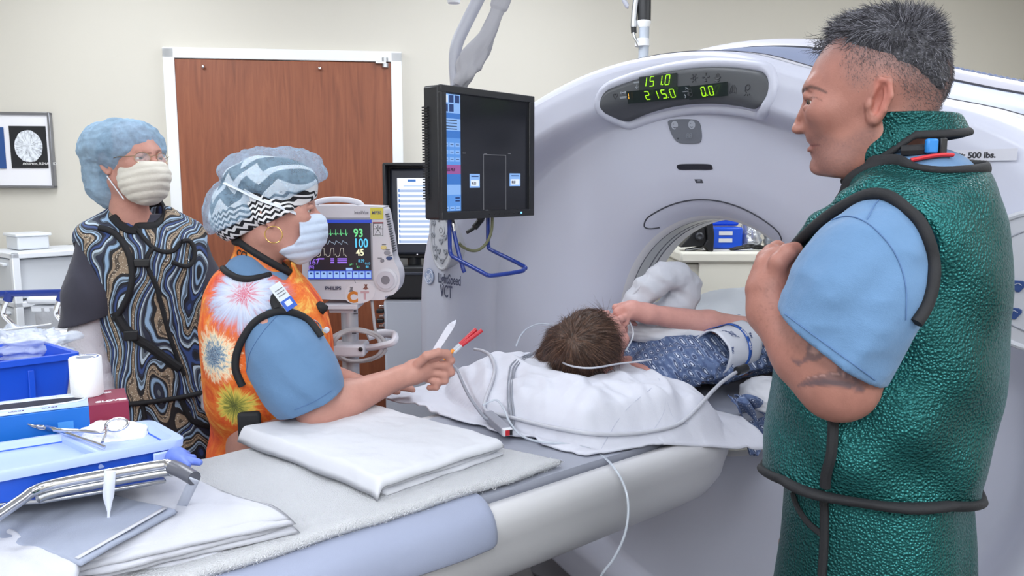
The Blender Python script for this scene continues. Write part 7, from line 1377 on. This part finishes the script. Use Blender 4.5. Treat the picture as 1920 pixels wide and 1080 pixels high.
# side of the cuff facing the camera is -sd or +sd
sd = sd if sd@(np.array([0, 0, 1.5])-c0) > 0 else -sd
def cuffp(x, a, r=.064): return c0+ax*(x-.012)+up_*r*1.02*math.sin(a)+sd*r*math.cos(a)
A = np.array([[cuffp(x, a, .06+.002*math.sin(a*5+x*40)) for a in np.linspace(-1.6, 3.6, 44)] for x in np.linspace(0, Lc_+.02, 14)]); MB().grid(A).build('cuff_wrap', M_cuff, cuf, solid=.004)
bx = (Lc_+.02)*.55; MB().grid(np.array([[cuffp(x, a, .0645) for a in np.linspace(-.9, 2.6, 40)] for x in (bx, bx+.013)])).build('cuff_band', M_cufb, cuf, solid=.001)
MB().grid(np.array([[cuffp(x, a, .0645) for a in np.linspace(1.75, 2.1, 8)] for x in np.linspace(.006, bx, 6)])).build('cuff_band', M_cufb, cuf, solid=.001)
M_cink = mat('cuff ink', (60, 80, 130), .6)
def cuff_text(s_, x, a, h, mt, flip=False, r=.0655):
    q = cuffp(x, a, r); tang = cuffp(x, a-.05, r)-cuffp(x, a+.05, r); tang = tang if not flip else -tang; text(s_, h, q, tang, ax if not flip else -ax, mt, cuf, .0003, 'CENTER', .9, 0, .0003)
cuff_text('LONG', bx+.003, .8, .0105, mat('box lettering white', (236, 236, 244), .5)); cuff_text('ADULT', bx+.003, .2, .0085, mat('box lettering white', (236, 236, 244), .5)); cuff_text('Reu', bx+.02, .6, .012, M_cink); cuff_text('Reu', .006, .25, .013, M_cink)
for k in range(5):
    x = .014+.006*(k % 5); MB().tube([cuffp(x+.004, 1.25-.12*k, .0652), cuffp(x+.014, 1.2-.12*k, .0652), cuffp(x+.017, 1.15-.12*k, .0652)], .0008, 5).build('cuff_pictogram', M_cink, cuf)
MB().tube([cuffp(x_, a_, .0652) for x_, a_ in ((.034, 1.05), (.046, 1.05), (.046, .8), (.034, .8), (.034, 1.05))], .0007, 5).build('cuff_pictogram', M_cink, cuf)
# hose with black connector
def tz(px, py, z): return Pz(px, py, z)
hz_ = thing('pressure_hose', 'grey air hose with black connector looping from the cuff across the pillow', 'hose', tz(1390, 693, 1.03))
PAD_ = bpy.data.objects['table_pad']; SH_ = bpy.data.objects['table_shell']
def follow(pix, off, sub=8): return smooth_path(first_hit([pil, PAD_, SH_], pix, off, sub), 4)
hpth_ = spline([tz(1388, 692, 1.04), tz(1374, 698, 1.035), tz(1352, 712, 1.03), tz(1330, 738, 1.022), tz(1305, 768, 1.012), tz(1278, 792, 1.0), tz(1240, 808, .988), tz(1190, 818, .978), tz(1130, 820, .975), tz(1070, 812, .975), tz(1010, 798, .978), tz(960, 783, .985), tz(922, 774, .992), tz(910, 765, .997), tz(914, 745, 1.01), tz(924, 715, 1.03), tz(928, 690, 1.045), tz(920, 665, 1.05), tz(905, 652, 1.045), tz(890, 655, 1.03)], 8)
hpth = np.concatenate([[tz(1390, 693, 1.06), tz(1374, 699, 1.055), tz(1352, 714, 1.045), tz(1332, 736, 1.032)], follow([(1310, 762), (1278, 792), (1240, 806), (1190, 814), (1130, 816), (1070, 808), (1010, 796), (960, 783), (922, 774), (910, 765), (914, 745), (924, 715), (928, 690), (920, 668)], .005), [tz(905, 652, 1.05), tz(890, 655, 1.03)]])
hpth = smooth_path(hpth, 2)
M_seamw = mat('pillow seam', (186, 190, 206), .8)
for pth in ([(1128, 842), (1150, 800), (1180, 762), (1210, 738), (1230, 724), (1246, 742), (1244, 775), (1226, 805)], [(1222, 690), (1238, 715), (1250, 750), (1262, 785), (1290, 796)], [(742, 770), (800, 790), (860, 806), (930, 822), (1000, 832)]): MB().tube(follow(pth, .0006, 6), .0013, 6).build('hem_seam', M_seamw, pil)
MB().tube(hpth, .0048, 10).build('hose_tube', mat('hose grey', (186, 188, 198), .4), hz_); MB().tube([tz(1382, 696, 1.06), tz(1399, 690, 1.063)], .0115, 12).build('hose_connector', M_dark, hz_)
# monitoring leads and their connector block
M_lead = mat('grey lead', (140, 144, 156), .45); eb = thing('lead_connector', 'grey lead connector block with red plug beside the pillow', 'connector', tz(930, 800, .965))
a, b = tz(914, 783, .968), tz(950, 815, .962); d = b-a; MB().box((a+b)/2+Z3*.008, (np.linalg.norm(d), .026, .02), np.stack([d/np.linalg.norm(d), np.cross(Z3, d/np.linalg.norm(d)), Z3], 1)).build('connector_block', mat('connector grey', (150, 152, 164), .45), eb, bevel=.003)
RE = np.stack([d/np.linalg.norm(d), np.cross(Z3, d/np.linalg.norm(d)), Z3], 1); MB().box(b+d/np.linalg.norm(d)*.003+Z3*.008, (.012, .024, .018), RE).build('connector_face', mat('plug white', (220, 222, 230), .4), eb, bevel=.002); MB().box(b+d/np.linalg.norm(d)*.0095+Z3*.008-RE[:, 1]*.002, (.004, .01, .012), RE).build('red_plug', mat('plug red', (186, 36, 46), .4), eb); MB().box(b+d/np.linalg.norm(d)*.0095+Z3*.008+RE[:, 1]*.007, (.004, .006, .012), RE).build('black_plug', M_dark, eb)
MB().tube(spline([tz(846, 684, 1.045), tz(856, 692, 1.04), tz(866, 715, 1.025), tz(878, 740, 1.01), tz(893, 763, .995), tz(908, 782, .98), tz(916, 786, .975)], 6), .004, 10).build('trunk_cable', M_lead, eb)
for k, off in enumerate((0, 5, 9)):
    MB().tube(follow([(952+off*.5, 816), (958+off*.4, 806), (957+off, 785), (953+off, 750), (954+off, 710), (960+off*1.4, 684), (985+off*2, 668-off*.4), (1008, 662+off*.5)], .003), .0022, 8).build('lead_wire', M_lead, eb)
MB().tube(spline([tz(1012, 660, 1.062), tz(1040, 672, 1.075), tz(1070, 686, 1.085), tz(1110, 690, 1.09), tz(1160, 682, 1.085), tz(1195, 678, 1.085), tz(1222, 674, 1.085)], 6), .0024, 8).build('lead_wire', mat('hose grey', (186, 188, 198), .4), eb)
# clear infusion line down to the floor, and the oxygen line
t = NT('clear tubing'); t.p(Base_Color=lin((206, 214, 226)), Roughness=.12, Alpha=.62); M_clr = t.m
iv = spline([tz(905, 760, 1.0), tz(930, 750, 1.01), tz(945, 768, 1.0), tz(955, 790, .98), tz(975, 815, .965), tz(1010, 828, .962), tz(1060, 832, .962), tz(1100, 840, .958), tz(1125, 852, .95), P(1150, 875, 1.63), P(1170, 910, 1.6), P(1178, 950, 1.58), P(1172, 1000, 1.56), P(1152, 1045, 1.56), P(1130, 1075, 1.57), P(1112, 1110, 1.6), P(1090, 1200, 1.65), np.array([.12, 1.8, .012]), np.array([.4, 1.7, .012])], 8)
o = MB().tube(iv, .0027, 8).build('infusion_line', M_clr); tag(o, 'clear infusion line falling from the pillow past the table side', 'tubing')
o = MB().tube(spline([tz(968, 648, 1.05), tz(976, 630, 1.06), tz(990, 615, 1.075), tz(1012, 607, 1.09), tz(1035, 609, 1.1), tz(1060, 613, 1.11), tz(1085, 612, 1.13)], 8), .0026, 8).build('oxygen_line', M_clr); tag(o, "clear oxygen line curving up beside the patient's hair", 'tubing')
MB().tube(spline([PF.w(PHC+PR@np.array([.05, -.085, .02])), PF.w(PHC+PR@np.array([.095, -.05, -.03])), PF.w(PHC+PR@np.array([.115, -.0, -.05]))], 6), .0022, 6).build('nasal_tube', M_clr, o)
# bed linen over the patient
def sheet_h(s, w_):
    k = np.clip(1-np.abs((s+.05)/.34)**2.6, 0, 1)**.5; top = .1+.13*np.clip((w_-.1)/.3, 0, 1)-.03*np.clip((w_-.6)/.4, 0, 1); return PZ+.012+top*k
NS = 90; A = []
for w_ in np.linspace(.2, 1.05, NS):
    row = []
    for s in np.linspace(-.275, .272, 70):
        z = sheet_h(np.array(s), np.array(w_)); row.append(G(s, w_, float(z)))
    A.append(row)
A = np.array(A); nz = fbm(A.reshape(-1, 3)*np.array([7, 7, 4]), 81).reshape(A.shape[:2]); A[..., 2] += .012*nz; e_ = np.abs(np.linspace(-.275, .272, 70)); A[:, :, 2] = np.maximum(A[:, :, 2], PZ-.03)
o = MB().grid(A).build('cover_sheet', cloth('pale grey sheet', (216, 222, 230), 12, .4), None, solid=.004); tag(o, 'pale grey sheet covering the patient inside the bore', 'sheet')
bk = crumple('chest_blanket', M_blank, PF.w(spx(1262, 625, 1.11))-Z3*.015, .15, .085, .06, .08, 14, n=60); tag(bk, "white blanket folded across the patient's chest", 'blanket')
rl = thing('rolled_towel', "white cloth roll standing up beside the patient's hand", 'towel', PF.w(spx(1240, 560, 1.2)))
RW_ = .02
def rpt(px, py, s, z=None): d = ray(px, py); k = (GC[:2]@GS[:2]+s+0)/(d[:2]@GS[:2]); return np.array([d[0]*k, d[1]*k, CAMZ+d[2]*k])
rp = [rpt(px, py, s) for px, py, s in ((1176, 592, -.10), (1190, 570, -.09), (1212, 545, -.075), (1240, 522, -.06), (1266, 518, -.05), (1283, 536, -.045), (1278, 562, -.05), (1254, 586, -.06), (1226, 608, -.07))]
def roll(p): d = chain(p, rp, [.02, .03, .036, .04, .04, .042, .043, .043, .036], .012); return d-crinkle(p, 13, .004, 91)-.002*np.sin(p[:, 2]*120+p[:, 0]*70)
V, Q = mesh_sdf(roll, np.min(rp, 0)-.07, np.max(rp, 0)+.07, .004); npmesh('towel_roll', V, Q, M_white, rl); MB().tube(spline([rp[0]+np.array([-.02, -.02, .0]), rp[1]+np.array([-.026, -.02, .006]), rp[2]+np.array([-.02, -.03, .02])], 6), .004, 8).build('rolled_hem', M_white, rl)
wt = crumple('bunched_towel', M_blank, G(.235, .07, .95), .075, .1, .055, .09, 17, n=50); tag(wt, 'white towel bunched at the table edge under the cuff hose', 'towel')

# loose pile of the terry towel
S_, N_ = surf_points(tw, 9000, lambda c, n: (((c-GC)@GS) > .15) & (n[:, 2] > -.6) & (c[:, 1] < 1.75), 31)
strands('terry_pile', S_, N_*.7+RNG.normal(0, .55, S_.shape), .003+.004*RNG.random(len(S_)), .0008, mat('terry pile', (238, 240, 246), .9), tw, .5, .1, 32, 2)
